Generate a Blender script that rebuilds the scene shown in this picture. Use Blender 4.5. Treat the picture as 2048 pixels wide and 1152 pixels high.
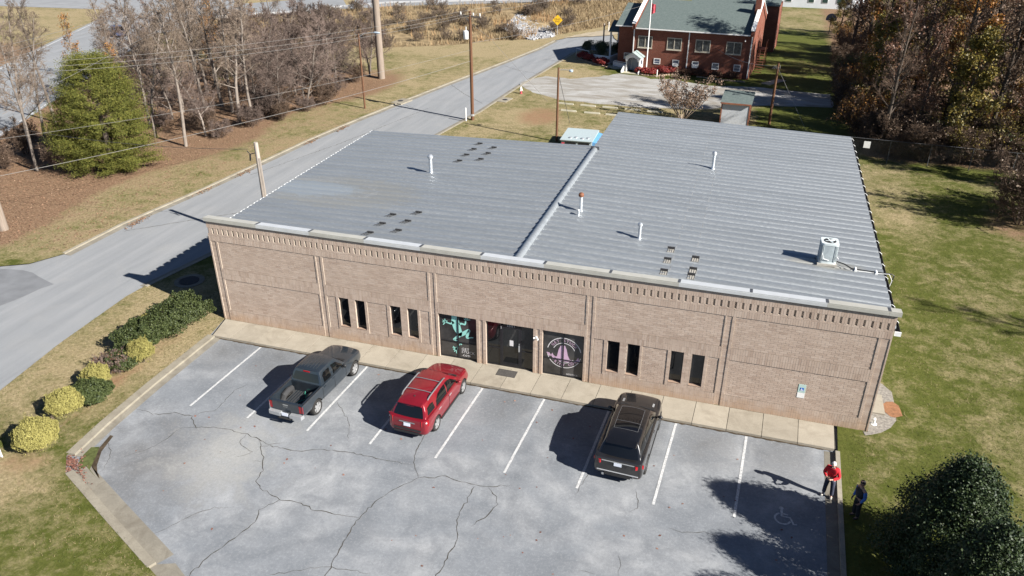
import bpy, bmesh, math, random
import numpy as np
from mathutils import Vector, Matrix
from mathutils.geometry import delaunay_2d_cdt, tessellate_polygon

for o in list(bpy.data.objects): bpy.data.objects.remove(o)
SC = bpy.context.scene
COL = SC.collection
PI = math.pi
R = math.radians
random.seed(7); RNG = np.random.default_rng(11)

# ------------------------------------------------------------------ camera
cam = bpy.data.cameras.new('camera'); camo = bpy.data.objects.new('camera', cam); COL.objects.link(camo)
cam.sensor_width = 36.0; cam.lens = 36.0*1556.56/2048; cam.clip_start = .5; cam.clip_end = 2000
camo.location = (25.347, -29.671, 20.905); camo.rotation_euler = (PI/2-0.4881, 0, 0.3036)
SC.camera = camo
# ------------------------------------------------------------------ sky, sun, exposure
SUN_DIR = Vector((0.806, -0.246, 0.537)).normalized()      # towards the sun
SUN_EL = math.asin(SUN_DIR.z); SUN_AZ = math.atan2(SUN_DIR.x, SUN_DIR.y)
W = bpy.data.worlds.new('World'); SC.world = W; W.use_nodes = True
nt = W.node_tree; nt.nodes.clear()
sky = nt.nodes.new('ShaderNodeTexSky'); sky.sky_type = 'NISHITA'; sky.sun_disc = False
sky.sun_elevation = SUN_EL; sky.sun_rotation = SUN_AZ; sky.air_density = .5; sky.dust_density = .05; sky.ozone_density = 1.6
bg = nt.nodes.new('ShaderNodeBackground'); bg.inputs[1].default_value = 0.05
wo = nt.nodes.new('ShaderNodeOutputWorld'); nt.links.new(sky.outputs[0], bg.inputs[0]); nt.links.new(bg.outputs[0], wo.inputs[0])
sl = bpy.data.lights.new('sun', 'SUN'); sl.energy = 5.0; sl.angle = R(.53); sl.color = (1.0, .96, .90)
slo = bpy.data.objects.new('sun', sl); COL.objects.link(slo); slo.rotation_euler = SUN_DIR.to_track_quat('Z', 'Y').to_euler()
slo.location = (60, -40, 60)
SC.view_settings.view_transform = 'Standard'; SC.view_settings.look = 'None'
SC.view_settings.exposure = 1.33; SC.view_settings.gamma = 1.0
try: SC.cycles.max_bounces = 5; SC.cycles.diffuse_bounces = 1; SC.cycles.transparent_max_bounces = 6
except Exception: pass

# ------------------------------------------------------------------ mesh helpers
class MB:
    def __init__(s): s.v = []; s.f = []; s.m = []
    def add(s, vs, fs, m=0):
        b = len(s.v); s.v.extend([tuple(p) for p in vs])
        for f in fs: s.f.append([b+i for i in f]); s.m.append(m)
        return s
    def box(s, x0, x1, y0, y1, z0, z1, m=0):
        return s.add([(x0,y0,z0),(x1,y0,z0),(x1,y1,z0),(x0,y1,z0),(x0,y0,z1),(x1,y0,z1),(x1,y1,z1),(x0,y1,z1)],
                     [(0,3,2,1),(4,5,6,7),(0,1,5,4),(1,2,6,5),(2,3,7,6),(3,0,4,7)], m)
    def hexa(s, p, m=0):
        return s.add(p, [(0,3,2,1),(4,5,6,7),(0,1,5,4),(1,2,6,5),(2,3,7,6),(3,0,4,7)], m)
    def obox(s, c, sz, rz=0, rx=0, m=0, ry=0):
        M = Matrix.Translation(c) @ Matrix.Rotation(rz,4,'Z') @ Matrix.Rotation(rx,4,'X') @ Matrix.Rotation(ry,4,'Y')
        a, b, c2 = sz[0]/2, sz[1]/2, sz[2]/2
        P = [M @ Vector(q) for q in [(-a,-b,-c2),(a,-b,-c2),(a,b,-c2),(-a,b,-c2),(-a,-b,c2),(a,-b,c2),(a,b,c2),(-a,b,c2)]]
        return s.hexa(P, m)
    def quad(s, a, b, c, d, m=0): return s.add([a,b,c,d], [(0,1,2,3)], m)
    def poly(s, pts, m=0): return s.add(pts, [tuple(range(len(pts)))], m)
    def tube(s, pts, r, n=8, m=0, caps=True, closed=False):
        pts = [Vector(p) for p in pts]; k = len(pts)
        rs = r if isinstance(r, (list, tuple)) else [r]*k
        b = len(s.v); prev = None
        for i, p in enumerate(pts):
            if closed: t = pts[(i+1) % k]-pts[(i-1) % k]
            else: t = (pts[min(i+1,k-1)]-pts[max(i-1,0)])
            if t.length < 1e-9: t = Vector((0,0,1))
            t.normalize()
            if prev is None:
                a = Vector((0,0,1)) if abs(t.z) < .9 else Vector((1,0,0))
                u = t.cross(a).normalized()
            else:
                u = prev-t*prev.dot(t)
                u = u.normalized() if u.length > 1e-6 else t.orthogonal().normalized()
            prev = u; w = t.cross(u)
            for j in range(n):
                q = 2*PI*j/n; s.v.append(tuple(p+(u*math.cos(q)+w*math.sin(q))*rs[i]))
        for i in range(k if closed else k-1):
            i2 = (i+1) % k
            for j in range(n):
                j2 = (j+1) % n; s.f.append([b+i*n+j, b+i*n+j2, b+i2*n+j2, b+i2*n+j]); s.m.append(m)
        if caps and not closed:
            s.f.append([b+j for j in range(n)][::-1]); s.m.append(m)
            s.f.append([b+(k-1)*n+j for j in range(n)]); s.m.append(m)
        return s
    def lathe(s, prof, n=16, o=(0,0,0), m=0, axis='Z', caps=True):
        b = len(s.v); k = len(prof)
        for r, z in prof:
            for j in range(n):
                q = 2*PI*j/n; c, d = r*math.cos(q), r*math.sin(q)
                p = (c,d,z) if axis == 'Z' else ((z,c,d) if axis == 'X' else (c,z,d))
                s.v.append((p[0]+o[0], p[1]+o[1], p[2]+o[2]))
        for i in range(k-1):
            for j in range(n):
                j2 = (j+1) % n; s.f.append([b+i*n+j, b+i*n+j2, b+(i+1)*n+j2, b+(i+1)*n+j]); s.m.append(m)
        if caps:
            s.f.append([b+j for j in range(n)][::-1]); s.m.append(m)
            s.f.append([b+(k-1)*n+j for j in range(n)]); s.m.append(m)
        return s
    def prism(s, poly, z0, z1, m=0, M=None):
        n = len(poly); b = len(s.v)
        for z in (z0, z1):
            for x, y in poly:
                p = Vector((x,y,z)); p = M @ p if M else p; s.v.append(tuple(p))
        tri = tessellate_polygon([[Vector((x,y,0)) for x, y in poly]])
        for t in tri:
            s.f.append([b+t[0], b+t[1], b+t[2]]); s.m.append(m)
            s.f.append([b+n+t[2], b+n+t[1], b+n+t[0]]); s.m.append(m)
        for i in range(n):
            j = (i+1) % n; s.f.append([b+i, b+j, b+n+j, b+n+i]); s.m.append(m)
        return s
    def ball(s, c, r, nu=12, nv=8, m=0):
        rx, ry, rz = r if isinstance(r, (tuple, list)) else (r,r,r)
        b = len(s.v)
        for i in range(nv+1):
            t = PI*i/nv
            for j in range(nu):
                q = 2*PI*j/nu
                s.v.append((c[0]+rx*math.sin(t)*math.cos(q), c[1]+ry*math.sin(t)*math.sin(q), c[2]-rz*math.cos(t)))
        for i in range(nv):
            for j in range(nu):
                j2 = (j+1) % nu; s.f.append([b+i*nu+j, b+i*nu+j2, b+(i+1)*nu+j2, b+(i+1)*nu+j]); s.m.append(m)
        return s
    def mesh(s, name, mats, smooth=False, fix=True, merge=True):
        me = bpy.data.meshes.new(name); me.from_pydata(s.v, [], s.f)
        for mm in (mats if isinstance(mats, (list, tuple)) else [mats]): me.materials.append(mm)
        if len(set(s.m)) > 1: me.polygons.foreach_set('material_index', s.m)
        if fix or smooth:
            bm = bmesh.new(); bm.from_mesh(me)
            if merge: bmesh.ops.remove_doubles(bm, verts=bm.verts, dist=1e-5)
            if fix: bmesh.ops.recalc_face_normals(bm, faces=bm.faces)
            if smooth:
                lim = smooth if isinstance(smooth, float) else R(40)
                for f in bm.faces: f.smooth = True
                for e in bm.edges:
                    if len(e.link_faces) == 2 and e.calc_face_angle(0) > lim: e.smooth = False
            bm.to_mesh(me); bm.free()
        me.update()
        return me
    def build(s, name, mats, parent=None, smooth=False, loc=None, rz=0, fix=True, merge=True):
        o = bpy.data.objects.new(name, s.mesh(name, mats, smooth, fix, merge)); COL.objects.link(o)
        if parent is not None: o.parent = parent
        if loc is not None: o.location = loc
        if rz: o.rotation_euler = (0,0,rz)
        return o

def obj(name, me, parent=None, loc=None, rot=None, scale=None):
    o = bpy.data.objects.new(name, me); COL.objects.link(o)
    if parent is not None: o.parent = parent
    if loc is not None: o.location = loc
    if rot is not None: o.rotation_euler = rot
    if scale is not None: o.scale = scale if isinstance(scale, (tuple, list)) else (scale,)*3
    return o
def tag(o, label=None, cat=None, group=None, kind=None):
    if label: o['label'] = label
    if cat: o['category'] = cat
    if group: o['group'] = group
    if kind: o['kind'] = kind
    return o
def thing(name, label, cat, loc=(0,0,0), rz=0, group=None):
    o = bpy.data.objects.new(name, None); COL.objects.link(o); o.location = loc; o.rotation_euler = (0,0,rz)
    o.empty_display_size = .2
    return tag(o, label, cat, group)
def struct(o): o['kind'] = 'structure'; return o
def stuff(o, label=None, cat=None): o['kind'] = 'stuff'; return tag(o, label, cat)
def fast(name, V, F, mats, smooth=False, mi=None):
    """mesh from numpy: V (n,3), F (m,k) uniform polygons"""
    me = bpy.data.meshes.new(name); V = np.asarray(V, np.float32); F = np.asarray(F, np.int32); k = F.shape[1]
    me.vertices.add(len(V)); me.vertices.foreach_set('co', V.ravel())
    me.loops.add(F.size); me.loops.foreach_set('vertex_index', F.ravel())
    me.polygons.add(len(F)); me.polygons.foreach_set('loop_start', np.arange(0, F.size, k, dtype=np.int32))
    me.polygons.foreach_set('loop_total', np.full(len(F), k, np.int32))
    for mm in (mats if isinstance(mats, (list, tuple)) else [mats]): me.materials.append(mm)
    if mi is not None: me.polygons.foreach_set('material_index', np.asarray(mi, np.int32))
    me.polygons.foreach_set('use_smooth', np.full(len(F), bool(smooth)))
    me.update(calc_edges=True); me.validate()
    return me
def boxes_mesh(name, B, mats):
    """B: (n,6) x0,x1,y0,y1,z0,z1 boxes as one mesh"""
    B = np.asarray(B, np.float32); n = len(B)
    ix = [(0,2,4),(1,2,4),(1,3,4),(0,3,4),(0,2,5),(1,2,5),(1,3,5),(0,3,5)]
    V = np.stack([B[:, list(t)] for t in ix], 1).reshape(-1,3)
    q = np.array([(0,3,2,1),(4,5,6,7),(0,1,5,4),(1,2,6,5),(2,3,7,6),(3,0,4,7)])
    F = (np.arange(n)[:,None,None]*8+q[None]).reshape(-1,4)
    return fast(name, V, F, mats)
def text_mesh(txt, size, mat, ext=.002, spacing=1.0, align='CENTER'):
    cu = bpy.data.curves.new('lettering', 'FONT'); cu.body = txt; cu.size = size; cu.extrude = ext
    cu.align_x = align; cu.align_y = 'CENTER'; cu.space_character = spacing; cu.resolution_u = 2
    to = bpy.data.objects.new('lettering', cu); COL.objects.link(to)
    dg = bpy.context.evaluated_depsgraph_get(); me = bpy.data.meshes.new_from_object(to.evaluated_get(dg))
    bpy.data.objects.remove(to); me.materials.clear(); me.materials.append(mat)
    return me
def bool_cut(me, cutters):
    """boolean difference of a mesh with cutter meshes"""
    o = bpy.data.objects.new('cut_base', me); COL.objects.link(o); tmp = []
    for c in cutters:
        co = bpy.data.objects.new('cutter', c); COL.objects.link(co); tmp.append(co)
        md = o.modifiers.new('b', 'BOOLEAN'); md.operation = 'DIFFERENCE'; md.object = co; md.solver = 'EXACT'
    dg = bpy.context.evaluated_depsgraph_get(); dg.update()
    res = bpy.data.meshes.new_from_object(o.evaluated_get(dg))
    for t in tmp+[o]: bpy.data.objects.remove(t)
    return res
def smooth_mesh(me, lim=35):
    bm = bmesh.new(); bm.from_mesh(me)
    bmesh.ops.remove_doubles(bm, verts=bm.verts, dist=1e-4)
    for f in bm.faces: f.smooth = True
    for e in bm.edges:
        e.smooth = not (len(e.link_faces) == 2 and e.calc_face_angle(0) > R(lim))
    bm.to_mesh(me); bm.free(); return me

# ------------------------------------------------------------------ materials
MATS = {}
class NT:
    def __init__(s, m): s.t = m.node_tree; s.n = s.t.nodes; s.l = s.t.links
    def new(s, ty, **k):
        n = s.n.new(ty)
        for a, b in k.items(): setattr(n, a, b)
        return n
    def link(s, a, b): s.l.new(a, b)
    def noise(s, vec, scale, detail=4, rough=.55, dist=0):
        n = s.new('ShaderNodeTexNoise'); n.inputs['Scale'].default_value = scale; n.inputs['Detail'].default_value = detail
        n.inputs['Roughness'].default_value = rough; n.inputs['Distortion'].default_value = dist
        if vec is not None: s.link(vec, n.inputs['Vector'])
        return n.outputs[0]
    def ramp(s, fac, stops, interp='LINEAR'):
        r = s.new('ShaderNodeValToRGB'); cr = r.color_ramp; cr.interpolation = interp
        while len(cr.elements) < len(stops): cr.elements.new(.5)
        for e, (p, c) in zip(cr.elements, stops):
            e.position = p; e.color = (c[0], c[1], c[2], 1) if isinstance(c, (tuple, list)) else (c,c,c,1)
        s.link(fac, r.inputs[0]); return r.outputs[0]
    def mix(s, fac, a, b, mode='MIX'):
        n = s.new('ShaderNodeMix', data_type='RGBA', blend_type=mode)
        for sock, v in ((n.inputs[0], fac), (n.inputs[6], a), (n.inputs[7], b)):
            if isinstance(v, (int, float)): sock.default_value = v
            elif isinstance(v, (tuple, list)): sock.default_value = (v[0], v[1], v[2], 1)
            else: s.link(v, sock)
        return n.outputs[2]
    def math(s, op, a, b=0.0, c=None, clamp=False):
        n = s.new('ShaderNodeMath', operation=op); n.use_clamp = clamp
        for sock, v in zip(n.inputs, (a, b, c)):
            if v is None: continue
            if isinstance(v, (int, float)): sock.default_value = v
            else: s.link(v, sock)
        return n.outputs[0]
    def bump(s, h, strength=.3, dist=.02):
        b = s.new('ShaderNodeBump'); b.inputs['Strength'].default_value = strength; b.inputs['Distance'].default_value = dist
        s.link(h, b.inputs['Height']); return b.outputs[0]
    def pos(s): return s.new('ShaderNodeNewGeometry').outputs['Position']
    def objc(s): return s.new('ShaderNodeTexCoord').outputs['Object']
    def mapping(s, vec, scale=(1,1,1), rot=(0,0,0)):
        m = s.new('ShaderNodeMapping'); m.inputs['Scale'].default_value = scale; m.inputs['Rotation'].default_value = rot
        s.link(vec, m.inputs['Vector']); return m.outputs[0]
def material(name, rough=.7, metal=0, spec=.5, coat=0):
    m = bpy.data.materials.new(name); m.use_nodes = True; t = NT(m)
    b = t.n['Principled BSDF']; b.inputs['Roughness'].default_value = rough; b.inputs['Metallic'].default_value = metal
    b.inputs['Specular IOR Level'].default_value = spec; b.inputs['Coat Weight'].default_value = coat; b.inputs['Coat Roughness'].default_value = .03
    MATS[name] = m
    return m, t, b
def pm(name, col, rough=.7, metal=0, var=.12, scale=6, spec=.5, coat=0, bump=0, bscale=40, bdist=.005, space='pos'):
    m, t, b = material(name, rough, metal, spec, coat)
    v = t.pos() if space == 'pos' else t.objc()
    f = t.noise(v, scale, 5)
    lo = [c*(1-var*1.6) for c in col]; hi = [min(1, c*(1+var*1.6)) for c in col]
    t.link(t.ramp(f, [(.25, lo), (.75, hi)]), b.inputs['Base Color'])
    if bump:
        t.link(t.bump(t.noise(v, bscale, 4), bump, bdist), b.inputs['Normal'])
    return m
def leafmat(name, cols, rough=.55, trans=.12, spec=.35, tint=.25):
    """per-leaf colour from a list, shifted a little per plant"""
    m, t, b = material(name, rough, 0, spec)
    g = t.new('ShaderNodeNewGeometry'); oi = t.new('ShaderNodeObjectInfo')
    stops = [(i/max(1, len(cols)-1), c) for i, c in enumerate(cols)]
    c = t.ramp(g.outputs['Random Per Island'], stops)
    k = t.math('MULTIPLY_ADD', oi.outputs['Random'], tint*2, 1-tint)
    cc = t.new('ShaderNodeVectorMath', operation='SCALE'); t.link(c, cc.inputs[0]); t.link(k, cc.inputs['Scale'])
    t.link(cc.outputs[0], b.inputs['Base Color'])
    b.inputs['Transmission Weight'].default_value = 0
    if trans:
        tr = t.new('ShaderNodeBsdfTranslucent'); t.link(cc.outputs[0], tr.inputs[0])
        mx = t.new('ShaderNodeMixShader'); mx.inputs[0].default_value = trans
        t.link(b.outputs[0], mx.inputs[1]); t.link(tr.outputs[0], mx.inputs[2])
        t.link(mx.outputs[0], t.n['Material Output'].inputs[0])
    return m
# ================================================================== surfaces: ground, street, parking lot
Z_LOT, Z_ST = -.12, -.08
ROAD_L = [(-14.46,3.92),(-14.35,8.92),(-13.3,16.48),(-12.75,22.4),(-12.1,29.64),(-11.05,36.79),(-9.8,43.96),(-8.0,53.33),(-5.5,65.87),(-3.68,75.85),(-3.1,81.73)]
ROAD_R = [(-5.85,-8.72),(-6.45,-4.63),(-6.8,.47),(-6.67,1.81),(-5.75,6.31),(-4.4,15),(-2.7,27),(-1.62,35.68),(-.75,42.79),(-.09,54.56),(.91,66.33),(1.51,74.62)]
STREET = ROAD_L[::-1]+[(-15.4,2.15),(-16.85,1.33),(-45,-6),(-45,-45),(-5,-45)]+ROAD_R+[(2.6,76.6),(7.3,76.2),(7.3,80.5),(4.64,86.0),(3.6,90.0),(1.04,89.6),(-1.6,85.2)]
LOT = [(30.68,0.0),(30.62,-1.7),(30.5,-8.4),(30.3,-45),(14,-45),(14,-18.05),(7.76,-15.21),(1.37,-12.26),(.59,-11.41),(.2,-6.25),(0.3,-1.62),(.0,0.0)]

def pip(px, py, poly):
    n = len(poly); ins = np.zeros(np.shape(px), bool); j = n-1
    for i in range(n):
        xi, yi = poly[i]; xj, yj = poly[j]
        c = ((yi > py) != (yj > py)) & (px < (xj-xi)*(py-yi)/((yj-yi) or 1e-12)+xi); ins ^= c; j = i
    return ins
def sstep(a, b, x): t = np.clip((x-a)/(b-a), 0, 1); return t*t*(3-2*t)
def blob(x, y, cx, cy, rx, ry, soft=.5):
    d = np.sqrt(((x-cx)/rx)**2+((y-cy)/ry)**2); return 1-sstep(1-soft, 1+soft, d)
def zones(x, y):
    xl = np.interp(y, [p[1] for p in ROAD_L], [p[0] for p in ROAD_L])      # street's left edge
    dl = xl-x
    litter = sstep(4.0, 7.5, dl+1.2*np.sin(y*.3))*(y > -2)*(1-sstep(50, 62, y))
    litter = np.maximum(litter, .33*(dl > -.5)*sstep(1, 5, y)*(1-sstep(38, 50, y)))
    litter = np.maximum(litter, sstep(37.5, 40, y)*sstep(32.5, 36, x)*.9)
    litter = np.maximum(litter, .6*blob(x, y, 44.5, 26.5, 3.5, 3)); litter = np.maximum(litter, .6*sstep(46, 52, x)*sstep(0, 8, y))
    straw = .70*(dl > -1)*sstep(-3, 6, y)                                   # verge across the street
    straw = np.maximum(straw, .85*blob(x, y, -3.2, -3.5, 4.6, 8.5))           # strip between street and lot
    straw = np.maximum(straw, .36*blob(x, y, 2, -15, 9, 4)); straw = np.maximum(straw, .85*blob(x, y, -.8, -13.2, 2.6, 1.6))
    straw = np.maximum(straw, .62*(y > 19)*(x < 26)*(dl < 0)*(1-sstep(56, 60, y)))
    straw = np.maximum(straw, .9*blob(x, y, 3.6, 42, 3.2, 4)); straw = np.maximum(straw, .9*blob(x, y, 4, 61, 4.5, 5))
    straw = np.maximum(straw, .9*sstep(60, 70, y)*(x < 7)); straw = np.maximum(straw, .62*blob(x, y, 31, 112, 12, 12))
    straw = np.maximum(straw, .55*blob(x, y, 35.5, 30, 4, 9)); straw = np.maximum(straw, .26*(x > 31)*(y < 36)*(y > -30))
    green = blob(x, y, 30, 63, 9, 4)*.5
    dirt = .8*blob(x, y, 3.4, 57.8, 3.2, 1.8)+.7*blob(x, y, 5.4, 43, 2.4, 3.5)+.75*blob(x, y, -1.6, -4.6, .55, 4.4)+.45*blob(x, y, -1.3, -9.2, .7, 2.2)
    dirt += .55*blob(x, y, 1, 33, 5, 1.2)+.5*blob(x, y, -17, 48, 1, 8)+.35*blob(x, y, 30, 73, 6, 7)+.6*blob(x, y, -.6, -12.5, 1.3, .9)
    return np.stack([np.clip(litter,0,1), np.clip(straw-green,0,1), np.clip(dirt,0,1), np.ones_like(x)], -1)

def make_ground():
    xs = np.concatenate([np.arange(-66, 62, 1.1)]); ys = np.concatenate([np.arange(-22, 66, 1.1), np.arange(66, 126, 2.0)])
    gx, gy = np.meshgrid(xs, ys); gx = gx.ravel()+RNG.uniform(-.25,.25,gx.size); gy = gy.ravel()+RNG.uniform(-.25,.25,gy.size)
    pts = [(-700,-300),(700,-300),(700,900),(-700,900)]
    for X in (-350,-150,-90,80,120,200,400):
        for Y in (-150,-60,-30,20,60,100,150,220,400,600): pts.append((X,Y))
    edges = []
    def ring(poly):
        P = []
        for i in range(len(poly)):
            a, b = poly[i], poly[(i+1) % len(poly)]; n = max(1, int(math.dist(a, b)/1.2)) if math.dist(a,b) < 60 else 8
            for k in range(n): P.append((a[0]+(b[0]-a[0])*k/n, a[1]+(b[1]-a[1])*k/n))
        b0 = len(pts); pts.extend(P)
        for i in range(len(P)): edges.append((b0+i, b0+(i+1) % len(P)))
    ring(STREET); ring(LOT)
    pts.extend(zip(gx.tolist(), gy.tolist()))
    V, E, F, *_ = delaunay_2d_cdt([Vector(p) for p in pts], edges, [], 0, 1e-4)
    V = np.array([(v[0], v[1]) for v in V]); F = np.array([list(f) for f in F if len(f) == 3])
    c = V[F].mean(1); keep = ~(pip(c[:,0], c[:,1], STREET) | pip(c[:,0], c[:,1], LOT)); F = F[keep]
    me = fast('ground', np.column_stack([V, np.zeros(len(V))]), F, MATS['ground'])
    at = me.color_attributes.new('zone', 'FLOAT_COLOR', 'POINT')
    at.data.foreach_set('color', zones(V[:,0], V[:,1]).astype(np.float32).ravel())
    bm = bmesh.new(); bm.from_mesh(me); bmesh.ops.recalc_face_normals(bm, faces=bm.faces)
    if sum(f.normal.z for f in bm.faces) < 0: bmesh.ops.reverse_faces(bm, faces=bm.faces)
    bm.to_mesh(me); bm.free()
    return struct(obj('ground', me))

def m_ground():
    m, t, b = material('ground', .95, 0, .1); p = t.pos()
    a = t.new('ShaderNodeVertexColor', layer_name='zone'); sp = t.new('ShaderNodeSeparateColor'); t.link(a.outputs[0], sp.inputs[0])
    big = t.noise(p, .22, 4, .6, .6); mid = t.noise(p, 1.3, 5, .65, .4); fine = t.noise(p, 5.5, 5, .8); vf = t.noise(p, 34, 3, .7)
    green = t.mix(t.ramp(mid, [(.3,0),(.7,1)]), (.064,.076,.014), (.104,.109,.027))
    straw = t.mix(t.ramp(fine, [(.3,0),(.7,1)]), (.20,.157,.085), (.36,.29,.17))
    n1 = t.math('ADD', t.math('MULTIPLY', t.math('SUBTRACT', big, .5), 1.5), t.math('MULTIPLY', t.math('SUBTRACT', mid, .5), 1.6))
    n2 = t.math('MULTIPLY', t.math('SUBTRACT', fine, .5), 1.6)
    sw = t.math('ADD', t.math('ADD', sp.outputs[1], t.math('MULTIPLY', n1, .75)), t.math('MULTIPLY', n2, .5))
    c = t.mix(t.ramp(sw, [(.22,0),(.85,1)]), green, straw)
    dirt = t.mix(fine, (.17,.095,.05), (.31,.20,.12))
    dw = t.math('ADD', sp.outputs[2], t.math('MULTIPLY', n1, .35))
    c = t.mix(t.ramp(dw, [(.3,0),(.75,1)]), c, dirt)
    lit = t.ramp(t.noise(p, 7, 5, .75), [(.25,(.09,.056,.034)),(.45,(.18,.112,.068)),(.62,(.255,.168,.105)),(.8,(.36,.265,.175))])
    lw = t.math('ADD', sp.outputs[0], t.math('MULTIPLY', n1, .4))
    c = t.mix(t.ramp(lw, [(.25,0),(.7,1)]), c, lit)
    c = t.mix(t.ramp(t.noise(p, 6.5, 3, .85), [(.3,.5),(.55,0)]), c, t.mix(1.0, c, (.35,.35,.35), 'MULTIPLY'))
    t.link(c, b.inputs['Base Color'])
    h = t.math('ADD', t.math('MULTIPLY', fine, .6), t.math('MULTIPLY', vf, .4))
    t.link(t.bump(h, .9, .06), b.inputs['Normal'])
m_ground()
def m_lot():
    m, t, b = material('lot_asphalt', .9, 0, .25); p = t.pos()
    big = t.noise(p, .23, 4, .55, .8); mid = t.noise(p, .9, 5, .62, .5); fine = t.noise(p, 22, 4, .75); sp = t.noise(p, 75, 2, .8)
    c = t.ramp(mid, [(.28,(.152,.164,.178)),(.52,(.187,.200,.215)),(.75,(.222,.235,.249))])
    c = t.mix(t.ramp(big, [(.44,0),(.64,.9)]), c, t.ramp(mid, [(.36,(.205,.213,.222)),(.66,(.355,.362,.365))])); c = t.mix(t.ramp(t.noise(p, .34, 4, .6, 1.0), [(.3,.7),(.48,0)]), c, (.125,.135,.148))
    # darker drip and tyre stains at the head of each stall
    sx = t.new('ShaderNodeSeparateXYZ'); t.link(p, sx.inputs[0])
    u = t.math('FRACT', t.math('DIVIDE', t.math('SUBTRACT', sx.outputs[0], 3.3), 2.95))
    ux = t.math('SUBTRACT', 1.0, t.math('MULTIPLY', t.math('ABSOLUTE', t.math('SUBTRACT', u, .5)), 2.2), clamp=True)
    uy = t.math('SUBTRACT', 1.0, t.math('DIVIDE', t.math('ABSOLUTE', t.math('ADD', sx.outputs[1], 2.4)), 2.1), clamp=True)
    st = t.math('MULTIPLY', t.math('MULTIPLY', t.math('POWER', ux, .5), t.math('POWER', uy, .6)), t.ramp(mid, [(.3,.2),(.65,1)]))
    c = t.mix(t.math('MULTIPLY', st, .95), c, (.085,.085,.085))
    # a wide damp-grey patch near the inner corner
    gp = t.new('ShaderNodeVectorMath', operation='DISTANCE'); gp.inputs[1].default_value = (4.3, -10.6, -.12); t.link(p, gp.inputs[0])
    d = t.math('ADD', gp.outputs['Value'], t.math('MULTIPLY', t.math('SUBTRACT', mid, .5), 5.0))
    c = t.mix(t.ramp(t.math('DIVIDE', d, 6.0), [(.08,.62),(.65,0)]), c, (.115,.108,.1))
    gq = t.new('ShaderNodeVectorMath', operation='DISTANCE'); gq.inputs[1].default_value = (6.8, -9.2, -.12); t.link(p, gq.inputs[0])
    d2 = t.math('ADD', gq.outputs['Value'], t.math('MULTIPLY', t.math('SUBTRACT', mid, .5), 7.0))
    c = t.mix(t.ramp(t.math('DIVIDE', d2, 6.0), [(.05,.7),(.5,0)]), c, (.36,.355,.33))
    c = t.mix(t.ramp(sp, [(.3,.5),(.62,0)]), c, (.10,.105,.115)); ag = t.noise(p, 8.5, 3, .85); c = t.mix(t.ramp(ag, [(.34,.26),(.5,0)]), c, (.12,.13,.145)); c = t.mix(t.ramp(ag, [(.52,0),(.7,.28)]), c, (.35,.365,.38)); c = t.mix(t.ramp(fine, [(.55,0),(.85,.35)]), c, (.37,.37,.37))
    t.link(c, b.inputs['Base Color'])
    t.link(t.bump(sp, .5, .006), b.inputs['Normal'])
m_lot()
def m_street():
    m, t, b = material('street_asphalt', .9, 0, .25); p = t.pos()
    along = t.mapping(p, (1.2, .12, 1), (0,0,-.09))
    st = t.noise(along, 1.0, 5, .6, .3); mid = t.noise(p, .5, 5, .6, .5); sp = t.noise(p, 60, 2, .8)
    c = t.ramp(st, [(.25,(.195,.203,.21)),(.5,(.235,.243,.25)),(.75,(.275,.28,.285))])
    c = t.mix(t.ramp(mid, [(.5,0),(.75,.5)]), c, (.28,.28,.275)); c = t.mix(t.ramp(sp, [(.3,.5),(.6,0)]), c, (.12,.123,.13))
    t.link(c, b.inputs['Base Color']); t.link(t.bump(sp, .4, .005), b.inputs['Normal'])
m_street()
def m_conc(name, c0, c1, stain=(.16,.135,.10), amt=.45):
    m, t, b = material(name, .9, 0, .2); p = t.pos(); oi = t.new('ShaderNodeObjectInfo')
    mid = t.noise(p, 1.4, 5, .6, .4); fine = t.noise(p, 18, 4, .7)
    c = t.mix(t.ramp(mid, [(.3,0),(.7,1)]), c0, c1); c = t.mix(t.ramp(fine, [(.35,.35),(.65,0)]), c, [v*.7 for v in c0])
    c = t.mix(t.ramp(t.noise(p, .8, 5, .7, 1.0), [(.5,0),(.72,amt)]), c, stain)
    k = t.math('MULTIPLY_ADD', oi.outputs['Random'], .16, .92); v = t.new('ShaderNodeVectorMath', operation='SCALE')
    t.link(c, v.inputs[0]); t.link(k, v.inputs['Scale']); t.link(v.outputs[0], b.inputs['Base Color'])
    t.link(t.bump(fine, .25, .004), b.inputs['Normal'])
    return m
m_conc('concrete', (.285,.252,.20), (.345,.308,.247)); m_conc('kerb_concrete', (.235,.21,.165), (.30,.272,.215), (.12,.10,.075), .6)
m_conc('gutter_concrete', (.165,.15,.122), (.235,.215,.175), (.11,.095,.075), .75)
def m_paint():
    m, t, b = material('road_paint', .7, 0, .3); p = t.pos()
    w = t.noise(p, 14, 4, .75)
    t.link(t.mix(t.ramp(w, [(.36,.9),(.56,.05)]), (.52,.52,.51), (.25,.255,.26)), b.inputs['Base Color'])
m_paint()
pm('crack', (.065,.06,.052), .95, var=.3, scale=8, spec=.1)
pm('asphalt_patch', (.155,.16,.168), .9, var=.1, scale=1.2, spec=.2)
pm('soil', (.06,.045,.03), .95, var=.3, scale=5, spec=.1, bump=.6, bscale=20, bdist=.03)
pm('moss', (.075,.085,.03), .95, var=.3, scale=6, spec=.1, bump=.6, bscale=30, bdist=.02)
def m_gravel():
    m, t, b = material('gravel', .95, 0, .15); p = t.pos()
    mid = t.noise(t.mapping(p, (.35,.9,1)), .7, 5, .65, .6); f = t.noise(p, 14, 4, .8)
    c = t.ramp(mid, [(.28,(.19,.16,.12)),(.45,(.27,.255,.23)),(.62,(.38,.375,.36))]); c = t.mix(t.ramp(f, [(.35,.5),(.6,0)]), c, (.15,.14,.125))
    t.link(c, b.inputs['Base Color']); t.link(t.bump(f, .6, .02), b.inputs['Normal'])
m_gravel()
make_ground()
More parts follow.
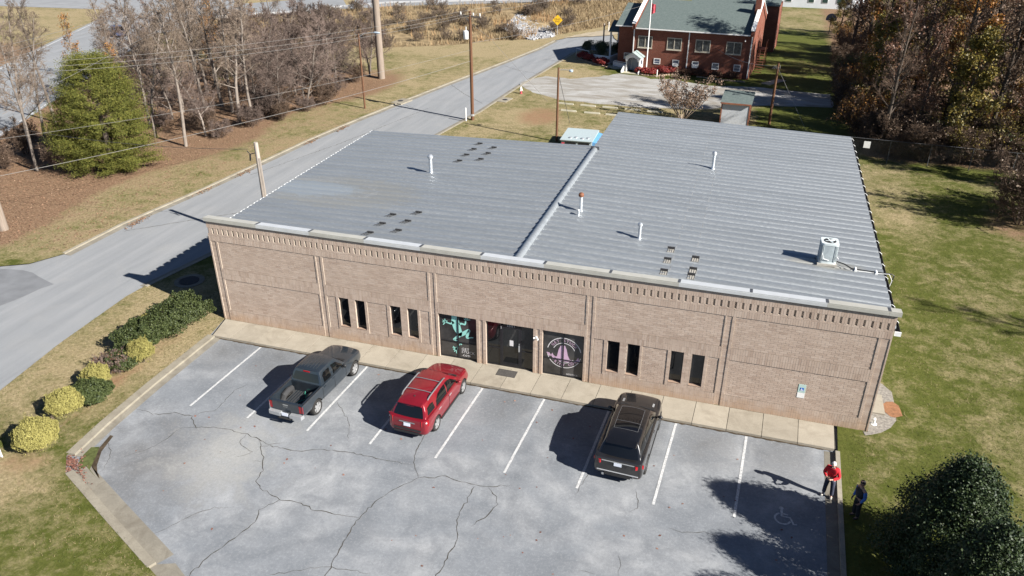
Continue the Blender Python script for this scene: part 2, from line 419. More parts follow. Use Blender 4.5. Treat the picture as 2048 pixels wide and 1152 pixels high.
def sheet(name, poly, z, mat, parent=None, rough_edge=0):
    if rough_edge:
        P = []
        for i in range(len(poly)):
            a, b = Vector(poly[i]), Vector(poly[(i+1) % len(poly)]); n = max(1, int((b-a).length/.7))
            for k in range(n):
                q = a.lerp(b, k/n); P.append((q.x+random.gauss(0, rough_edge), q.y+random.gauss(0, rough_edge)))
        poly = P
    tri = tessellate_polygon([[Vector((x,y,0)) for x, y in poly]])
    mb = MB(); mb.add([(x,y,z) for x, y in poly], [tuple(t) for t in tri]); me = mb.mesh(name, mat)
    if sum(p.normal.z for p in me.polygons) < 0: me.flip_normals()
    return obj(name, me, parent)
def inflate(poly, d):
    c = []
    n = len(poly); area = sum(poly[i][0]*poly[(i+1)%n][1]-poly[(i+1)%n][0]*poly[i][1] for i in range(n)); sgn = 1 if area > 0 else -1
    for i in range(n):
        a, b, e = Vector(poly[i-1]), Vector(poly[i]), Vector(poly[(i+1) % n])
        n1 = Vector(((b-a).y, -(b-a).x)).normalized()*sgn; n2 = Vector(((e-b).y, -(e-b).x)).normalized()*sgn
        q = (n1+n2); q = q.normalized()*min(1.6, 1/max(.4, math.sqrt((1+n1.dot(n2))/2))); c.append(tuple(b+q*d))
    return c
street = struct(sheet('street', inflate(STREET, .35), Z_ST, MATS['street_asphalt']))
lot = struct(sheet('parking_lot', inflate(LOT, .12), Z_LOT, MATS['lot_asphalt']))
sheet('darker_asphalt', [(-30,-.5),(-16.7,1.1),(-15.2,1.5),(-13.6,1.1),(-12,.55),(-12.8,-2.4),(-16,-4.4),(-30,-9)], Z_ST+.005, MATS['asphalt_patch'], street, .05)
def ribbon(mb, pts, w, z, jit=.0):
    P = []
    for a, b in zip(pts[:-1], pts[1:]):
        n = max(1, int(math.dist(a, b)/.16)) if jit else 1
        for k in range(n): P.append((a[0]+(b[0]-a[0])*k/n, a[1]+(b[1]-a[1])*k/n))
    P.append(pts[-1])
    if jit: P = [P[0]]+[(x+random.gauss(0,jit), y+random.gauss(0,jit)) for x, y in P[1:-1]]+[P[-1]]
    Lp, Rp = [], []
    for i, p in enumerate(P):
        a = P[max(0,i-1)]; b = P[min(len(P)-1,i+1)]; t = Vector((b[0]-a[0], b[1]-a[1])); t = t.normalized() if t.length else Vector((1,0))
        ww = w*(random.uniform(.45,1.5) if jit else 1)/2*(min(1, i*.5+.3) if jit else 1)*(min(1, (len(P)-1-i)*.25+.2) if jit else 1)
        Lp.append((p[0]-t.y*ww, p[1]+t.x*ww, z)); Rp.append((p[0]+t.y*ww, p[1]-t.x*ww, z))
    for i in range(len(P)-1): mb.quad(Rp[i], Rp[i+1], Lp[i+1], Lp[i])
CRACKS = [[(0.97,-7.85),(2.22,-7.91),(2.77,-7.55),(3.66,-7.58),(4.36,-8.16),(5.41,-7.87),(6.68,-7.9),(8.19,-8.29),(9.35,-8.26),(10.23,-7.88),(11.43,-7.67),(12.48,-7.67),(13.36,-7.65),(14.32,-7.58)],[(13.95,-5.45),(13.99,-6.2),(14.0,-6.74),(14.32,-7.58),(14.76,-8.24)],[(14.76,-8.24),(14.4,-8.77),(14.08,-9.19),(13.81,-9.77),(13.53,-10.87),(13.52,-11.9),(13.61,-12.68),(13.66,-13.3),(13.9,-15)],[(14.76,-8.24),(15.36,-8.05),(15.62,-7.85),(16.28,-7.92),(17.01,-7.96),(17.58,-7.95),(18.37,-7.53)],[(17.04,-8.04),(17.0,-9.05),(16.98,-9.52),(17.17,-10.25),(17.42,-10.93),(17.31,-11.71),(17.33,-12.37),(17.1,-14)],[(17.58,-7.95),(18.03,-8.36),(18.2,-8.76),(18.02,-9.35),(17.63,-10.06)],[(7.45,-8.11),(8.29,-9.17),(8.67,-9.69),(8.72,-10.28),(9.13,-10.66),(10.22,-10.89),(10.92,-10.86),(11.63,-11.0),(12.22,-11.01),(12.76,-10.97),(13.53,-10.87)],[(10.22,-10.89),(9.79,-11.63),(9.98,-12.24),(9.71,-13.17),(9.43,-14.06),(9.29,-14.57),(9.1,-16)],[(6.65,-14.07),(7.06,-13.44),(7.48,-12.76),(7.82,-12.33),(8.1,-12.02),(8.59,-11.87)],[(4.61,-4.69),(4.25,-5.34),(4.37,-6.28),(4.38,-6.97),(3.83,-7.22),(3.7,-7.64)],[(4.36,-8.16),(3.77,-8.38),(3.69,-8.94),(3.61,-9.55),(3.21,-10.18),(2.69,-10.73)],[(1.4,-10.14),(1.92,-10.52),(2.34,-11.04),(2.52,-11.73)],[(9.28,-4.74),(10.11,-5.49),(10.65,-6.2),(10.99,-7.01)],[(21.13,-5.91),(21.0,-6.65),(20.86,-7.33)],[(23.07,-6.38),(23.3,-7.3),(23.0,-7.64)],[(24.52,-7.98),(25.19,-8.03),(25.76,-7.82),(26.36,-7.84)],[(23.02,-9.81),(23.14,-10.24),(23.18,-10.68)],[(21.84,-10.87),(22.42,-10.85)],[(11.85,-14.2),(12.9,-13.6),(13.57,-13.32),(15.1,-13.14)],[(6.68,-7.9),(6.75,-8.47),(7.62,-8.87),(7.12,-9.35)],[(7.71,-8.5),(8.1,-8.15),(8.63,-7.85)],[(8.36,-9.28),(7.92,-9.32)]]
for i, c in enumerate(CRACKS):
    mb = MB(); ribbon(mb, c, .030 if i < 8 else .02, Z_LOT+.004, .03); mb.build('crack', MATS['crack'], lot)
for pts, w in [([(-13.6,8),(-8.5,12.8),(-4.2,15.9)],.05),([(-11.9,20),(-9,30),(-6.2,43)],.04),([(-8.2,53.4),(-5,49.5),(-1.5,46)],.05),([(-5,64),(-2.5,62),(.6,61)],.05),([(-9.6,43.5),(-5.5,41),(-1.2,39.5)],.04)]:
    mb = MB(); ribbon(mb, pts, w, Z_ST+.004, .03); mb.build('crack', MATS['crack'], street)
for k in range(9):                                                       # painted stall lines
    x = 3.34+2.9575*k; mb = MB(); e = -6.95 if k < 8 else -6.7
    ribbon(mb, [(x, -1.72), (x-.115, -4.3), (x-.225, e)], .105, Z_LOT+.008); mb.build('stall_line', MATS['road_paint'], lot)
# painted wheelchair symbol
mb = MB(); zz = Z_LOT+.008
def disc(mb, cx, cy, r0, r1, a0, a1, n, z):
    for i in range(n):
        a, b = a0+(a1-a0)*i/n, a0+(a1-a0)*(i+1)/n
        mb.quad((cx+r0*math.cos(a),cy+r0*math.sin(a),z),(cx+r1*math.cos(a),cy+r1*math.sin(a),z),(cx+r1*math.cos(b),cy+r1*math.sin(b),z),(cx+r0*math.cos(b),cy+r0*math.sin(b),z))
sx0, sy0 = 28.52, -6.12
disc(mb, sx0-.08, sy0+.42, 0.01, .085, 0, 2*PI, 12, zz)
disc(mb, sx0-.03, sy0-.13, .24, .31, R(112), R(345), 18, zz)
ribbon(mb, [(sx0-.07, sy0+.33), (sx0-.05, sy0-.02)], .09, zz+.001); ribbon(mb, [(sx0-.05, sy0+.14), (sx0+.16, sy0+.12)], .06, zz+.001)
ribbon(mb, [(sx0-.06, sy0+.0), (sx0+.24, sy0-.01), (sx0+.36, sy0-.33), (sx0+.47, sy0-.29)], .075, zz+.001)
mb.build('wheelchair_symbol', MATS['road_paint'], lot)
# moss and washed soil in the lot corner
sheet('moss_patch', [(1.05,-10.7),(1.25,-10.4),(1.5,-10.95),(2.1,-11.65),(2.8,-12.2),(2.5,-12.25),(1.8,-11.85),(1.4,-11.6),(1.15,-11.2)], Z_LOT+.012, MATS['moss'], lot, .06)
sheet('soil_patch', [(1.2,-9.7),(1.35,-9.8),(1.68,-10.7),(2.15,-11.4),(2.7,-11.95),(3.3,-12.4),(3.2,-12.4),(2.5,-11.95),(1.9,-11.5),(1.45,-10.9)], Z_LOT+.009, MATS['soil'], lot, .06)

# kerbs
def kerb(name, line, side, w, h0, h1, mat, gutter=0, gmat=None, gz=None, label=None):
    """side +1: kerb body lies left of the line direction"""
    mb = MB(); gb = MB(); n = len(line); out = []
    for i, p in enumerate(line):
        a, b = Vector(line[max(0,i-1)]), Vector(line[min(n-1,i+1)]); t = (b-a).normalized(); nn = Vector((-t.y, t.x))*side
        p = Vector(p); out.append((p, p+nn*w, p-nn*gutter))
    for (p, q, g), (p2, q2, g2) in zip(out[:-1], out[1:]):
        mb.hexa([(p.x,p.y,h0),(p2.x,p2.y,h0),(q2.x,q2.y,h0),(q.x,q.y,h0),(p.x,p.y,h1),(p2.x,p2.y,h1),(q2.x,q2.y,h1),(q.x,q.y,h1)])
        if gutter: gb.quad((p.x,p.y,gz+.03),(p2.x,p2.y,gz+.03),(g2.x,g2.y,gz),(g.x,g.y,gz))
    o = struct(mb.build(name, mat))
    if gutter: gb.build('gutter', gmat, o)
    return o
def resample(line, step):
    P = []
    for a, b in zip(line[:-1], line[1:]):
        n = max(1, int(math.dist(a,b)/step))
        for k in range(n): P.append((a[0]+(b[0]-a[0])*k/n, a[1]+(b[1]-a[1])*k/n))
    return P+[line[-1]]
KM, GM = MATS['kerb_concrete'], MATS['gutter_concrete']
kerb('kerb', resample(ROAD_L, 3), 1, .2, -.3, .03, KM, .42, GM, Z_ST+.004)
kerb('kerb', resample(ROAD_R[3:], 3), -1, .2, -.3, .03, KM, .42, GM, Z_ST+.004)
kerb('kerb', [(.57,-1.66),(.56,-6.13),(.66,-9.2),(.86,-11.25)], -1, .40, -.3, .015, KM, .34, GM, Z_LOT+.004)
kerb('kerb', [(1.54,-12.03),(4.5,-13.42),(7.9,-14.98)], -1, .31, -.3, .015, KM, .62, GM, Z_LOT+.004)
kerb('kerb', [(30.52,-1.75),(30.38,-8.4),(30.2,-30)], 1, .17, -.3, .03, KM, .42, GM, Z_LOT+.004)
o = sheet('pavement_apron', [(7.85,-15.0),(8.5,-14.75),(9.6,-15.35),(13.5,-17.0),(12.9,-17.9),(7.6,-15.4)], Z_LOT+.03, GM); struct(o)
# front walk: slabs
walk = struct(MB().box(.35, 30.55, -1.55, -.02, -.3, -.035).build('sidewalk', MATS['crack']))
NS = 21; SW = 30.5/NS
for i in range(NS):
    x0, x1 = .06+i*SW, .06+(i+1)*SW-.022
    tl = -.55+.55 if i == 0 else 0
    mb = MB(); f0 = x0+(.38 if i == 0 else 0); k = -.05
    a = [(f0+k*(i>0),-1.62),(x1+k,-1.62),(x1,-.004),(x0,-.004)]
    hz = random.uniform(-.004,.004)
    mb.hexa([(x,y,-.3) for x,y in a]+[(x,y,hz) for x,y in a]); mb.build('slab', MATS['concrete'], walk)
mb = MB(); ribbon(mb, [(.6,-1.66),(30.4,-1.66)], .09, Z_LOT+.012, .012); mb.build('weed_joint', MATS['soil'], walk)
# gravel lot by the church, shoulders, leaf piles along the gutter
struct(sheet('gravel_lot', [(-.1,57.6),(1.82,60.0),(4.5,59.2),(7.6,61.3),(9.3,63.6),(11.8,63.1),(13.5,62.0),(16,62.6),(20.3,60.6),(24.5,61.5),(29,61.0),(33,60.5),(33,55),(25,53.3),(21,50.6),(15.5,49.2),(10.3,49.3),(6,49.6),(2.1,51.9),(-.3,55)], .006, MATS['gravel'], None, .12))
struct(sheet('dirt_track', [(-2.6,84),(-.5,88.2),(2.2,92.4),(4.6,97),(9,102),(9,98),(6,91),(3.0,87.5),(.6,86)], .012, pm('track', (.30,.25,.175), .95, var=.15, scale=1, bump=.4, bscale=10, bdist=.02), None, .1))
struct(sheet('gravel_bed', [(31.75,-.3),(32.1,-.28),(32.45,.05),(32.8,.6),(33.1,1.2),(33.3,1.9),(33.35,2.6),(33.15,3.3),(32.8,3.9),(32.3,4.25),(31.9,4.3),(31.9,-.02),(31.75,-.02)], .012, pm('bed_gravel', (.20,.18,.155), .95, var=.3, scale=9, bump=.6, bscale=25, bdist=.02), None, .05))
# ================================================================== the brick print shop
def m_brick(name, cols, stain=True):
    m, t, b = material(name, .85, 0, .2)
    g = t.new('ShaderNodeNewGeometry'); oi = t.new('ShaderNodeObjectInfo'); p = g.outputs['Position']
    r = t.math('FRACT', t.math('ADD', g.outputs['Random Per Island'], t.math('MULTIPLY', oi.outputs['Random'], 7.31)))
    c = t.ramp(r, [(i/(len(cols)-1), q) for i, q in enumerate(cols)])
    n = t.noise(p, 1.1, 5, .65, .5); f = t.noise(p, 45, 3, .7)
    c = t.mix(t.ramp(n, [(.35,.28),(.6,0)]), c, (.27,.195,.15)); c = t.mix(t.ramp(f, [(.3,.3),(.6,0)]), c, (.3,.215,.17))
    if stain:      # iron stain creeping up from the walk
        sx = t.new('ShaderNodeSeparateXYZ'); t.link(p, sx.inputs[0])
        zz = t.math('ADD', sx.outputs[2], t.math('MULTIPLY', t.math('SUBTRACT', t.noise(p, 1.7, 4, .6), .5), -1.2))
        c = t.mix(t.ramp(zz, [(.0,.5),(.55,0)]), c, (.40,.255,.15))
    t.link(c, b.inputs['Base Color']); t.link(t.bump(f, .3, .004), b.inputs['Normal'])
    return m
BR = m_brick('taupe_brick', [(.405,.314,.248),(.47,.37,.298),(.434,.339,.270),(.492,.396,.323),(.39,.298,.235),(.453,.355,.285),(.474,.378,.306),(.365,.275,.217)])
MORT = pm('mortar', (.60,.525,.42), .95, var=.1, scale=3, spec=.1)
def m_roof():
    m, t, b = material('metal_roof', .42, .6, .5); p = t.pos(); oi = t.new('ShaderNodeObjectInfo')
    st = t.noise(t.mapping(p, (.5,3.5,1)), .9, 5, .6, .3); f = t.noise(t.mapping(p, (6,22,1)), 1.0, 4, .7)
    c = t.mix(t.ramp(st, [(.3,0),(.7,1)]), (.305,.326,.34), (.37,.39,.402)); c = t.mix(t.ramp(f, [(.4,.4),(.65,0)]), c, (.225,.242,.254))
    # sealant coat and rust-brown runs on the left slope
    w = t.noise(p, 1.1, 5, .7, 1.2)
    def near(cx, cy, rx, ry):
        sx = t.new('ShaderNodeSeparateXYZ'); t.link(p, sx.inputs[0])
        a = t.math('POWER', t.math('DIVIDE', t.math('SUBTRACT', sx.outputs[0], cx), rx), 2.0); e = t.math('POWER', t.math('DIVIDE', t.math('SUBTRACT', sx.outputs[1], cy), ry), 2.0)
        return t.math('ADD', t.math('ADD', a, e), t.math('MULTIPLY', t.math('SUBTRACT', w, .5), 1.6))
    c = t.mix(t.ramp(near(3.6,7.0,5.2,2.6), [(.55,.6),(1.0,0)]), c, (.33,.325,.295))
    c = t.mix(t.ramp(near(1.6,7.1,3.6,1.3), [(.5,.6),(1.0,0)]), c, (.38,.43,.47))
    c = t.mix(t.ramp(near(1.9,7.1,4.0,1.5), [(.74,0),(.88,.3),(.92,.3),(1.05,0)]), c, (.45,.46,.47))
    c = t.mix(t.ramp(near(29.6,5.4,1.9,.6), [(.5,.5),(1.0,0)]), c, (.36,.34,.28))
    k = t.math('MULTIPLY_ADD', oi.outputs['Random'], .1, .95); v = t.new('ShaderNodeVectorMath', operation='SCALE')
    t.link(c, v.inputs[0]); t.link(k, v.inputs['Scale']); t.link(v.outputs[0], b.inputs['Base Color'])
    t.link(t.ramp(f, [(.3,.42),(.7,.6)]), b.inputs['Roughness'])
m_roof()
pm('coping_cream', (.36,.35,.31), .5, .0, var=.06, scale=2); pm('coping_bright', (.52,.53,.53), .38, .2, var=.05, scale=2)
pm('splice_dark', (.05,.053,.06), .6, var=.2); pm('galvanised', (.55,.57,.59), .35, .7, var=.1, scale=9); pm('white_metal', (.72,.72,.70), .45, var=.05)
pm('gutter_dark', (.035,.03,.03), .7, var=.2); pm('bronze_frame', (.022,.022,.026), .35, .3, var=.15); pm('tar', (.022,.022,.024), .85, var=.3, scale=20)
pm('rust_metal', (.18,.07,.035), .7, .2, var=.35, scale=18); pm('siding_metal', (.35,.33,.29), .6, var=.08)
def m_glass(name, col=(.008,.009,.010), rough=.03, spec=.6, var=0):
    m, t, b = material(name, rough, 0, spec); b.inputs['IOR'].default_value = 1.52
    if var: t.link(t.ramp(t.noise(t.pos(), 1.2, 3), [(.3,[c*.5 for c in col]),(.7,[c*1.5 for c in col])]), b.inputs['Base Color'])
    else: b.inputs['Base Color'].default_value = (*col, 1)
    return m
m_glass('dark_glass'); m_glass('film_grey', (.048,.046,.045), .12, .5, 1); m_glass('film_dark', (.02,.02,.022), .1, .5, 1)
pm('print_teal', (.28,.60,.53), .5, var=.03); pm('print_mauve', (.50,.34,.46), .5, var=.03); pm('print_white', (.62,.60,.60), .5, var=.03)
pm('white_paint', (.74,.73,.70), .6, var=.05); pm('rubber_mat', (.055,.05,.045), .95, var=.25, scale=15, bump=.5, bscale=80); pm('sign_blue', (.02,.12,.45), .5, var=.03)
pm('sign_green', (.42,.55,.50), .4, var=.03); pm('black_plastic', (.015,.015,.016), .5, var=.1)

pm('ledge_painted_shade', (.17,.135,.105), .95, var=.3, scale=3)  # shade put into the colour, so sunlit panel ledges look no brighter than the wall
shop = thing('brick_building', 'long single-storey tan brick print shop with ribbed grey metal roof', 'building')
WL, WH = 31.88, 5.66
bricks = []; singles = []; mortar = []; ledges = []
BW, BH, J = .293, .0917, .010
def region(x0, x1, z0, z1, d, pat, keep=None):
    """brickwork in a rectangle of the front wall; d = how far its face is set back"""
    y = d; mortar.append((x0-.0005*(d>0), x1+.0005*(d>0), y+.009, .16, z0, z1))
    w, h = x1-x0, z1-z0
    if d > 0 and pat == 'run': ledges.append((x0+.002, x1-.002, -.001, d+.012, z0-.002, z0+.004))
    if pat == 'run':
        nr = max(1, round(h/(BH+J))); ch = h/nr
        for r in range(nr):
            off = (r % 2)*(BW+J)/2; x = x0-off
            while x < x1-.01:
                a, b = max(x0, x)+.004, min(x1, x+BW+J)-.006
                if b-a > .03:
                    e = random.uniform(-.0025,.0025); bx = (a, b, y+e, y+.045, z0+r*ch+.005, z0+(r+1)*ch-.005)
                    (singles if keep and len(singles) < 300 and b-a > .2 else bricks).append(bx)
                x += BW+J
    elif pat == 'stack':
        nr = max(1, round(h/(BH+J))); ch = h/nr
        for r in range(nr): bricks.append((x0+.004, x1-.004, y+random.uniform(-.002,.002), y+.045, z0+r*ch+.005, z0+(r+1)*ch-.005))
    else:
        n = max(1, round(w/(BH+J))); cw = w/n; nr = max(1, round(h/(BW+J))) if pat == 'sold' else 1; ch = h/nr
        for r in range(nr):
            for i in range(n):
                bricks.append((x0+i*cw+.005, x0+(i+1)*cw-.005, y+random.uniform(-.002,.002), y+.045, z0+r*ch+.005, z0+(r+1)*ch-.005))
REC = .02; ZB, ZL, ZM, ZU = .61, 2.44, 3.05, 4.575
opens = []
def rib(x0, x1, z0=0, z1=ZU): region(x0, x1, z0, z1, 0, 'stack')
def slot(x0, x1, z0=0, z1=ZU): region(x0, x1, z0, z1, REC, 'stack')
for a, b in ((0,.09),(.37,.49),(5.97,6.05),(6.28,6.41),(11.89,12.0),(12.22,12.34),(19.5,19.6),(19.8,19.92),(25.44,25.5),(25.74,25.86),(31.4,31.52),(31.82,31.88)): rib(a, b)
for a, b in ((.09,.37),(6.05,6.28),(12.0,12.22),(19.6,19.8),(25.5,25.74),(31.52,31.82)): slot(a, b)
for x0, x1 in ((.49,5.97),(25.86,31.40)):
    region(x0, x1, 0, ZB, 0, 'sold'); region(x0, x1, ZB, ZL, REC, 'run', keep=x0 > 20); region(x0, x1, ZL, ZM, 0, 'sold'); region(x0, x1, ZM, ZU, REC, 'run')
def winbay(x0, x1, p, wins):
    region(x0, x1, 0, ZB, 0, 'sold'); region(x0, x1, ZL, ZM, 0, 'sold'); region(x0, x1, ZM, ZU, REC, 'run')
    cur = x0; seq = sorted([(a, b, 'p') for a, b in p]+[(a, b, 'w') for a, b in wins])
    for a, b, k in seq:
        if a-cur > .02: region(cur, a, ZB, ZL, 0, 'run')
        if k == 'p': region(a, b, ZB, ZL, REC, 'run')
        else: region(a, b, ZB, .81, 0, 'sold1'); opens.append((a, b, .81, ZL, 'narrow'))
        cur = b
    if x1-cur > .02: region(cur, x1, ZB, ZL, 0, 'run')
winbay(6.41, 11.89, [(6.43,6.9),(8.6,9.66),(11.4,11.87)], [(7.04,7.58),(7.93,8.46),(9.82,10.38),(10.73,11.28)])
winbay(19.92, 25.44, [(19.94,20.39),(22.13,23.24),(24.98,25.42)], [(20.55,21.11),(21.45,22.01),(23.38,23.94),(24.29,24.84)])
region(12.34, 19.5, ZL, ZM, 0, 'sold'); region(12.34, 19.5, ZM, ZU, REC, 'run')
for a, b in ((14.28,14.43),(14.6,14.75),(17.08,17.22),(17.38,17.52)): region(a, b, 0, ZL, 0, 'stack')
region(14.43, 14.6, 0, ZL, REC, 'stack'); region(17.22, 17.38, 0, ZL, REC, 'stack'); region(19.48, 19.5, 0, ZL, 0, 'stack')
for a, b in ((12.34,14.28),(14.75,17.08),(17.52,19.48)): opens.append((a, b, 0.0, ZL, 'store'))
region(0, WL, 4.575, 4.88, 0, 'sold1'); region(0, WL, 4.88, 4.98, 0, 'run'); region(0, WL, 5.285, 5.59, 0, 'sold1'); region(0, WL, 5.59, WH, 0, 'run')
NSL = 109; per = WL/NSL                                                   # the row of notches
for i in range(NSL):
    a = i*per
    for q in range(2):
        x0 = a+.085+q*(per-.085)/2; x1 = x0+(per-.085)/2
        bricks.append((x0+.004, x1-.004, random.uniform(-.002,.002), .045, 4.985, 5.28)); mortar.append((x0, x1, .009, .16, 4.98, 5.285))
    mortar.append((a, a+.085, .075, .16, 4.98, 5.285)); bricks.append((a+.004, a+.081, .066, .12, 4.985, 5.28))
wall = obj('wall', boxes_mesh('wall', mortar, MORT), shop)
for lx in ledges: obj('ledge', boxes_mesh('ledge', [lx], MATS['ledge_painted_shade']), shop)  # thin added strips whose dark colour cancels the bright sun line under each panel
bf = obj('brickwork', boxes_mesh('brickwork', bricks, BR), shop); bf['kind'] = 'stuff'
bme = {}
for bx in singles:
    k = (round(bx[1]-bx[0], 3), round(bx[5]-bx[4], 3))
    if k not in bme: bme[k] = boxes_mesh('brick', [(0, k[0], 0, .045, 0, k[1])], BR)
    obj('brick', bme[k], shop, (bx[0], bx[2], bx[4]))
# plain outer shell behind the brick face and round the other sides
mb = MB(); D1, D2, XR = 19.25, 27.4, 15.85
for a, b, z0, z1, k in opens: pass
mb.box(.0, .14, .165, D1-.1, -.3, 4.8); mb.box(WL-.14, WL, .165, D2-.1, -.3, 4.8); mb.box(.14, XR, D1-.24, D1-.1, -.3, 4.82)
mb.box(XR, WL-.14, D2-.24, D2-.1, -.3, 4.82); mb.box(XR-.14, XR, D1-.1, D2-.1, -.3, 5.1)
mb.box(0, WL, .165, .3, 4.6, 5.66)
mb.build('side_wall', MATS['siding_metal'], shop)
inn = MB(); inn.box(.15, WL-.15, .9, 1.0, -.2, 4.6); inn.build('inner_wall', pm('interior', (.06,.055,.05), .9, var=.3, scale=1), shop)
mb = MB()
segs = sorted([(a,b) for a,b,z0,z1,k in opens]); cur = 0
for a, b in segs+[(WL,WL)]:
    if a-cur > .01: mb.box(cur+.002, a, .162, .28, -.2, 4.59)
    cur = b
for a, b, z0, z1, k in opens:
    mb.box(a, b, .162, .28, z1, 4.59)
    if z0 > 0: mb.box(a, b, .162, .28, -.2, z0)
mb.build('backing', MORT, shop)
MB().box(12.3, 19.5, -.003, .9, -.2, .008).build('threshold', MATS['concrete'], shop)
JM = pm('jamb_brick', (.40,.315,.25), .9, var=.15, scale=6)
# windows
def frame(mb, x0, x1, z0, z1, y0, y1, w):
    mb.box(x0, x0+w, y0, y1, z0, z1); mb.box(x1-w, x1, y0, y1, z0, z1); mb.box(x0+w, x1-w, y0, y1, z1-w, z1); mb.box(x0+w, x1-w, y0, y1, z0, z0+w)
for a, b, z0, z1, k in opens:
    MB().box(a, a+.004, .004, .2, z0, z1).build('jamb', JM, shop); MB().box(b-.004, b, .004, .2, z0, z1).build('jamb', JM, shop)
FR, DG = MATS['bronze_frame'], MATS['dark_glass']
SILL = m_brick('sill_brick', [(.24,.165,.12),(.28,.20,.15),(.26,.18,.13)], False)
for a, b, z0, z1, k in opens:
    if k != 'narrow': continue
    w = MB(); frame(w, a+.005, b-.005, z0+.03, z1-.005, .11, .155, .045); wo_ = w.build('window', FR, shop)
    MB().box(a+.05, b-.05, .132, .14, z0+.075, z1-.05).build('pane', DG, wo_)
    MB().hexa([(a,-.012,z0-.01),(b,-.012,z0-.01),(b,.16,z0-.01),(a,.16,z0-.01),(a,-.012,z0+.002),(b,-.012,z0+.002),(b,.16,z0+.03),(a,.16,z0+.03)]).build('sill', SILL, wo_)
def store(x0, x1, zr, xm, film, name='shop_window'):
    w = MB(); frame(w, x0+.004, x1-.004, .03, 2.43, .115, .17, .05)
    w.box(xm-.03, xm+.03, .112, .168, .08, 2.38); w.box(x0+.054, xm-.031, .114, .166, zr-.025, zr+.025); w.box(xm+.031, x1-.054, .114, .166, zr-.025, zr+.025)
    o = w.build(name, FR, shop)
    for (a, b) in ((x0+.054, xm-.031), (xm+.031, x1-.054)):
        for (c, d) in ((.08, zr-.025), (zr+.025, 2.38)): MB().box(a, b, .14, .148, c, d).build('pane', film, o)
    return o
w1 = store(12.34, 14.28, .93, 13.30, MATS['film_grey']); w3 = store(17.52, 19.48, .93, 18.50, MATS['film_grey'])
# entrance: sidelights and the glazed door
e = MB(); frame(e, 14.755, 17.075, .03, 2.43, .115, .17, .05); e.box(15.42, 15.47, .112, .168, .08, 2.38); e.box(16.43, 16.48, .112, .168, .08, 2.38)
e.box(14.806, 15.419, .114, .166, .98, 1.03); e.box(16.481, 17.024, .114, .166, .98, 1.03); e.box(15.471, 16.429, .113, .167, 2.24, 2.3)
ent = e.build('entrance_frame', FR, shop)
for a, b, c, d in ((14.806,15.419,.08,.98),(14.806,15.419,1.03,2.38),(16.481,17.024,.08,.98),(16.481,17.024,1.03,2.38),(15.471,16.429,2.3,2.38)): MB().box(a, b, .14, .148, c, d).build('pane', DG, ent)
d = MB(); frame(d, 15.475, 16.425, .06, 2.235, .105, .15, .09); d.box(15.566, 16.334, .107, .148, .15, .26); door = d.build('door', FR, shop)
MB().box(15.566, 16.334, .124, .132, .26, 2.144).build('pane', DG, door)
MB().box(16.35, 16.40, .06, .105, .98, 1.32).build('handle', MATS['galvanised'], door); MB().box(15.90, 16.08, .118, .1235, 1.22, 1.52).build('notice', MATS['print_white'], door)
MB().box(16.36, 16.39, .085, .105, 1.36, 1.42).build('lock', MATS['galvanised'], door); MB().box(15.475, 15.5, .08, .105, 2.1, 2.24).build('closer', MATS['galvanised'], door)
o = obj('street_number', text_mesh('2501', .16, MATS['print_white'], spacing=1.35), shop, (15.97, .108, 2.30), (PI/2,0,0))
# window prints (flat film on the glass)
Y0 = .137
def flat(mb, pts, y=Y0):
    tri = tessellate_polygon([[Vector((x,z,0)) for x, z in pts]]); mb.add([(x,y,z) for x, z in pts], [tuple(t) for t in tri])
# the lizard figure: body, limbs, hands as flat shapes; coordinates in metres on the window
lz = MB()
def limb(pts, ws):
    Lp, Rp = [], []
    if len(pts) > 2:                                                       # smooth the bends
        A = np.column_stack([np.array(pts), ws]); o_ = []
        for i in range(len(A)-1):
            p0, p1, p2, p3 = A[max(0,i-1)], A[i], A[i+1], A[min(len(A)-1,i+2)]
            for k in range(5): u = k/5; o_.append(.5*(2*p1+(p2-p0)*u+(2*p0-5*p1+4*p2-p3)*u*u+(3*p1-p0-3*p2+p3)*u**3))
        o_.append(A[-1]); o_ = np.array(o_); pts = [tuple(q[:2]) for q in o_]; ws = [float(q[2]) for q in o_]
    for i, (x, z) in enumerate(pts):
        a = pts[max(0,i-1)]; b = pts[min(len(pts)-1,i+1)]; t = Vector((b[0]-a[0], b[1]-a[1])).normalized()
        Lp.append((x-t.y*ws[i]/2, z+t.x*ws[i]/2)); Rp.append((x+t.y*ws[i]/2, z-t.x*ws[i]/2))
    for i in range(len(pts)-1): lz.add([(Rp[i][0],Y0,Rp[i][1]),(Rp[i+1][0],Y0,Rp[i+1][1]),(Lp[i+1][0],Y0,Lp[i+1][1]),(Lp[i][0],Y0,Lp[i][1])], [(0,1,2,3)])
limb([(13.16,2.37),(13.17,2.1),(13.24,1.75),(13.36,1.45),(13.40,1.28)], [.34,.38,.40,.30,.12])
limb([(13.08,2.02),(12.95,1.90),(12.78,1.92),(12.66,1.95)], [.16,.09,.07,.09])
for ang, L in ((100,.17),(150,.17),(190,.16),(235,.22),(40,.13)): limb([(12.66,1.95),(12.66+L*math.cos(R(ang)),1.95+L*math.sin(R(ang)))], [.06,.035])
limb([(13.35,1.95),(13.5,1.99),(13.66,1.98),(13.70,2.2)], [.12,.1,.08,.07])
for ang, L in ((10,.22),(50,.16),(160,.12),(100,.16)): limb([(13.72,2.24),(13.72+L*math.cos(R(ang)),2.24+L*math.sin(R(ang)))], [.06,.03])
limb([(13.38,1.34),(13.6,1.48),(13.86,1.70),(13.78,1.45),(13.74,1.24),(13.98,1.30),(14.06,1.30)], [.2,.2,.12,.15,.09,.05,.05])
limb([(13.40,1.36),(13.2,1.16),(13.06,1.03),(13.2,1.0),(13.28,.99)], [.2,.13,.09,.05,.04])
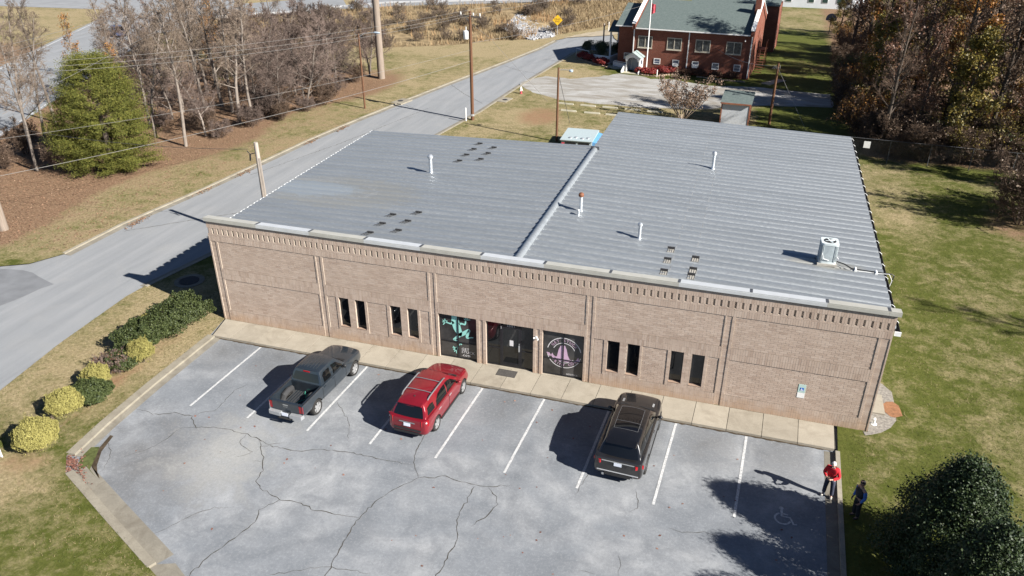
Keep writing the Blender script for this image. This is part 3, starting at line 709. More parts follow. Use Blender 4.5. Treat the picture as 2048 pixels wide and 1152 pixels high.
# the splayed hand below
lz.build('lizard_print', MATS['print_teal'], w1, fix=False, merge=False); lz = MB()
limb([(13.40,.86),(13.30,.72),(13.22,.62),(13.16,.48)], [.05,.05,.1,.12])
for ang, L in ((165,.2),(140,.22),(200,.18),(235,.2),(270,.24),(75,.2)): limb([(13.17,.5),(13.17+L*math.cos(R(ang)),.5+L*math.sin(R(ang)))], [.07,.04])
limb([(13.40,.86),(13.46,.80)], [.05,.09])
o = lz.build('hand_print', MATS['print_teal'], w1, fix=False, merge=False)
tm = MATS['print_white']
for s, z, sz in (('GET', .56, .20), ('STUCK', .40, .20), ('.com', .23, .22)):
    obj('lettering', text_mesh(s, sz, tm, .001, 1.12, 'LEFT'), w1, (13.44, Y0, z), (PI/2,0,0))
# round badge with lettering
cx, cz, rr = 18.54, 1.30, .82
bd = MB()
def ring(mb, r0, r1, a0, a1, n=40):
    for i in range(n):
        a, b = R(a0+(a1-a0)*i/n), R(a0+(a1-a0)*(i+1)/n)
        mb.add([(cx+r0*math.cos(a),Y0,cz+r0*math.sin(a)),(cx+r1*math.cos(a),Y0,cz+r1*math.sin(a)),(cx+r1*math.cos(b),Y0,cz+r1*math.sin(b)),(cx+r0*math.cos(b),Y0,cz+r0*math.sin(b))], [(0,1,2,3)])
ring(bd, rr-.035, rr, 12, 168); ring(bd, rr-.035, rr, 192, 348); ring(bd, .52, .55, 22, 158); ring(bd, .52, .55, 215, 325)
bd.build('badge_ring', MATS['print_white'], w3, fix=False)
def arc_text(txt, rad, a_mid, step, size, flip=False):
    n = len(txt)
    for i, ch in enumerate(txt):
        if ch == ' ': continue
        a = a_mid+(i-(n-1)/2)*step*(1 if flip else -1); q = R(a)
        obj('lettering', text_mesh(ch, size, MATS['print_mauve'], .001), w3, (cx+rad*math.cos(q), Y0, cz+rad*math.sin(q)), (PI/2, -(q-PI/2) if not flip else -(q+PI/2), 0))
arc_text('GET STUCK', .665, 90, 13.5, .2); arc_text('PRINT CO.', .665, 270, 12.5, .2, True)
fr = MB()
flat(fr, [(18.2,1.05),(18.28,1.45),(18.36,1.66),(18.46,1.72),(18.58,1.7),(18.66,1.5),(18.72,1.2),(18.82,.98),(19.0,.95),(18.9,.84),(18.7,.82),(18.5,.84),(18.3,.8),(18.22,.86),(18.02,.92),(17.92,1.08),(17.98,1.22),(18.04,1.1),(18.12,1.04)])
flat(fr, [(17.92,1.08),(17.84,1.2),(17.7,1.22),(17.72,1.16),(17.8,1.12),(17.78,1.06),(17.88,1.02)], Y0-.0008)
flat(fr, [(18.95,.93),(19.12,1.0),(19.22,1.18),(19.26,1.0),(19.32,.98),(19.2,.88),(19.05,.84)], Y0-.0008)
fr.build('frog_print', MATS['print_mauve'], w3, fix=False, merge=False)
obj('lettering', text_mesh('GETSTUCK', .11, tm, .001, 1.05), w3, (18.95, Y0, .16), (PI/2,0,0))
# coping in lengths with dark splice plates
xs_ = [-.06,2.96,5.89,8.8,11.65,14.6,17.54,20.47,23.39,26.31,29.25,31.55,32.0]
for i, (a, b) in enumerate(zip(xs_[:-1], xs_[1:])):
    c = MB(); c.hexa([(a,-.07,5.80),(b-.004,-.07,5.80),(b-.004,.36,5.76),(a,.36,5.76),(a,-.07,5.855),(b-.004,-.07,5.855),(b-.004,.36,5.805),(a,.36,5.805)])
    c.box(a, b-.004, -.075, -.05, 5.66, 5.80); c.box(a, b-.004, .335, .36, 5.45, 5.76); c.box(a, b-.004, -.055, -.02, 5.665, 5.70)
    c.build('coping', MATS['coping_bright' if i in (1,3,5,8,9) else 'coping_cream'], shop)
    if i < 11: MB().hexa([(b-.055,-.06,5.85),(b+.055,-.06,5.85),(b+.055,.34,5.80),(b-.055,.34,5.80),(b-.055,-.06,5.862),(b+.055,-.06,5.862),(b+.055,.34,5.815),(b-.055,.34,5.815)]).build('splice_plate', MATS['splice_dark'], shop)
# ---------------- roof of ribbed panels
roof = bpy.data.objects.new('roof', None); COL.objects.link(roof); roof.parent = shop
ZR, ZE = 5.30, 4.90
PITCH = .61
prof = [(0,0),(.022,.002),(.05,.055),(.085,.082),(.18,.102),(.305,.11),(.43,.102),(.525,.082),(.56,.055),(.588,.002),(PITCH,0)]
def rz(x): return ZE+(ZR-ZE)*(x/XR) if x < XR else ZE+(ZR-ZE)*(WL+.1-x)/(WL+.1-XR)
def panel_mesh(x0, x1, lift=0.0):
    mb = MB()
    for (y0, h0), (y1, h1) in zip(prof[:-1], prof[1:]):
        mb.quad((x0,y0,rz(x0)+h0+lift),(x1,y0,rz(x1)+h0+lift),(x1,y1,rz(x1)+h1+lift),(x0,y1,rz(x0)+h1+lift))
    for x, sgn in ((x0,-1),(x1,1)):                                        # closed ends
        mb.poly([(x, y, rz(x)+h+lift) for y, h in prof]+[(x, PITCH, rz(x)-.03+lift), (x, 0, rz(x)-.03+lift)])
    
    if x1 > XR and x1 < 30:                                                # dark sealant bead along the end lap
        for (y0, h0), (y1, h1) in zip(prof[2:-3], prof[3:-2]): mb.add([(x1-.01,y0,rz(x1)+h0+lift+.003),(x1+.025,y0,rz(x1)+h0+.003),(x1+.025,y1,rz(x1)+h1+.003),(x1-.01,y1,rz(x1)+h1+lift+.003)], [(0,1,2,3)], 1)
    if x0 < 0: mb.box(x0-.02, x0+.025, .10, PITCH-.12, rz(x0)+.06, rz(x0)+.107, 2)
    me = mb.mesh('roof_panel', [MATS['metal_roof'], MATS['lap_grey'], MATS['white_metal']], R(30))
    if sum(p.normal.z for p in me.polygons) < 0: me.flip_normals()
    return me
pm('lap_grey', (.13,.135,.14), .8, var=.3)
left_me = panel_mesh(-.08, XR+.02); 
up_a, up_b = panel_mesh(XR-.02, 22.75, .012), panel_mesh(XR-.02, 23.7, .012); lo_a, lo_b = panel_mesh(22.6, WL+.12), panel_mesh(23.55, WL+.12)
nL, nR = int((D1-.36)/PITCH), int((D2-.36)/PITCH)
for i in range(nL): obj('roof_panel', left_me, roof, (0, .36+i*PITCH, random.uniform(-.002,.002)))
for i in range(nR):
    z = random.uniform(-.002,.002)
    obj('roof_panel', up_a if i % 2 else up_b, roof, (0, .36+i*PITCH, z)); obj('roof_panel', lo_a if i % 2 else lo_b, roof, (0, .36+i*PITCH, z))
D1 = .36+nL*PITCH; D2 = .36+nR*PITCH
mb = MB(); n = 10
for i in range(n):                                                         # rounded ridge cap
    a, b = PI*i/n, PI*(i+1)/n
    f = lambda q, y: (XR+.16-.19*math.cos(q), y, 5.37+.19*math.sin(q))
    mb.quad(f(a,.37), f(a,D1-.9), f(b,D1-.9), f(b,.37))
mb.box(XR-.05, XR-.028, .37, D1-.9, 5.27, 5.38); mb.box(XR+.35, XR+.375, .37, D1-.9, 5.27, 5.39)
mb.build('ridge_cap', MATS['metal_roof'], roof, R(30))
MB().hexa([(XR-.13,D1-.93,5.3),(XR+.5,D1-.93,5.3),(XR+.42,D1-.55,5.3),(XR-.1,D1-.5,5.3),(XR-.08,D1-.9,5.62),(XR+.44,D1-.9,5.62),(XR+.4,D1-.6,5.42),(XR+.0,D1-.6,5.42)]).build('ridge_flashing', MATS['splice_dark'], roof)
# eave gutter on the right with straps
mb = MB(); gx0, gx1 = WL+.10, WL+.27
mb.box(gx0, gx1, .1, D2, 4.74, 4.752); mb.box(gx1-.012, gx1, .1, D2, 4.752, 4.90); mb.box(gx0, gx0+.012, .1, D2, 4.752, 4.86)
mb.build('gutter', MATS['gutter_dark'], roof)
MB().box(gx0-.06, gx1+.02, .06, .098, 4.73, 4.92).build('gutter_end', MATS['white_metal'], roof)
st_me = None
for i in range(20):
    y = .9+i*1.35
    if y > D2-.2: break
    mb = MB(); mb.tube([(gx0-.04,0,4.98),(gx0+.06,0,5.0),(gx1+.005,0,4.92),(gx1+.008,0,4.84)], .012, 5)
    if st_me is None: st_me = mb.mesh('gutter_strap', MATS['white_metal'])
    obj('gutter_strap', st_me, roof, (0,y,0))
# dark brackets standing on every other panel
bk = MB(); bk.box(-.17,.17,.15,.19,-.01,.075); bk.box(-.17,.17,.08,.15,.05,.075)
for x in (-.13,0,.13): bk.obox((x-.09,-.04,.02),(.028,.34,.02),-.55)
bk_me = bk.mesh('roof_bracket', MATS['tar'])
bo = MB()
for x in (-.15,-.05,.05,.15): bo.box(x-.012,x+.012,-.2,.16,.0,.02)
bo.box(-.17,.17,.14,.2,.0,.12); bo.box(-.17,.17,-.2,.14,-.01,.012,1)
bo_me = bo.mesh('roof_bracket', [MATS['tar'], MATS['siding_metal']])
for x, y in [(8.43,17.07),(8.45,15.86),(8.4,14.7),(8.38,13.5),(9.61,16.5),(9.63,15.3),(9.57,14.1),(8.14,4.4),(8.13,3.2),(8.05,2.0),(9.33,5.0),(9.26,3.8),(9.3,2.6)]:
    i = round((y-.36-.3)/PITCH); obj('roof_bracket', bk_me, roof, (x, .36+i*PITCH+.3, rz(x)+.105))
for x, y in [(22.55,4.34),(22.54,3.1),(22.54,1.9),(23.75,3.7),(23.76,2.5),(23.74,1.9)]:
    i = round((y-.36-.3)/PITCH); obj('roof_bracket', bo_me, roof, (x, .36+i*PITCH+.3, rz(x)+.108))
# vent pipes
def vent(x, y, h, r, cap, mat2):
    mb = MB(); z = rz(x)+.06
    mb.lathe([(r*2.0,-.03),(r*1.5,.02),(r*1.15,.06),(r,.10),(r,h*.8)], 12, (0,0,0))
    if cap: mb.lathe([(r*.8,h*.78),(r*1.55,h*.82),(r*1.6,h*.86),(r*1.6,h*.93),(r*.9,h*1.0),(.01,h*1.02)], 12, (0,0,0), 1)
    else: mb.lathe([(r*.9,h*.78),(r*1.0,h),(r*.7,h*1.01)], 12, (0,0,0), 1)
    mb.box(-r*2.2, r*2.2, -r*2.2, r*2.2, -.05, -.015)
    return mb.build('vent_pipe', [MATS['galvanised'], mat2], roof, R(35), (x,y,z))
vent(7.48, 11.17, 1.15, .105, True, MATS['galvanised']); vent(23.49, 16.91, 1.1, .085, True, MATS['galvanised'])
vent(17.45, 7.55, 1.05, .09, True, MATS['rust_metal']); vent(20.91, 5.22, .85, .075, True, MATS['galvanised']); vent(17.46, 7.02, .32, .055, False, MATS['white_metal'])
# ---------------- things fixed to or standing on the shop
ac = thing('air_conditioner', 'pale blue-grey condenser unit on the right slope of the metal roof', 'air conditioner', (29.53,5.62,rz(29.53)+.14), R(3)); ac.scale = (1.02,1.02,1.06)
ACM = pm('unit_paint', (.50,.55,.55), .5, var=.05); ACD = pm('unit_grille', (.30,.34,.35), .6, var=.1)
mb = MB(); q = []
for cxx, cyy, a0 in ((.24,.24,0),(-.24,.24,90),(-.24,-.24,180),(.24,-.24,270)):
    for k in range(5): a = R(a0+90*k/4); q.append((cxx+.12*math.cos(a), cyy+.12*math.sin(a)))
mb.prism(q, .1, .88); mb.build('cabinet', ACD, ac, R(35))
mb = MB(); mb.prism([(x*1.03,y*1.03) for x,y in q], .88, .97); mb.prism([(x*1.03,y*1.03) for x,y in q], .04, .12)
for k in range(28):
    a = 2*PI*k/28; 
    i = int(k*len(q)/28); x, y = q[i]; mb.box(x*1.02-.008, x*1.02+.008, y*1.02-.008, y*1.02+.008, .12, .88)
mb.build('casing', ACM, ac, R(35))
mb = MB(); mb.lathe([(.27,.966),(.27,.976),(.10,.985),(.01,.985)], 20); mb.build('fan_opening', MATS['tar'], ac)
mb = MB()
for k in range(4): mb.obox((.13*math.cos(k*PI/2+.4), .13*math.sin(k*PI/2+.4), .995), (.2,.09,.008), k*PI/2+.4, .25)
mb.lathe([(.06,.98),(.07,1.0),(.05,1.01)], 12); mb.build('fan_blade', ACM, ac)
mb = MB(); mb.box(-.42,.42,-.42,-.34,-.06,.04); mb.box(-.42,.42,.34,.42,-.06,.04); mb.box(-.4,-.34,-.34,.34,-.02,.04); mb.box(.34,.4,-.34,.34,-.02,.04)
mb.build('stand', MATS['siding_metal'], ac)
mb = MB(); mb.tube([(.05,-.38,.2),(-.2,-.42,.28),(-.3,-.4,.55)], .014, 6); mb.tube([(.36,-.3,.15),(.44,-.34,.3),(.36,-.36,.4)], .014, 6); mb.build('cable', MATS['white_metal'], ac)
ln = thing('refrigerant_line', 'black insulated pipe run across the roof from the condenser to the eave', 'pipe', (0,0,0))
z = rz(30.5)+.15
mb = MB(); mb.tube([(29.95,5.5,z+.12),(30.3,5.35,z+.1),(30.6,5.2,z),(30.85,5.2,z-.02),(31.7,5.2,z-.04),(32.3,5.2,z-.05),(32.42,5.2,z-.1),(32.38,5.15,z-.5),(32.1,5.1,z-.9)], .028, 6); mb.build('pipe', MATS['black_plastic'], ln)
mb = MB(); mb.tube([(29.9,5.42,z-.02),(30.6,5.1,z-.05),(31.6,5.1,z-.05),(32.2,5.1,z-.02),(32.36,5.08,z-.3),(32.3,5.06,z-.7)], .014, 5); mb.build('cable', MATS['white_metal'], ln)
for x in (30.78, 31.66):
    mb = MB(); mb.tube([(x,5.02,rz(x)+.13),(x,5.34,rz(x)+.13)], .06, 10); mb.build('support', MATS['white_metal'], ln)
cm = thing('security_camera', 'white twin security camera on the brick pier right of the entrance', 'camera', (17.24,0,2.0))
mb = MB(); mb.lathe([(.05,0),(.05,-.03)], 10, (0,0,0), 0, 'Y'); mb.build('mount', MATS['white_paint'], cm)
mb = MB(); mb.tube([(-.02,-.03,.02),(-.12,-.10,-.02)], .045, 8); mb.tube([(.02,-.03,.0),(.10,-.12,-.06)], .045, 8); mb.ball((0,-.06,.05), .05, 8, 6); mb.build('housing', MATS['white_paint'], cm, R(40))
sg = thing('parking_sign', 'small blue and white accessible parking sign on the brick wall', 'sign', (28.98,.02,1.12))
MB().box(-.15,.15,-.012,.0,.27,.68).build('plate', MATS['sign_green'], sg); MB().box(-.15,.15,-.012,0,0,.255).build('lower_plate', MATS['white_paint'], sg)
MB().box(-.08,.08,-.016,-.0125,.36,.52).build('symbol_panel', MATS['sign_blue'], sg)
mb = MB()
for (x0,z0),(x1,z1) in (((-.02,.50),(-.02,.42)),((-.02,.42),(.03,.42)),((.03,.42),(.05,.38)),((-.045,.43),(-.05,.39)),((-.05,.39),(-.01,.375)),((-.01,.375),(.025,.395))): mb.tube([(x0,-.0175,z0),(x1,-.0175,z1)], .007, 4)
mb.build('symbol', MATS['white_paint'], sg)
mt = thing('door_mat', 'dark brown doormat lying on the walk at the shop entrance', 'doormat', (15.93,-.42,0.006))
MB().box(-.46,.46,-.27,.27,0,.012).build('mat', MATS['rubber_mat'], mt)
tag(MB().hexa([(31.9,1.4,0),(32.7,1.4,0),(32.7,2.9,0),(31.9,2.9,0),(31.9,1.4,.09),(32.7,1.4,.09),(32.7,2.9,.09),(31.9,2.9,.09)]).build('concrete_pad', MATS['concrete'], None), 'pale concrete pad beside the right corner of the brick shop', 'pad')
tag(sheet('clay_spill', [(32.72,1.7),(32.9,1.45),(33.15,1.35),(33.35,1.6),(33.42,2.0),(33.36,2.35),(33.1,2.55),(32.85,2.45),(32.72,2.3)], .02, pm('red_clay', (.22,.10,.045), .95, var=.3, scale=4, bump=.5, bscale=15, bdist=.03), None, .04), kind='structure')
vp = thing('vent_pipe', 'short white goose-neck vent pipe in the gravel by the shop corner', 'pipe', (32.18,.62,0))
mb = MB(); mb.tube([(0,0,-.1),(0,0,.25),(-.02,-.06,.33),(-.06,-.12,.3)], .055, 8); mb.lathe([(.14,.0),(.12,.03),(.06,.04)], 10); mb.build('pipe', MATS['white_paint'], vp, R(40))
# ================================================================== vehicles
def paint(name, col, metal=.3, rough=.32):
    m, t, b = material(name, rough, metal, .5, 1.0); b.inputs['Base Color'].default_value = (*col, 1)
    n = t.noise(t.objc(), 2.5, 3); t.link(t.ramp(n, [(.3,[c*.9 for c in col]),(.7,[c*1.1 for c in col])]), b.inputs['Base Color'])
    return m
PT_TRUCK, PT_RED, PT_DARK = paint('slate_paint', (.024,.033,.043), .35), paint('red_paint', (.19,.006,.013), .25, .35), paint('charcoal_paint', (.022,.021,.022), .4)
pm('tyre', (.022,.021,.02), .85, var=.2, scale=12, spec=.3); pm('alloy', (.42,.42,.42), .35, .6, var=.06, space='obj'); pm('dark_alloy', (.12,.12,.125), .35, .7, var=.06)
pm('chrome', (.65,.66,.67), .15, 1.0, var=.03); pm('trim_black', (.014,.014,.015), .6, var=.15); pm('bed_liner', (.03,.03,.031), .8, var=.2, scale=10); pm('silver_trim', (.40,.41,.42), .35, .5, var=.04); pm('rail_silver', (.20,.20,.21), .4, .4, var=.05); pm('seal_grey', (.10,.10,.105), .5, var=.1)
m_glass('car_glass', (.004,.0045,.005), .02, .6); m_glass('tail_red', (.28,.006,.01), .1, .6); m_glass('lamp_clear', (.5,.5,.5), .1, .6); m_glass('pano_glass', (.004,.004,.005), .03, .6)
pm('plate_white', (.62,.65,.72), .5, var=.03); pm('plate_ink', (.03,.06,.2), .5, var=.03); pm('rope_green', (.05,.32,.22), .7, var=.1); pm('under_black', (.012,.012,.012), .9, var=.2)
def cr(p0, p1, p2, p3, t):
    return .5*((2*p1)+(-p0+p2)*t+(2*p0-5*p1+4*p2-p3)*t*t+(-p0+3*p1-3*p2+p3)*t**3)
def curve_pts(P, n):
    P = np.array(P, float); out = []
    for i in range(len(P)-1):
        a, b, c, d = P[max(0,i-1)], P[i], P[i+1], P[min(len(P)-1,i+2)]
        for k in range(n): out.append(cr(a, b, c, d, k/n))
    out.append(P[-1]); return np.array(out)
def body_loft(stations, nu=4, nv=3):
    """stations: (y, zb, ws, wm, zm, wb, zbelt, wt, zt, zc); closed body shell"""
    S = curve_pts(stations, nu); rows = []
    for y, zb, ws, wm, zm, wb, zl, wt, zt, zc in S:
        half = [(0,zb),(ws*.8,zb),(ws,zb+.05),(wm*.985,(zb+zm)/2+.02),(wm,zm),(wb,zl),((wb+wt)/2+.015,(zl+zt)/2+.02),(wt,zt),(wt*.55,zt+(zc-zt)*.7),(0,zc)]
        h = curve_pts(half, nv); h[:,0] = np.maximum(h[:,0], 0); h[0,0] = h[-1,0] = 0
        full = np.concatenate([h, (h*[-1,1])[-2:0:-1]]); rows.append(np.column_stack([full[:,0], np.full(len(full), y), full[:,1]]))
    mb = MB(); n = len(rows[0])
    for r in rows: mb.v.extend([tuple(p) for p in r])
    for i in range(len(rows)-1):
        for j in range(n):
            k = (j+1) % n; mb.f.append([i*n+j, i*n+k, (i+1)*n+k, (i+1)*n+j]); mb.m.append(0)
    mb.f.append(list(range(n))); mb.m.append(0); mb.f.append([(len(rows)-1)*n+j for j in range(n)][::-1]); mb.m.append(0)
    return mb
class Cabin:
    def __init__(s, yfb, yft, yrb, yrt, wbf, wbr, wtf, wtr, zb, zt, crown=.05, fb=.12, rb=.05, bs=.03, bt=.03, zbr=None, ztr=None):
        s.__dict__.update(locals()); s.zbr = zb if zbr is None else zbr; s.ztr = zt if ztr is None else ztr
    def hw(s, t, q):
        b = s.wbr+(s.wbf-s.wbr)*t+4*t*(1-t)*s.bt; a = s.wtr+(s.wtf-s.wtr)*t+4*t*(1-t)*s.bt*.8
        return b+(a-b)*q+s.bs*math.sin(PI*q)
    def yz(s, t, q):
        y0 = s.yrb+(s.yrt-s.yrb)*q; y1 = s.yfb+(s.yft-s.yfb)*q
        z0 = s.zbr+(s.ztr-s.zbr)*q; z1 = s.zb+(s.zt-s.zb)*q
        arch = 4*t*(1-t)*.03*q
        return y0+(y1-y0)*t, z0+(z1-z0)*t+arch
    def side(s, t, q, sg): y, z = s.yz(t, q); return Vector((sg*s.hw(t,q), y, z))
    def front(s, u, q): y, z = s.yz(1, q); return Vector((u*s.hw(1,q), y+s.fb*(1-u*u)*(1-.3*q), z))
    def rear(s, u, q): y, z = s.yz(0, q); return Vector((u*s.hw(0,q), y-s.rb*(1-u*u), z))
    def top(s, u, t):
        y, z = s.yz(t, 1); y += (s.fb*.7*(1-u*u)*max(0,t*2-1)**2)-(s.rb*(1-u*u)*max(0,1-2*t)**2)
        e = min(1, t*6, (1-t)*6)
        return Vector((u*s.hw(t,1), y, z+s.crown*(1-u*u)*(.25+.75*e)))
    def shell(s):
        mb = MB(); N = 12
        def grid(f, nu, nv):
            b = len(mb.v)
            for i in range(nu+1):
                for j in range(nv+1): mb.v.append(tuple(f(i/nu, j/nv)))
            for i in range(nu):
                for j in range(nv): mb.f.append([b+i*(nv+1)+j, b+(i+1)*(nv+1)+j, b+(i+1)*(nv+1)+j+1, b+i*(nv+1)+j+1]); mb.m.append(0)
        grid(lambda a, b: s.side(a,b,1), N, 6); grid(lambda a, b: s.side(a,b,-1), N, 6)
        grid(lambda a, b: s.front(a*2-1,b), 8, 6); grid(lambda a, b: s.rear(a*2-1,b), 8, 6); grid(lambda a, b: s.top(a*2-1,b), 8, N)
        b = len(mb.v); 
        mb.poly([s.side(1,0,1), s.side(0,0,1), s.side(0,0,-1), s.side(1,0,-1)])
        me = mb.mesh('cabin', []); bm = bmesh.new(); bm.from_mesh(me)
        bmesh.ops.remove_doubles(bm, verts=bm.verts, dist=.004)
        ed = [e for e in bm.edges if len(e.link_faces) == 2 and e.calc_face_angle(0) > R(28) and e.verts[0].co.z+e.verts[1].co.z > 2*(s.zb+.06)]
        try: bmesh.ops.bevel(bm, geom=ed, offset=.035, segments=2, profile=.6, affect='EDGES')
        except Exception: pass
        bmesh.ops.recalc_face_normals(bm, faces=bm.faces); bm.to_mesh(me); bm.free(); return smooth_mesh(me, 40)
    def side_pane(s, poly, sg, off=.008):
        """window from an outline in side view (y, z)"""
        P = [Vector(p) for p in poly]; pts = list(P); n = len(P)
        y0, y1 = min(p.x for p in P), max(p.x for p in P); z0, z1 = min(p.y for p in P), max(p.y for p in P)
        for a in np.arange(y0+.06, y1, .09):
            for b in np.arange(z0+.05, z1, .08):
                if pip(np.array(a), np.array(b), [(p.x,p.y) for p in P]): pts.append(Vector((a,b)))
        V, E, F, *_ = delaunay_2d_cdt(pts, [(i,(i+1)%n) for i in range(n)], [], 0, 1e-5)
        mb = MB(); W3 = []
        for v in V:
            q = .5; t = .5
            for _ in range(12):
                z0_ = s.zbr+(s.zb-s.zbr)*t; z1_ = s.ztr+(s.zt-s.ztr)*t+4*t*(1-t)*.03; q = (v[1]-z0_)/(z1_-z0_)
                a = s.yrb+(s.yrt-s.yrb)*q; b = s.yfb+(s.yft-s.yfb)*q; t = (v[0]-a)/(b-a)
            p = s.side(t, q, sg); W3.append(p+Vector((sg*off, 0, off*.45)))
        Fk = [f for f in F if pip(np.array(sum(V[i][0] for i in f)/len(f)), np.array(sum(V[i][1] for i in f)/len(f)), [(p.x,p.y) for p in P])]
        mb.add(W3, Fk); return mb
    def end_pane(s, which, u0, u1, q0, q1, off=.009):
        mb = MB(); f = s.front if which == 'front' else s.rear; d = 1 if which == 'front' else -1
        n, m = 8, 5; b = len(mb.v)
        for i in range(n+1):
            for j in range(m+1):
                q = q0+(q1-q0)*j/m; u = u0+(u1-u0)*i/n; mb.v.append(tuple(f(u, q)+Vector((0, d*off, off*.6))))
        for i in range(n):
            for j in range(m): mb.f.append([i*(m+1)+j, (i+1)*(m+1)+j, (i+1)*(m+1)+j+1, i*(m+1)+j+1]); mb.m.append(0)
        return mb
    def top_pane(s, u0, u1, t0, t1, off=.007):
        mb = MB(); n, m = 8, 8
        for i in range(n+1):
            for j in range(m+1): mb.v.append(tuple(s.top(u0+(u1-u0)*i/n, t0+(t1-t0)*j/m)+Vector((0,0,off))))
        for i in range(n):
            for j in range(m): mb.f.append([i*(m+1)+j, (i+1)*(m+1)+j, (i+1)*(m+1)+j+1, i*(m+1)+j+1]); mb.m.append(0)
        return mb
def wheel(parent, x, y, r, w, sg, rim, spokes=5):
    h = thing_part = bpy.data.objects.new('wheel', None); COL.objects.link(h); h.parent = parent; h.location = (x, y, r); h.empty_display_size = .1
    mb = MB(); mb.lathe([(r*.66,-w/2),(r*.93,-w/2),(r*.985,-w*.36),(r,-w*.2),(r,w*.2),(r*.985,w*.36),(r*.93,w/2),(r*.66,w/2),(r*.64,w*.3),(r*.64,-w*.3),(r*.66,-w/2)], 28, (0,0,0), 0, 'X', False)
    mb.build('tyre', MATS['tyre'], h, R(50))
    mb = MB(); o = sg*w*.36
    mb.lathe([(r*.66,sg*w*.46),(r*.70,sg*w*.49),(r*.62,sg*w*.44),(r*.58,sg*w*.25)], 28, (0,0,0), 0, 'X', False)
    mb.lathe([(r*.18,sg*w*.30),(r*.17,sg*w*.46),(r*.02,sg*w*.47)], 14, (0,0,0), 0, 'X')
    for k in range(spokes):
        a = 2*PI*k/spokes+.3; c, d = math.cos(a), math.sin(a); wd = r*.115
        P = []
        for (rad, ww, xo) in ((r*.12, wd*1.0, .46), (r*.63, wd*1.5, .43)):
            for sx in (-1, 1):
                for dx in (-.05, 0): P.append((sg*w*(xo+dx*2), c*rad-d*ww*sx, d*rad+c*ww*sx))
        mb.hexa([P[0],P[1],P[3],P[2],P[4],P[5],P[7],P[6]])
    mb.build('rim', rim, h, R(30))
    mb = MB(); mb.lathe([(r*.6,sg*w*.1),(r*.05,sg*w*.1)], 16, (0,0,0), 0, 'X'); mb.build('brake_disc', MATS['under_black'], h)
def arches(me, ys, r, hw, depth=.34, extra=None):
    cut = []
    for y in ys:
        for sg in (-1, 1):
            mb = MB(); mb.tube([(sg*(hw-depth), y, r*.98), (sg*(hw+.3), y, r*.98)], r*1.17, 28, 1); c = mb.mesh('c', [])
            c.materials.append(None); c.materials.append(None); cut.append(c)
    return bool_cut(me, cut+(extra or []))
def panel_gap(parent, cab_x, pts, name='door_seam'): pass
def plate(parent, y, z, txt, rx=.12):
    o = MB().box(-.15,.15,-.012,.0,-.075,.075).build('number_plate', MATS['plate_white'], parent, loc=(0,y,z)); o.rotation_euler = (-rx,0,0)
    return o

# ---------------------------------------------------------------- red SUV
HEAD = -.043
suv = thing('parked_suv', 'glossy red crossover with silver roof rails parked nose-in', 'suv', (13.5,-3.78,Z_LOT), HEAD)
ST = [(-2.385,.42,.62,.70,.62,.66,.90,.60,1.0,1.02),(-2.33,.36,.78,.85,.64,.82,.97,.76,1.07,1.08),(-2.1,.30,.85,.905,.66,.885,1.0,.83,1.09,1.10),(-1.4,.26,.87,.925,.64,.905,1.0,.85,1.08,1.09),
      (0,.25,.87,.92,.62,.90,.97,.85,1.05,1.06),(1.0,.25,.87,.92,.62,.895,.95,.83,1.03,1.05),(1.5,.26,.86,.915,.62,.87,.92,.76,1.0,1.04),(1.95,.27,.82,.89,.60,.82,.85,.68,.93,.97),(2.24,.30,.70,.80,.56,.72,.74,.58,.83,.87),(2.385,.36,.5,.58,.52,.54,.64,.44,.70,.73)]
me = body_loft(ST).mesh('body', []); me.materials.append(PT_RED); me.materials.append(MATS['under_black'])
me = arches(me, (-1.405,1.45), .355, .92); smooth_mesh(me, 42); obj('body', me, suv)
cb = Cabin(1.2,.42,-2.24,-1.93,.80,.80,.60,.585,1.0,1.60,.055,.16,.07,.035,.035,ztr=1.585)
me = cb.shell(); me.materials.append(PT_RED); obj('cabin', me, suv)
CG = MATS['car_glass']
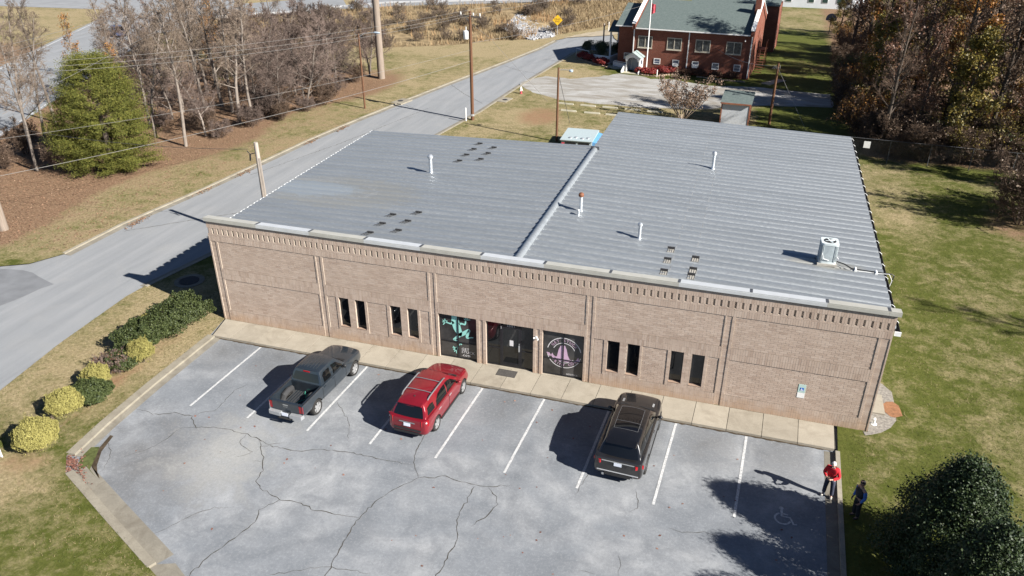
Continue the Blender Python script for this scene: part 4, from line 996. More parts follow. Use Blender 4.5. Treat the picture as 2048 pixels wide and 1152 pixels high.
for sg in (-1,1):
    cb.side_pane([(.92,1.06),(.42,1.42),(.15,1.49),(-.08,1.505),(-.1,1.06)], sg).build('side_window', CG, suv, True)
    cb.side_pane([(-.16,1.06),(-.14,1.505),(-.5,1.50),(-.85,1.46),(-1.12,1.30),(-1.2,1.08),(-1.1,1.06)], sg).build('side_window', CG, suv, True)
    cb.side_pane([(-1.34,1.12),(-1.36,1.40),(-1.55,1.44),(-1.86,1.40),(-1.98,1.12)], sg).build('side_window', CG, suv, True)
    mb = MB(); mb.tube([(sg*.595,.14,1.60),(sg*.61,.05,1.665),(sg*.615,-.6,1.685),(sg*.61,-1.4,1.67),(sg*.595,-1.58,1.60)], .03, 6); mb.build('roof_rail', MATS['rail_silver'], suv, True)
    mb = MB(); mb.ball((sg*1.0,.78,1.10),(.10,.085,.07),10,6); mb.tube([(sg*.84,.80,1.06),(sg*.96,.79,1.09)], .03, 6); mb.build('wing_mirror', PT_RED, suv, True)
    for y in (.02,-1.05): MB().box(sg*.905-.02, sg*.905+.02, y-.12, y+.10, .90, .935).build('door_handle', MATS['silver_trim'], suv)
    mb = MB(); mb.obox((sg*.770,-2.255,.93), (.34,.10,.26), sg*.66); mb.build('tail_light', MATS['tail_red'], suv); mb = MB(); mb.ball((sg*.83,-2.27,.97), (.05,.05,.05), 8, 6); mb.build('reverse_lamp', MATS['lamp_clear'], suv, True)
    mb = MB(); mb.hexa([(sg*.55,2.2,.72),(sg*.80,1.98,.72),(sg*.84,1.90,.72),(sg*.6,2.3,.72),(sg*.52,2.05,.86),(sg*.74,1.85,.86),(sg*.80,1.80,.86),(sg*.56,2.18,.86)]); mb.build('headlight', MATS['lamp_clear'], suv)
    MB().box(sg*.86-.02*sg, sg*.93, -.95, .98, .26, .36).build('sill_cladding', MATS['trim_black'], suv)
    for y, f in ((-1.405,'r'),(1.45,'f')): wheel(suv, sg*.80, y, .355, .23, sg, MATS['alloy'], 5)
    for y in (-.12,): MB().box(sg*.915, sg*.9255, y-.006, y+.006, .38, .98).build('door_seam', MATS['under_black'], suv)
cb.end_pane('rear',-.86,.86,.10,.84).build('rear_window', CG, suv, True); cb.end_pane('front',-.9,.9,.05,.92).build('windscreen', CG, suv, True)
for y in (-.28,-1.12): mb = MB(); mb.tube([(-.61,y,1.665),(-.3,y,1.69),(.3,y,1.69),(.61,y,1.665)], .02, 6); mb.build('crossbar', MATS['rail_silver'], suv, True)
mb = MB(); mb.hexa([(-.56,-2.06,1.56),(.56,-2.06,1.56),(.56,-1.86,1.585),(-.56,-1.86,1.585),(-.54,-2.08,1.59),(.54,-2.08,1.59),(.54,-1.86,1.625),(-.54,-1.86,1.625)]); mb.build('spoiler', PT_RED, suv)
MB().box(-.36,.36,-2.402,-2.34,.88,.94).build('tailgate_trim', MATS['chrome'], suv); MB().box(-.62,.62,-2.42,-2.2,.52,.60).build('bumper_step', MATS['trim_black'], suv); MB().box(-.64,.64,-2.40,-2.2,.33,.44).build('lower_bumper', MATS['trim_black'], suv)
plate(suv, -2.402, .79, ''); MB().box(-.01,.01,-2.02,-1.99,1.08,1.1).build('wiper', MATS['trim_black'], suv)
mb = MB(); mb.tube([(-.5,1.22,1.05),(-.05,1.14,1.09)], .012, 5); mb.tube([(.1,1.26,1.05),(.5,1.14,1.09)], .012, 5); mb.box(-.66,.66,1.16,1.30,1.035,1.05); mb.build('wiper_cowl', MATS['trim_black'], suv)
mb = MB(); mb.ball((0,-1.55,1.66),(.02,.06,.04),6,5); mb.build('antenna', MATS['trim_black'], suv)
for x, s_, w in ((-.55,'CHEVROLET',.0),(.5,'EQUINOX',0)): obj('badge', text_mesh(s_, .05, MATS['chrome'], .001), suv, (x,-2.36,1.0 if x < 0 else .70), (PI/2-.1,0,0))

# ---------------------------------------------------------------- grey pickup
tr = thing('pickup_truck', 'slate grey crew-cab pickup with open bed, parked by the left end', 'pickup', (8.12,-4.22,Z_LOT), HEAD)
ST = [(-2.52,.52,.70,.80,.70,.80,1.0,.78,1.10,1.10),(-2.46,.48,.80,.845,.70,.845,1.02,.825,1.12,1.12),(-1.5,.46,.82,.86,.70,.855,1.02,.83,1.12,1.12),(-.95,.40,.83,.86,.70,.855,1.02,.83,1.12,1.12),
      (0,.36,.83,.86,.70,.86,1.02,.83,1.11,1.12),(1.0,.36,.83,.86,.70,.855,1.0,.80,1.09,1.13),(1.5,.38,.82,.86,.70,.85,.98,.74,1.07,1.13),(2.1,.40,.80,.85,.68,.82,.94,.68,1.03,1.08),(2.45,.42,.72,.78,.64,.74,.86,.6,.95,1.0),(2.60,.45,.58,.64,.60,.60,.76,.5,.84,.87)]
me = body_loft(ST).mesh('body', []); me.materials.append(PT_TRUCK); me.materials.append(MATS['bed_liner'])
bedc = MB(); bedc.box(-.74,.74,-2.42,-.99,.62,1.5,1); bedm = bedc.mesh('c', []); bedm.materials.append(None); bedm.materials.append(None)
me = arches(me, (-1.49,1.73), .37, .86, .30, [bedm]); smooth_mesh(me, 42); obj('body', me, tr)
cb = Cabin(1.12,.50,-.96,-.74,.77,.785,.60,.60,1.06,1.66,.045,.13,.015,.03,.02)
me = cb.shell(); me.materials.append(PT_TRUCK); obj('cabin', me, tr)
for sg in (-1,1):
    cb.side_pane([(.88,1.13),(.46,1.50),(.14,1.56),(.06,1.56),(.06,1.13)], sg).build('side_window', CG, tr, True)
    cb.side_pane([(-.10,1.13),(-.10,1.56),(-.52,1.55),(-.66,1.46),(-.68,1.13)], sg).build('side_window', CG, tr, True)
    mb = MB(); mb.ball((sg*.98,.72,1.18),(.10,.06,.09),10,6); mb.tube([(sg*.80,.74,1.13),(sg*.93,.73,1.16)], .03, 6); mb.build('wing_mirror', MATS['trim_black'], tr, True)
    for y in (-.02,-.74): MB().box(sg*.865-.018, sg*.865+.018, y-.10, y+.06, .98, 1.015).build('door_handle', PT_TRUCK, tr)
    for y in (.02,-.95,.98): MB().box(sg*.861, sg*.8665, y-.006, y+.006, .45, 1.04).build('door_seam', MATS['under_black'], tr)
    mb = MB(); mb.box(sg*.66 if sg > 0 else -.84, .84 if sg > 0 else -.66, -2.535, -2.47, .72, 1.06); mb.build('tail_light', MATS['tail_red'], tr)
    mb = MB(); mb.hexa([(sg*.5,2.45,.72),(sg*.72,2.36,.72),(sg*.76,2.28,.72),(sg*.6,2.55,.72),(sg*.5,2.36,.92),(sg*.70,2.26,.92),(sg*.74,2.2,.92),(sg*.56,2.46,.92)]); mb.build('headlight', MATS['lamp_clear'], tr)
    for y in (-1.49,1.73): wheel(tr, sg*.745, y, .37, .24, sg, MATS['alloy'], 6)
    mb = MB(); mb.tube([(sg*.66,-1.86,.64),(sg*.60,-1.78,.86),(sg*.58,-1.5,.93),(sg*.60,-1.22,.86),(sg*.66,-1.14,.64)], .13, 8); mb.build('wheel_house', MATS['bed_liner'], tr, True)
    MB().box(sg*.83-.015, sg*.83+.025, -2.46, -1.0, 1.105, 1.135).build('bed_rail', MATS['trim_black'], tr)
cb.end_pane('rear',-.86,.86,.22,.80).build('rear_window', CG, tr, True); cb.end_pane('front',-.9,.9,.06,.9).build('windscreen', CG, tr, True)
for k in range(6):
    u = -.62+k*.248; mb = MB()
    P = [cb.top(u, .12+.72*j/6)+Vector((0,0,.004)) for j in range(7)]; mb.tube(P, .012, 5); mb.build('roof_rib', PT_TRUCK, tr, True)
mb = MB(); p = cb.rear(0,.92); mb.box(-.16,.16,p.y-.03,p.y+.02,p.z-.03,p.z+.015); mb.build('brake_light', MATS['tail_red'], tr)
for k in range(9):
    x = -.52+k*.13; MB().box(x-.025, x+.025, -2.40, -1.0, .621, .634).build('bed_ridge', MATS['bed_liner'], tr)
mb = MB(); mb.box(-.655,.655,-2.545,-2.50,.68,1.125); mb.build('tailgate', PT_TRUCK, tr); MB().box(-.13,.13,-2.552,-2.543,.98,1.03).build('tailgate_handle', MATS['chrome'], tr)
mb = MB(); mb.hexa([(-.80,-2.68,.46),(-.24,-2.70,.46),(-.24,-2.48,.46),(-.84,-2.48,.46),(-.80,-2.68,.64),(-.24,-2.70,.62),(-.24,-2.48,.64),(-.84,-2.48,.66)]); mb.hexa([(.24,-2.70,.46),(.80,-2.68,.46),(.84,-2.48,.46),(.24,-2.48,.46),(.24,-2.70,.62),(.80,-2.68,.64),(.84,-2.48,.66),(.24,-2.48,.64)]); mb.box(-.24,.24,-2.66,-2.48,.46,.56)
mb.build('rear_bumper', MATS['silver_trim'], tr); plate(tr, -2.675, .60, '', .05)
MB().box(-.3,.3,-2.75,-2.66,.40,.43).build('hitch_step', MATS['under_black'], tr)
mb = MB(); mb.hexa([(-.78,2.35,.42),(.78,2.35,.42),(.56,2.66,.46),(-.56,2.66,.46),(-.78,2.35,.60),(.78,2.35,.60),(.56,2.68,.60),(-.56,2.68,.60)]); mb.build('front_bumper', MATS['silver_trim'], tr)
mb = MB(); mb.tube([(-.02,-1.05,.70),(.05,-1.2,.66),(.16,-1.18,.66),(.2,-1.4,.66),(.3,-1.42,.66),(.24,-1.6,.66),(.1,-1.75,.66),(.05,-2.0,.66),(-.1,-2.1,.66)], .014, 5); mb.build('rope', MATS['rope_green'], tr, True)
obj('badge', text_mesh('GMC', .10, MATS['chrome'], .001), tr, (0,-2.548,.90), (PI/2,0,0))
mb = MB(); mb.box(-.66,.66,1.14,1.28,1.10,1.125); mb.tube([(-.5,1.2,1.13),(0,1.12,1.17)], .012, 5); mb.tube([(.08,1.22,1.13),(.55,1.1,1.17)], .012, 5); mb.build('wiper_cowl', MATS['trim_black'], tr)

# ---------------------------------------------------------------- charcoal SUV
rv = thing('parked_suv', 'black and charcoal luxury SUV with panoramic glass roof', 'suv', (22.36,-3.77,Z_LOT), HEAD+.005)
ST = [(-2.42,.45,.74,.82,.66,.80,.98,.76,1.08,1.09),(-2.37,.36,.86,.93,.66,.90,1.02,.84,1.13,1.14),(-2.1,.30,.92,.975,.68,.95,1.06,.88,1.15,1.16),(-1.4,.28,.94,.99,.68,.965,1.06,.89,1.15,1.16),
      (0,.27,.94,.985,.66,.955,1.04,.89,1.12,1.13),(1.0,.27,.94,.985,.66,.95,1.03,.87,1.11,1.14),(1.5,.28,.93,.985,.66,.94,1.01,.82,1.10,1.14),(2.0,.29,.90,.965,.64,.90,.97,.75,1.06,1.10),(2.3,.32,.80,.88,.60,.81,.88,.66,.98,1.02),(2.43,.38,.62,.70,.56,.66,.76,.54,.86,.90)]
me = body_loft(ST).mesh('body', []); me.materials.append(PT_DARK); me.materials.append(MATS['under_black'])
me = arches(me, (-1.445,1.475), .395, .985); smooth_mesh(me, 42); obj('body', me, rv)
cb = Cabin(1.14,.36,-2.22,-1.86,.86,.84,.645,.62,1.08,1.70,.045,.17,.08,.035,.035,ztr=1.655)
RB = paint('black_roof', (.006,.006,.007), .2, .3)
me = cb.shell(); me.materials.append(RB); obj('cabin', me, rv)
for sg in (-1,1):
    cb.side_pane([(.88,1.15),(.40,1.53),(.1,1.60),(-.08,1.61),(-.1,1.15)], sg).build('side_window', CG, rv, True)
    cb.side_pane([(-.15,1.15),(-.13,1.61),(-.6,1.60),(-1.08,1.55),(-1.12,1.16)], sg).build('side_window', CG, rv, True)
    cb.side_pane([(-1.2,1.17),(-1.16,1.55),(-1.5,1.52),(-1.8,1.46),(-1.9,1.2)], sg).build('side_window', CG, rv, True)
    mb = MB(); mb.ball((sg*1.06,.74,1.19),(.11,.075,.08),10,6); mb.tube([(sg*.88,.78,1.13),(sg*1.0,.75,1.17)], .035, 6); mb.build('wing_mirror', RB, rv, True)
    for y in (-.02,-1.05): MB().box(sg*.955-.018, sg*.955+.02, y-.10, y+.08, .98, 1.01).build('door_handle', PT_DARK, rv)
    mb = MB(); mb.obox((sg*.815,-2.335,.935), (.34,.10,.15), sg*.60); mb.build('tail_light', MATS['tail_red'], rv)
    mb = MB(); mb.hexa([(sg*.6,2.22,.82),(sg*.86,2.0,.82),(sg*.9,1.92,.82),(sg*.66,2.36,.82),(sg*.56,2.08,.98),(sg*.8,1.86,.98),(sg*.86,1.8,.98),(sg*.6,2.22,.98)]); mb.build('headlight', MATS['lamp_clear'], rv)
    MB().hexa([(sg*.60,1.42,1.118),(sg*.68,1.42,1.108),(sg*.68,1.66,1.10),(sg*.60,1.66,1.112),(sg*.60,1.42,1.135),(sg*.68,1.42,1.125),(sg*.68,1.66,1.117),(sg*.60,1.66,1.129)]).build('bonnet_vent', MATS['silver_trim'], rv)
    for y in (-1.445,1.475): wheel(rv, sg*.86, y, .395, .26, sg, MATS['dark_alloy'], 5)
    MB().box(sg*.93-.02*sg, sg*.99, -1.0, 1.0, .30, .40).build('sill_cladding', MATS['trim_black'], rv)
    mb = MB(); mb.lathe([(.06,-2.46),(.06,-2.38)], 10, (sg*.56,0,.36), 0, 'Y'); mb.build('exhaust_tip', MATS['chrome'], rv)
    MB().box(sg*.74, sg*.86, -2.40, -2.34, .44, .52).build('reflector', MATS['tail_red'], rv)
cb.end_pane('rear',-.88,.88,.08,.82).build('rear_window', CG, rv, True); cb.end_pane('front',-.9,.9,.05,.92).build('windscreen', CG, rv, True)
cb.top_pane(-.72,.72,.52,.93).build('glass_roof', MATS['pano_glass'], rv, True); cb.top_pane(-.72,.72,.30,.505).build('glass_roof', MATS['pano_glass'], rv, True)
mb = MB()
for t in (.295,.512,.936): mb.tube([cb.top(-.73+1.46*j/8, t)+Vector((0,0,.006)) for j in range(9)], .007, 4)
for u in (-.73,.73): mb.tube([cb.top(u, .295+.641*j/8)+Vector((0,0,.006)) for j in range(9)], .007, 4)
mb.build('roof_seal', MATS['seal_grey'], rv)
mb = MB(); mb.hexa([(-.60,-2.08,1.60),(.60,-2.08,1.60),(.60,-1.8,1.65),(-.60,-1.8,1.65),(-.58,-2.12,1.63),(.58,-2.12,1.63),(.58,-1.8,1.695),(-.58,-1.8,1.695)]); mb.build('spoiler', RB, rv)
MB().box(-.64,.64,-2.445,-2.36,.995,1.02).build('tailgate_trim', MATS['silver_trim'], rv); MB().box(-.36,.36,-2.435,-2.37,.84,.985).build('plate_recess', MATS['trim_black'], rv); plate(rv, -2.437, .915, '', .0)
mb = MB(); mb.hexa([(-.84,-2.36,.44),(.84,-2.36,.44),(.84,-2.2,.44),(-.84,-2.2,.44),(-.80,-2.46,.52),(.80,-2.46,.52),(.86,-2.3,.60),(-.86,-2.3,.60)]); mb.build('bumper_skirt', MATS['silver_trim'], rv)
MB().box(-.52,.52,-2.475,-2.3,.36,.47).build('diffuser', MATS['trim_black'], rv)
obj('badge', text_mesh('RANGE ROVER', .075, MATS['silver_trim'], .001, 1.6), rv, (0,-2.41,1.06), (PI/2-.15,0,0))
mb = MB(); mb.box(-.72,.72,1.16,1.30,1.12,1.14); mb.tube([(-.5,1.24,1.15),(0,1.14,1.19)], .012, 5); mb.tube([(.1,1.25,1.15),(.55,1.12,1.19)], .012, 5); mb.build('wiper_cowl', MATS['trim_black'], rv)
# ================================================================== people
pm('skin', (.50,.30,.22), .6, var=.06, scale=10); pm('skin_tan', (.33,.19,.13), .6, var=.06, scale=10); pm('red_knit', (.50,.012,.02), .9, var=.15, scale=14, bump=.4, bscale=90)
pm('navy_cloth', (.03,.034,.055), .9, var=.2, scale=10); pm('white_hair', (.62,.60,.56), .8, var=.1, scale=25); pm('dark_hair', (.012,.009,.008), .7, var=.2, scale=30)
pm('shoe_grey', (.42,.40,.36), .7, var=.1); pm('vest_black', (.014,.014,.017), .8, var=.2, scale=12); pm('shirt_blue', (.05,.14,.40), .9, var=.15, scale=12); pm('trouser_black', (.014,.014,.016), .9, var=.2); pm('shoe_dark', (.02,.016,.013), .6, var=.2)
def skin_mesh(name, verts, edges, radii, root, mat, sub=2):
    me = bpy.data.meshes.new(name); me.from_pydata([tuple(v) for v in verts], edges, [])
    o = bpy.data.objects.new(name, me); COL.objects.link(o)
    md = o.modifiers.new('s', 'SKIN'); md.use_smooth_shade = True
    sv = me.skin_vertices[0].data
    for i, r in enumerate(radii):
        sv[i].radius = r if isinstance(r, tuple) else (r, r); sv[i].use_root = (i == root)
    sb = o.modifiers.new('u', 'SUBSURF'); sb.levels = sub; sb.render_levels = sub
    dg = bpy.context.evaluated_depsgraph_get(); dg.update(); res = bpy.data.meshes.new_from_object(o.evaluated_get(dg))
    bpy.data.objects.remove(o); res.materials.clear(); res.materials.append(mat); res.name = name
    res.polygons.foreach_set('use_smooth', np.ones(len(res.polygons), bool))
    return res
def join_mesh(name, parts, mats):
    bm = bmesh.new()
    for me in parts: bm.from_mesh(me)
    out = bpy.data.meshes.new(name); bm.to_mesh(out); bm.free()
    for m in mats: out.materials.append(m)
    return out
def person(label, loc, rz, J, mats, kind):
    """J: joint positions, facing -Y"""
    P = thing('person', label, 'person', loc, rz); s, top, bot, shoe, hair = mats
    V = Vector
    hip, chest, neck, head = J['hip'], J['chest'], J['neck'], J['head']
    verts = [hip, chest, neck, head]; rad = [(.12,.09),(.12,.09),.055,.075]; E = [(0,1),(1,2),(2,3)]
    for sd in ('l','r'):
        b = len(verts); verts += [J['sh'+sd], J['el'+sd], J['wr'+sd], J['ha'+sd], J['th'+sd], J['kn'+sd], J['an'+sd], J['to'+sd]]
        rad += [.062,.043,.03,(.036,.022),.085,.058,.042,(.045,.03)]
        E += [(1,b),(b,b+1),(b+1,b+2),(b+2,b+3),(0,b+4),(b+4,b+5),(b+5,b+6),(b+6,b+7)]
    parts = [skin_mesh('body', verts, E, rad, 0, s)]
    # head with nose, brow, ears
    hb = MB(); hd = V(head); up = (hd-V(neck)).normalized(); f = V(J['look']).normalized(); sd = f.cross(up).normalized()
    M = Matrix((sd, f, up)).transposed()
    def hp(x, y, z): return hd+M @ V((x,y,z))
    ring = []
    for i in range(9):
        t = PI*i/8; z = -.125*math.cos(t)+.02; rr = math.sin(t)**.75
        wx = .076*(1-.18*max(0,-z/.12)); wy = .092
        for j in range(14):
            a = 2*PI*j/14; hb.v.append(tuple(hp(wx*rr*math.cos(a), wy*rr*math.sin(a)*(1.0), z)))
    for i in range(8):
        for j in range(14): hb.f.append([i*14+j, i*14+(j+1)%14, (i+1)*14+(j+1)%14, (i+1)*14+j]); hb.m.append(0)
    hb.add([hp(-.014,.085,.0),hp(.014,.085,.0),hp(.017,.088,-.035),hp(-.017,.088,-.035),hp(0,.118,-.032),hp(0,.09,.015)], [(0,1,5),(0,5,4,3),(1,2,4,5),(3,4,2)])
    for q in (-1,1): hb.ball(tuple(hp(q*.078,-.005,-.005)), (.014,.022,.03), 6, 5)
    parts.append(hb.mesh('head', [s], True))
    # hands: palm plus five bent fingers
    for q in ('l','r'):
        w, h = V(J['wr'+q]), V(J['ha'+q]); d = (h-w).normalized(); n = V(J['palm'+q]).normalized(); k = d.cross(n).normalized()
        fb = MB(); fb.obox(h+d*.02, (.001,.001,.001))
        for i in range(4):
            o = h+d*.035+k*(.027-.018*i); L = (.068,.078,.072,.056)[i]
            fb.tube([o-d*.03, o, o+d*L*.45+n*.012, o+d*L*.75+n*.04, o+d*L*.8+n*.06], [.0105,.0105,.0095,.0085,.006], 6)
        tb = h+k*.03-d*.02; fb.tube([tb, tb+k*.022+d*.02+n*.01, tb+k*.018+d*.05+n*.03], [.0125,.011,.007], 6)
        fb.ball(tuple(h+d*.015), (.04,.04,.026), 8, 6)
        parts.append(fb.mesh('hand', [s], True))
    obj('body', join_mesh('body', parts, [s]), P)
    fm = MB()
    for q in (-1,1): fm.ball(tuple(hp(q*.03,.082,.012)), (.011,.008,.007), 6, 4)
    fm.build('eye', MATS['dark_hair'], P); fm = MB(); fm.obox(tuple(hp(0,.083,-.062)), (.045,.008,.008), 0); fm.build('mouth', MATS['rust_metal'], P)
    hm = MB()
    for i in range(7):
        t = PI*.5*i/6
        for j in range(14):
            a = 2*PI*j/14; low = .01+(.075 if math.sin(a) > .35 else -.055)*(1 if i == 0 else 0)
            r_ = math.cos(t); z = .03+.118*math.sin(t) if i else low
            hm.v.append(tuple(hp(.086*max(r_,.02)*math.cos(a), (.100*math.sin(a)-.008)*max(r_,.02), z)))
    for i in range(6):
        for j in range(14): hm.f.append([i*14+j, i*14+(j+1)%14, (i+1)*14+(j+1)%14, (i+1)*14+j]); hm.m.append(0)
    hm.build('hair', hair, P, True)
    # trousers
    v2 = [V(hip)+V((0,0,.06)), V(hip)-V((0,0,.02))]; r2 = [(.175,.135),(.18,.14)]; e2 = [(0,1)]
    for q in ('l','r'):
        b = len(v2); v2 += [J['th'+q], J['kn'+q], V(J['an'+q])+V((0,0,.0))]; r2 += [.105,.082,.075]; e2 += [(1,b),(b,b+1),(b+1,b+2)]
    obj('trousers', skin_mesh('trousers', v2, e2, r2, 0, bot), P)
    # upper garment with sleeves
    v3 = [V(hip)+V((0,0,.02)), (V(hip)+V(chest))/2, V(chest), V(neck)-V((0,0,.03))]; r3 = [(.19,.145),(.195,.15),(.20,.14),.08]; e3 = [(0,1),(1,2),(2,3)]
    if kind == 'vest':
        for q in ('l','r'):
            b = len(v3); v3.append(V(J['sh'+q])+V((0,0,.0))); r3.append(.10); e3.append((2,b))
        obj('vest', skin_mesh('vest', v3, e3, [(.205,.165),(.21,.17),(.215,.165),.085,.10,.10], 0, top[0]), P)
        for q in ('l','r'):
            a = [J['sh'+q], J['el'+q], J['wr'+q]]; obj('sleeve', skin_mesh('sleeve', a, [(0,1),(1,2)], [.082,.065,.05], 0, top[1]), P)
    else:
        for q in ('l','r'):
            b = len(v3); v3 += [J['sh'+q], J['el'+q], V(J['wr'+q])]; r3 += [.088,.072,.05]; e3 += [(2,b),(b,b+1),(b+1,b+2)]
        obj('sweater', skin_mesh('sweater', v3, e3, r3, 0, top), P)
        cm_ = MB(); cm_.lathe([(.062,-.03),(.07,.0),(.06,.03)], 12, tuple(V(neck)-V((0,0,.02)))); cm_.build('collar', bot, P, True)
    for q in ('l','r'):
        a, t_ = V(J['an'+q]), V(J['to'+q]); d = (t_-a); d.z = 0; d.normalize(); g = V((a.x, a.y, .0))
        obj('shoe', skin_mesh('shoe', [g-d*.06+V((0,0,.045)), g+d*.05+V((0,0,.05)), g+d*.17+V((0,0,.035))], [(0,1),(1,2)], [(.045,.045),(.05,.045),(.045,.03)], 1, shoe), P)
    return P
J1 = dict(hip=(0,0,.93), chest=(0,-.04,1.30), neck=(0,-.07,1.46), head=(0,-.12,1.60), look=(0,-.9,-.55),
  shl=(-.19,-.03,1.37), ell=(-.27,-.08,1.10), wrl=(-.12,-.30,1.10), hal=(-.07,-.36,1.13), palml=(.3,0,1),
  shr=(.19,-.03,1.37), elr=(.29,-.08,1.10), wrr=(.12,-.30,1.06), har=(.06,-.36,1.07), palmr=(-.3,0,1),
  thl=(-.10,0,.84), knl=(-.13,-.03,.47), anl=(-.15,0,.09), tol=(-.17,-.12,.04), thr=(.10,0,.84), knr=(.13,-.03,.47), anr=(.15,0,.09), tor=(.18,-.12,.04))
pr = person('white-haired man in red sweater and navy trousers looking at a phone in his hands', (30.1,-4.5,Z_LOT+.02), R(-22), J1, (MATS['skin'], MATS['red_knit'], MATS['navy_cloth'], MATS['shoe_grey'], MATS['white_hair']), 'sweater')
ph = thing('mobile_phone', 'small phone held by the man in the red sweater', 'phone', (30.1,-4.5,Z_LOT+.02), R(-22)); MB().obox((-.005,-.415,1.135), (.085,.15,.012), 0, .45).build('case', MATS['black_plastic'], ph)
J2 = dict(hip=(0,0,.92), chest=(0,0,1.30), neck=(0,-.01,1.47), head=(0,-.03,1.61), look=(0,-1,-.15),
  shl=(-.19,0,1.37), ell=(-.25,.02,1.09), wrl=(-.21,-.10,.88), hal=(-.20,-.14,.83), palml=(1,0,0),
  shr=(.19,0,1.37), elr=(.25,.02,1.09), wrr=(.21,-.10,.88), har=(.20,-.14,.83), palmr=(-1,0,0),
  thl=(-.09,0,.83), knl=(-.10,-.02,.46), anl=(-.11,.02,.09), tol=(-.12,-.10,.04), thr=(.09,0,.83), knr=(.10,-.02,.46), anr=(.11,.02,.09), tor=(.12,-.10,.04))
person('dark-haired man in black vest and blue shirt standing on the grass by the kerb', (31.0,-5.5,.01), R(-62), J2, (MATS['skin_tan'], (MATS['vest_black'], MATS['shirt_blue']), MATS['trouser_black'], MATS['shoe_dark'], MATS['dark_hair']), 'vest')
# ================================================================== the red brick church and what stands round it
RBK = pm('red_brick', (.165,.052,.03), .9, var=.22, scale=3)
def m_redbrick():
    m, t, b = material('red_brickwork', .9, 0, .2); v = t.objc(); bt = t.new('ShaderNodeTexBrick')
    bt.inputs['Scale'].default_value = 1.0; bt.inputs['Brick Width'].default_value = .22; bt.inputs['Row Height'].default_value = .076; bt.inputs['Mortar Size'].default_value = .006
    bt.inputs['Color1'].default_value = (.19,.058,.033,1); bt.inputs['Color2'].default_value = (.135,.04,.024,1); bt.inputs['Mortar'].default_value = (.22,.15,.12,1)
    sx = t.new('ShaderNodeSeparateXYZ'); t.link(v, sx.inputs[0]); cb_ = t.new('ShaderNodeCombineXYZ'); t.link(t.math('ADD', sx.outputs[0], sx.outputs[1]), cb_.inputs[0]); t.link(sx.outputs[2], cb_.inputs[1]); t.link(cb_.outputs[0], bt.inputs['Vector'])
    n = t.noise(v, .8, 5, .6); t.link(t.mix(t.ramp(n, [(.35,.45),(.6,0)]), bt.outputs[0], (.11,.035,.022)), b.inputs['Base Color'])
m_redbrick(); RBW = MATS['red_brickwork']
def m_shingle(name, c0, c1):
    m, t, b = material(name, .95, 0, .15); v = t.objc(); n = t.noise(t.mapping(v, (3,1,14)), 1.2, 4, .7); f = t.noise(v, 9, 4, .7)
    c = t.mix(t.ramp(n, [(.3,0),(.7,1)]), c0, c1); t.link(t.mix(t.ramp(f, [(.35,.4),(.6,0)]), c, [q*.6 for q in c0]), b.inputs['Base Color']); return m
SHG = m_shingle('grey_shingle', (.085,.11,.105), (.13,.155,.148)); WP = MATS['white_paint']
pm('stained_glass', (.05,.055,.055), .25, var=.5, scale=4); pm('blind_glass', (.07,.09,.13), .2, var=.4, scale=3); pm('stone_frame', (.42,.38,.30), .8, var=.1); pm('painted_wood', (.66,.65,.62), .7, var=.08)
pm('rust_brick', (.26,.10,.055), .9, var=.2, scale=2); pm('edging', (.30,.22,.16), .9, var=.2, scale=4); pm('porch_floor', (.38,.35,.25), .8, var=.1)
CH = thing('church', 'red brick church with grey shingle roof and tall paired windows', 'church', (10.5,66.05,0), R(-4.6))
LW, DP, EV, RG = 13.75, 12.0, 5.05, 7.35
mb = MB(); mb.box(0, LW, 0, .3, -.3, EV); mb.box(0, LW, DP-.3, DP, -.3, EV)
for x0, x1 in ((0,.3),(LW-.3,LW)): mb.prism([(.3,-.3),(DP-.3,-.3),(DP-.3,EV),(DP/2,RG),(.3,EV)], x0, x1, 0, Matrix(((0,0,1,0),(1,0,0,0),(0,1,0,0),(0,0,0,1))))
mb.build('wall', RBW, CH)
def slope(x0, x1, y0, y1, z0, z1, th, mat, name='roof', parent=None, x0t=None, x1t=None):
    a = x0 if x0t is None else x0t; b = x1 if x1t is None else x1t
    return MB().hexa([(x0,y0,z0),(x1,y0,z0),(b,y1,z1),(a,y1,z1),(x0,y0,z0+th),(x1,y0,z0+th),(b,y1,z1+th),(a,y1,z1+th)]).build(name, mat, parent or CH)
r1 = slope(.31, LW-.31, -.35, DP/2, EV-.12, RG, .12, SHG); slope(.31, LW-.31, DP+.35, DP/2+.003, EV-.12, RG, .12, SHG)
mb = MB(); mb.box(.31, LW-.31, -.43, -.351, EV-.16, EV-.04); mb.build('gutter', WP, CH)
for x0, col in ((-.08,WP),(LW-.26,RBW)):                                # raised gable parapets
    mb = MB()
    for s in (0, 1):
        ya, yb = (-.5, DP/2) if s == 0 else (DP+.5, DP/2+.002)
        mb.hexa([(x0,ya,EV-.2),(x0+.34,ya,EV-.2),(x0+.34,yb,RG+.02),(x0,yb,RG+.02),(x0,ya,EV+.42),(x0+.34,ya,EV+.42),(x0+.34,yb,RG+.55),(x0,yb,RG+.55)])
    mb.build('gable_parapet', RBW, CH)
    mb = MB()
    for s in (0, 1):
        ya, yb = (-.56, DP/2) if s == 0 else (DP+.56, DP/2+.002)
        mb.hexa([(x0-.05,ya,EV+.422),(x0+.39,ya,EV+.422),(x0+.39,yb,RG+.552),(x0-.05,yb,RG+.552),(x0-.05,ya,EV+.53),(x0+.39,ya,EV+.53),(x0+.39,yb,RG+.65),(x0-.05,yb,RG+.65)])
    mb.build('parapet_coping', WP, CH)
MB().box(LW-.62, LW-.0, DP/2-2.2, DP/2-1.5, RG-1.2, RG+.9).build('chimney', RBW, CH)
for x in (.08, 6.6, LW-.1): MB().box(x-.05, x+.05, -.12, -.02, .2, EV-.05).build('downspout', WP, CH)
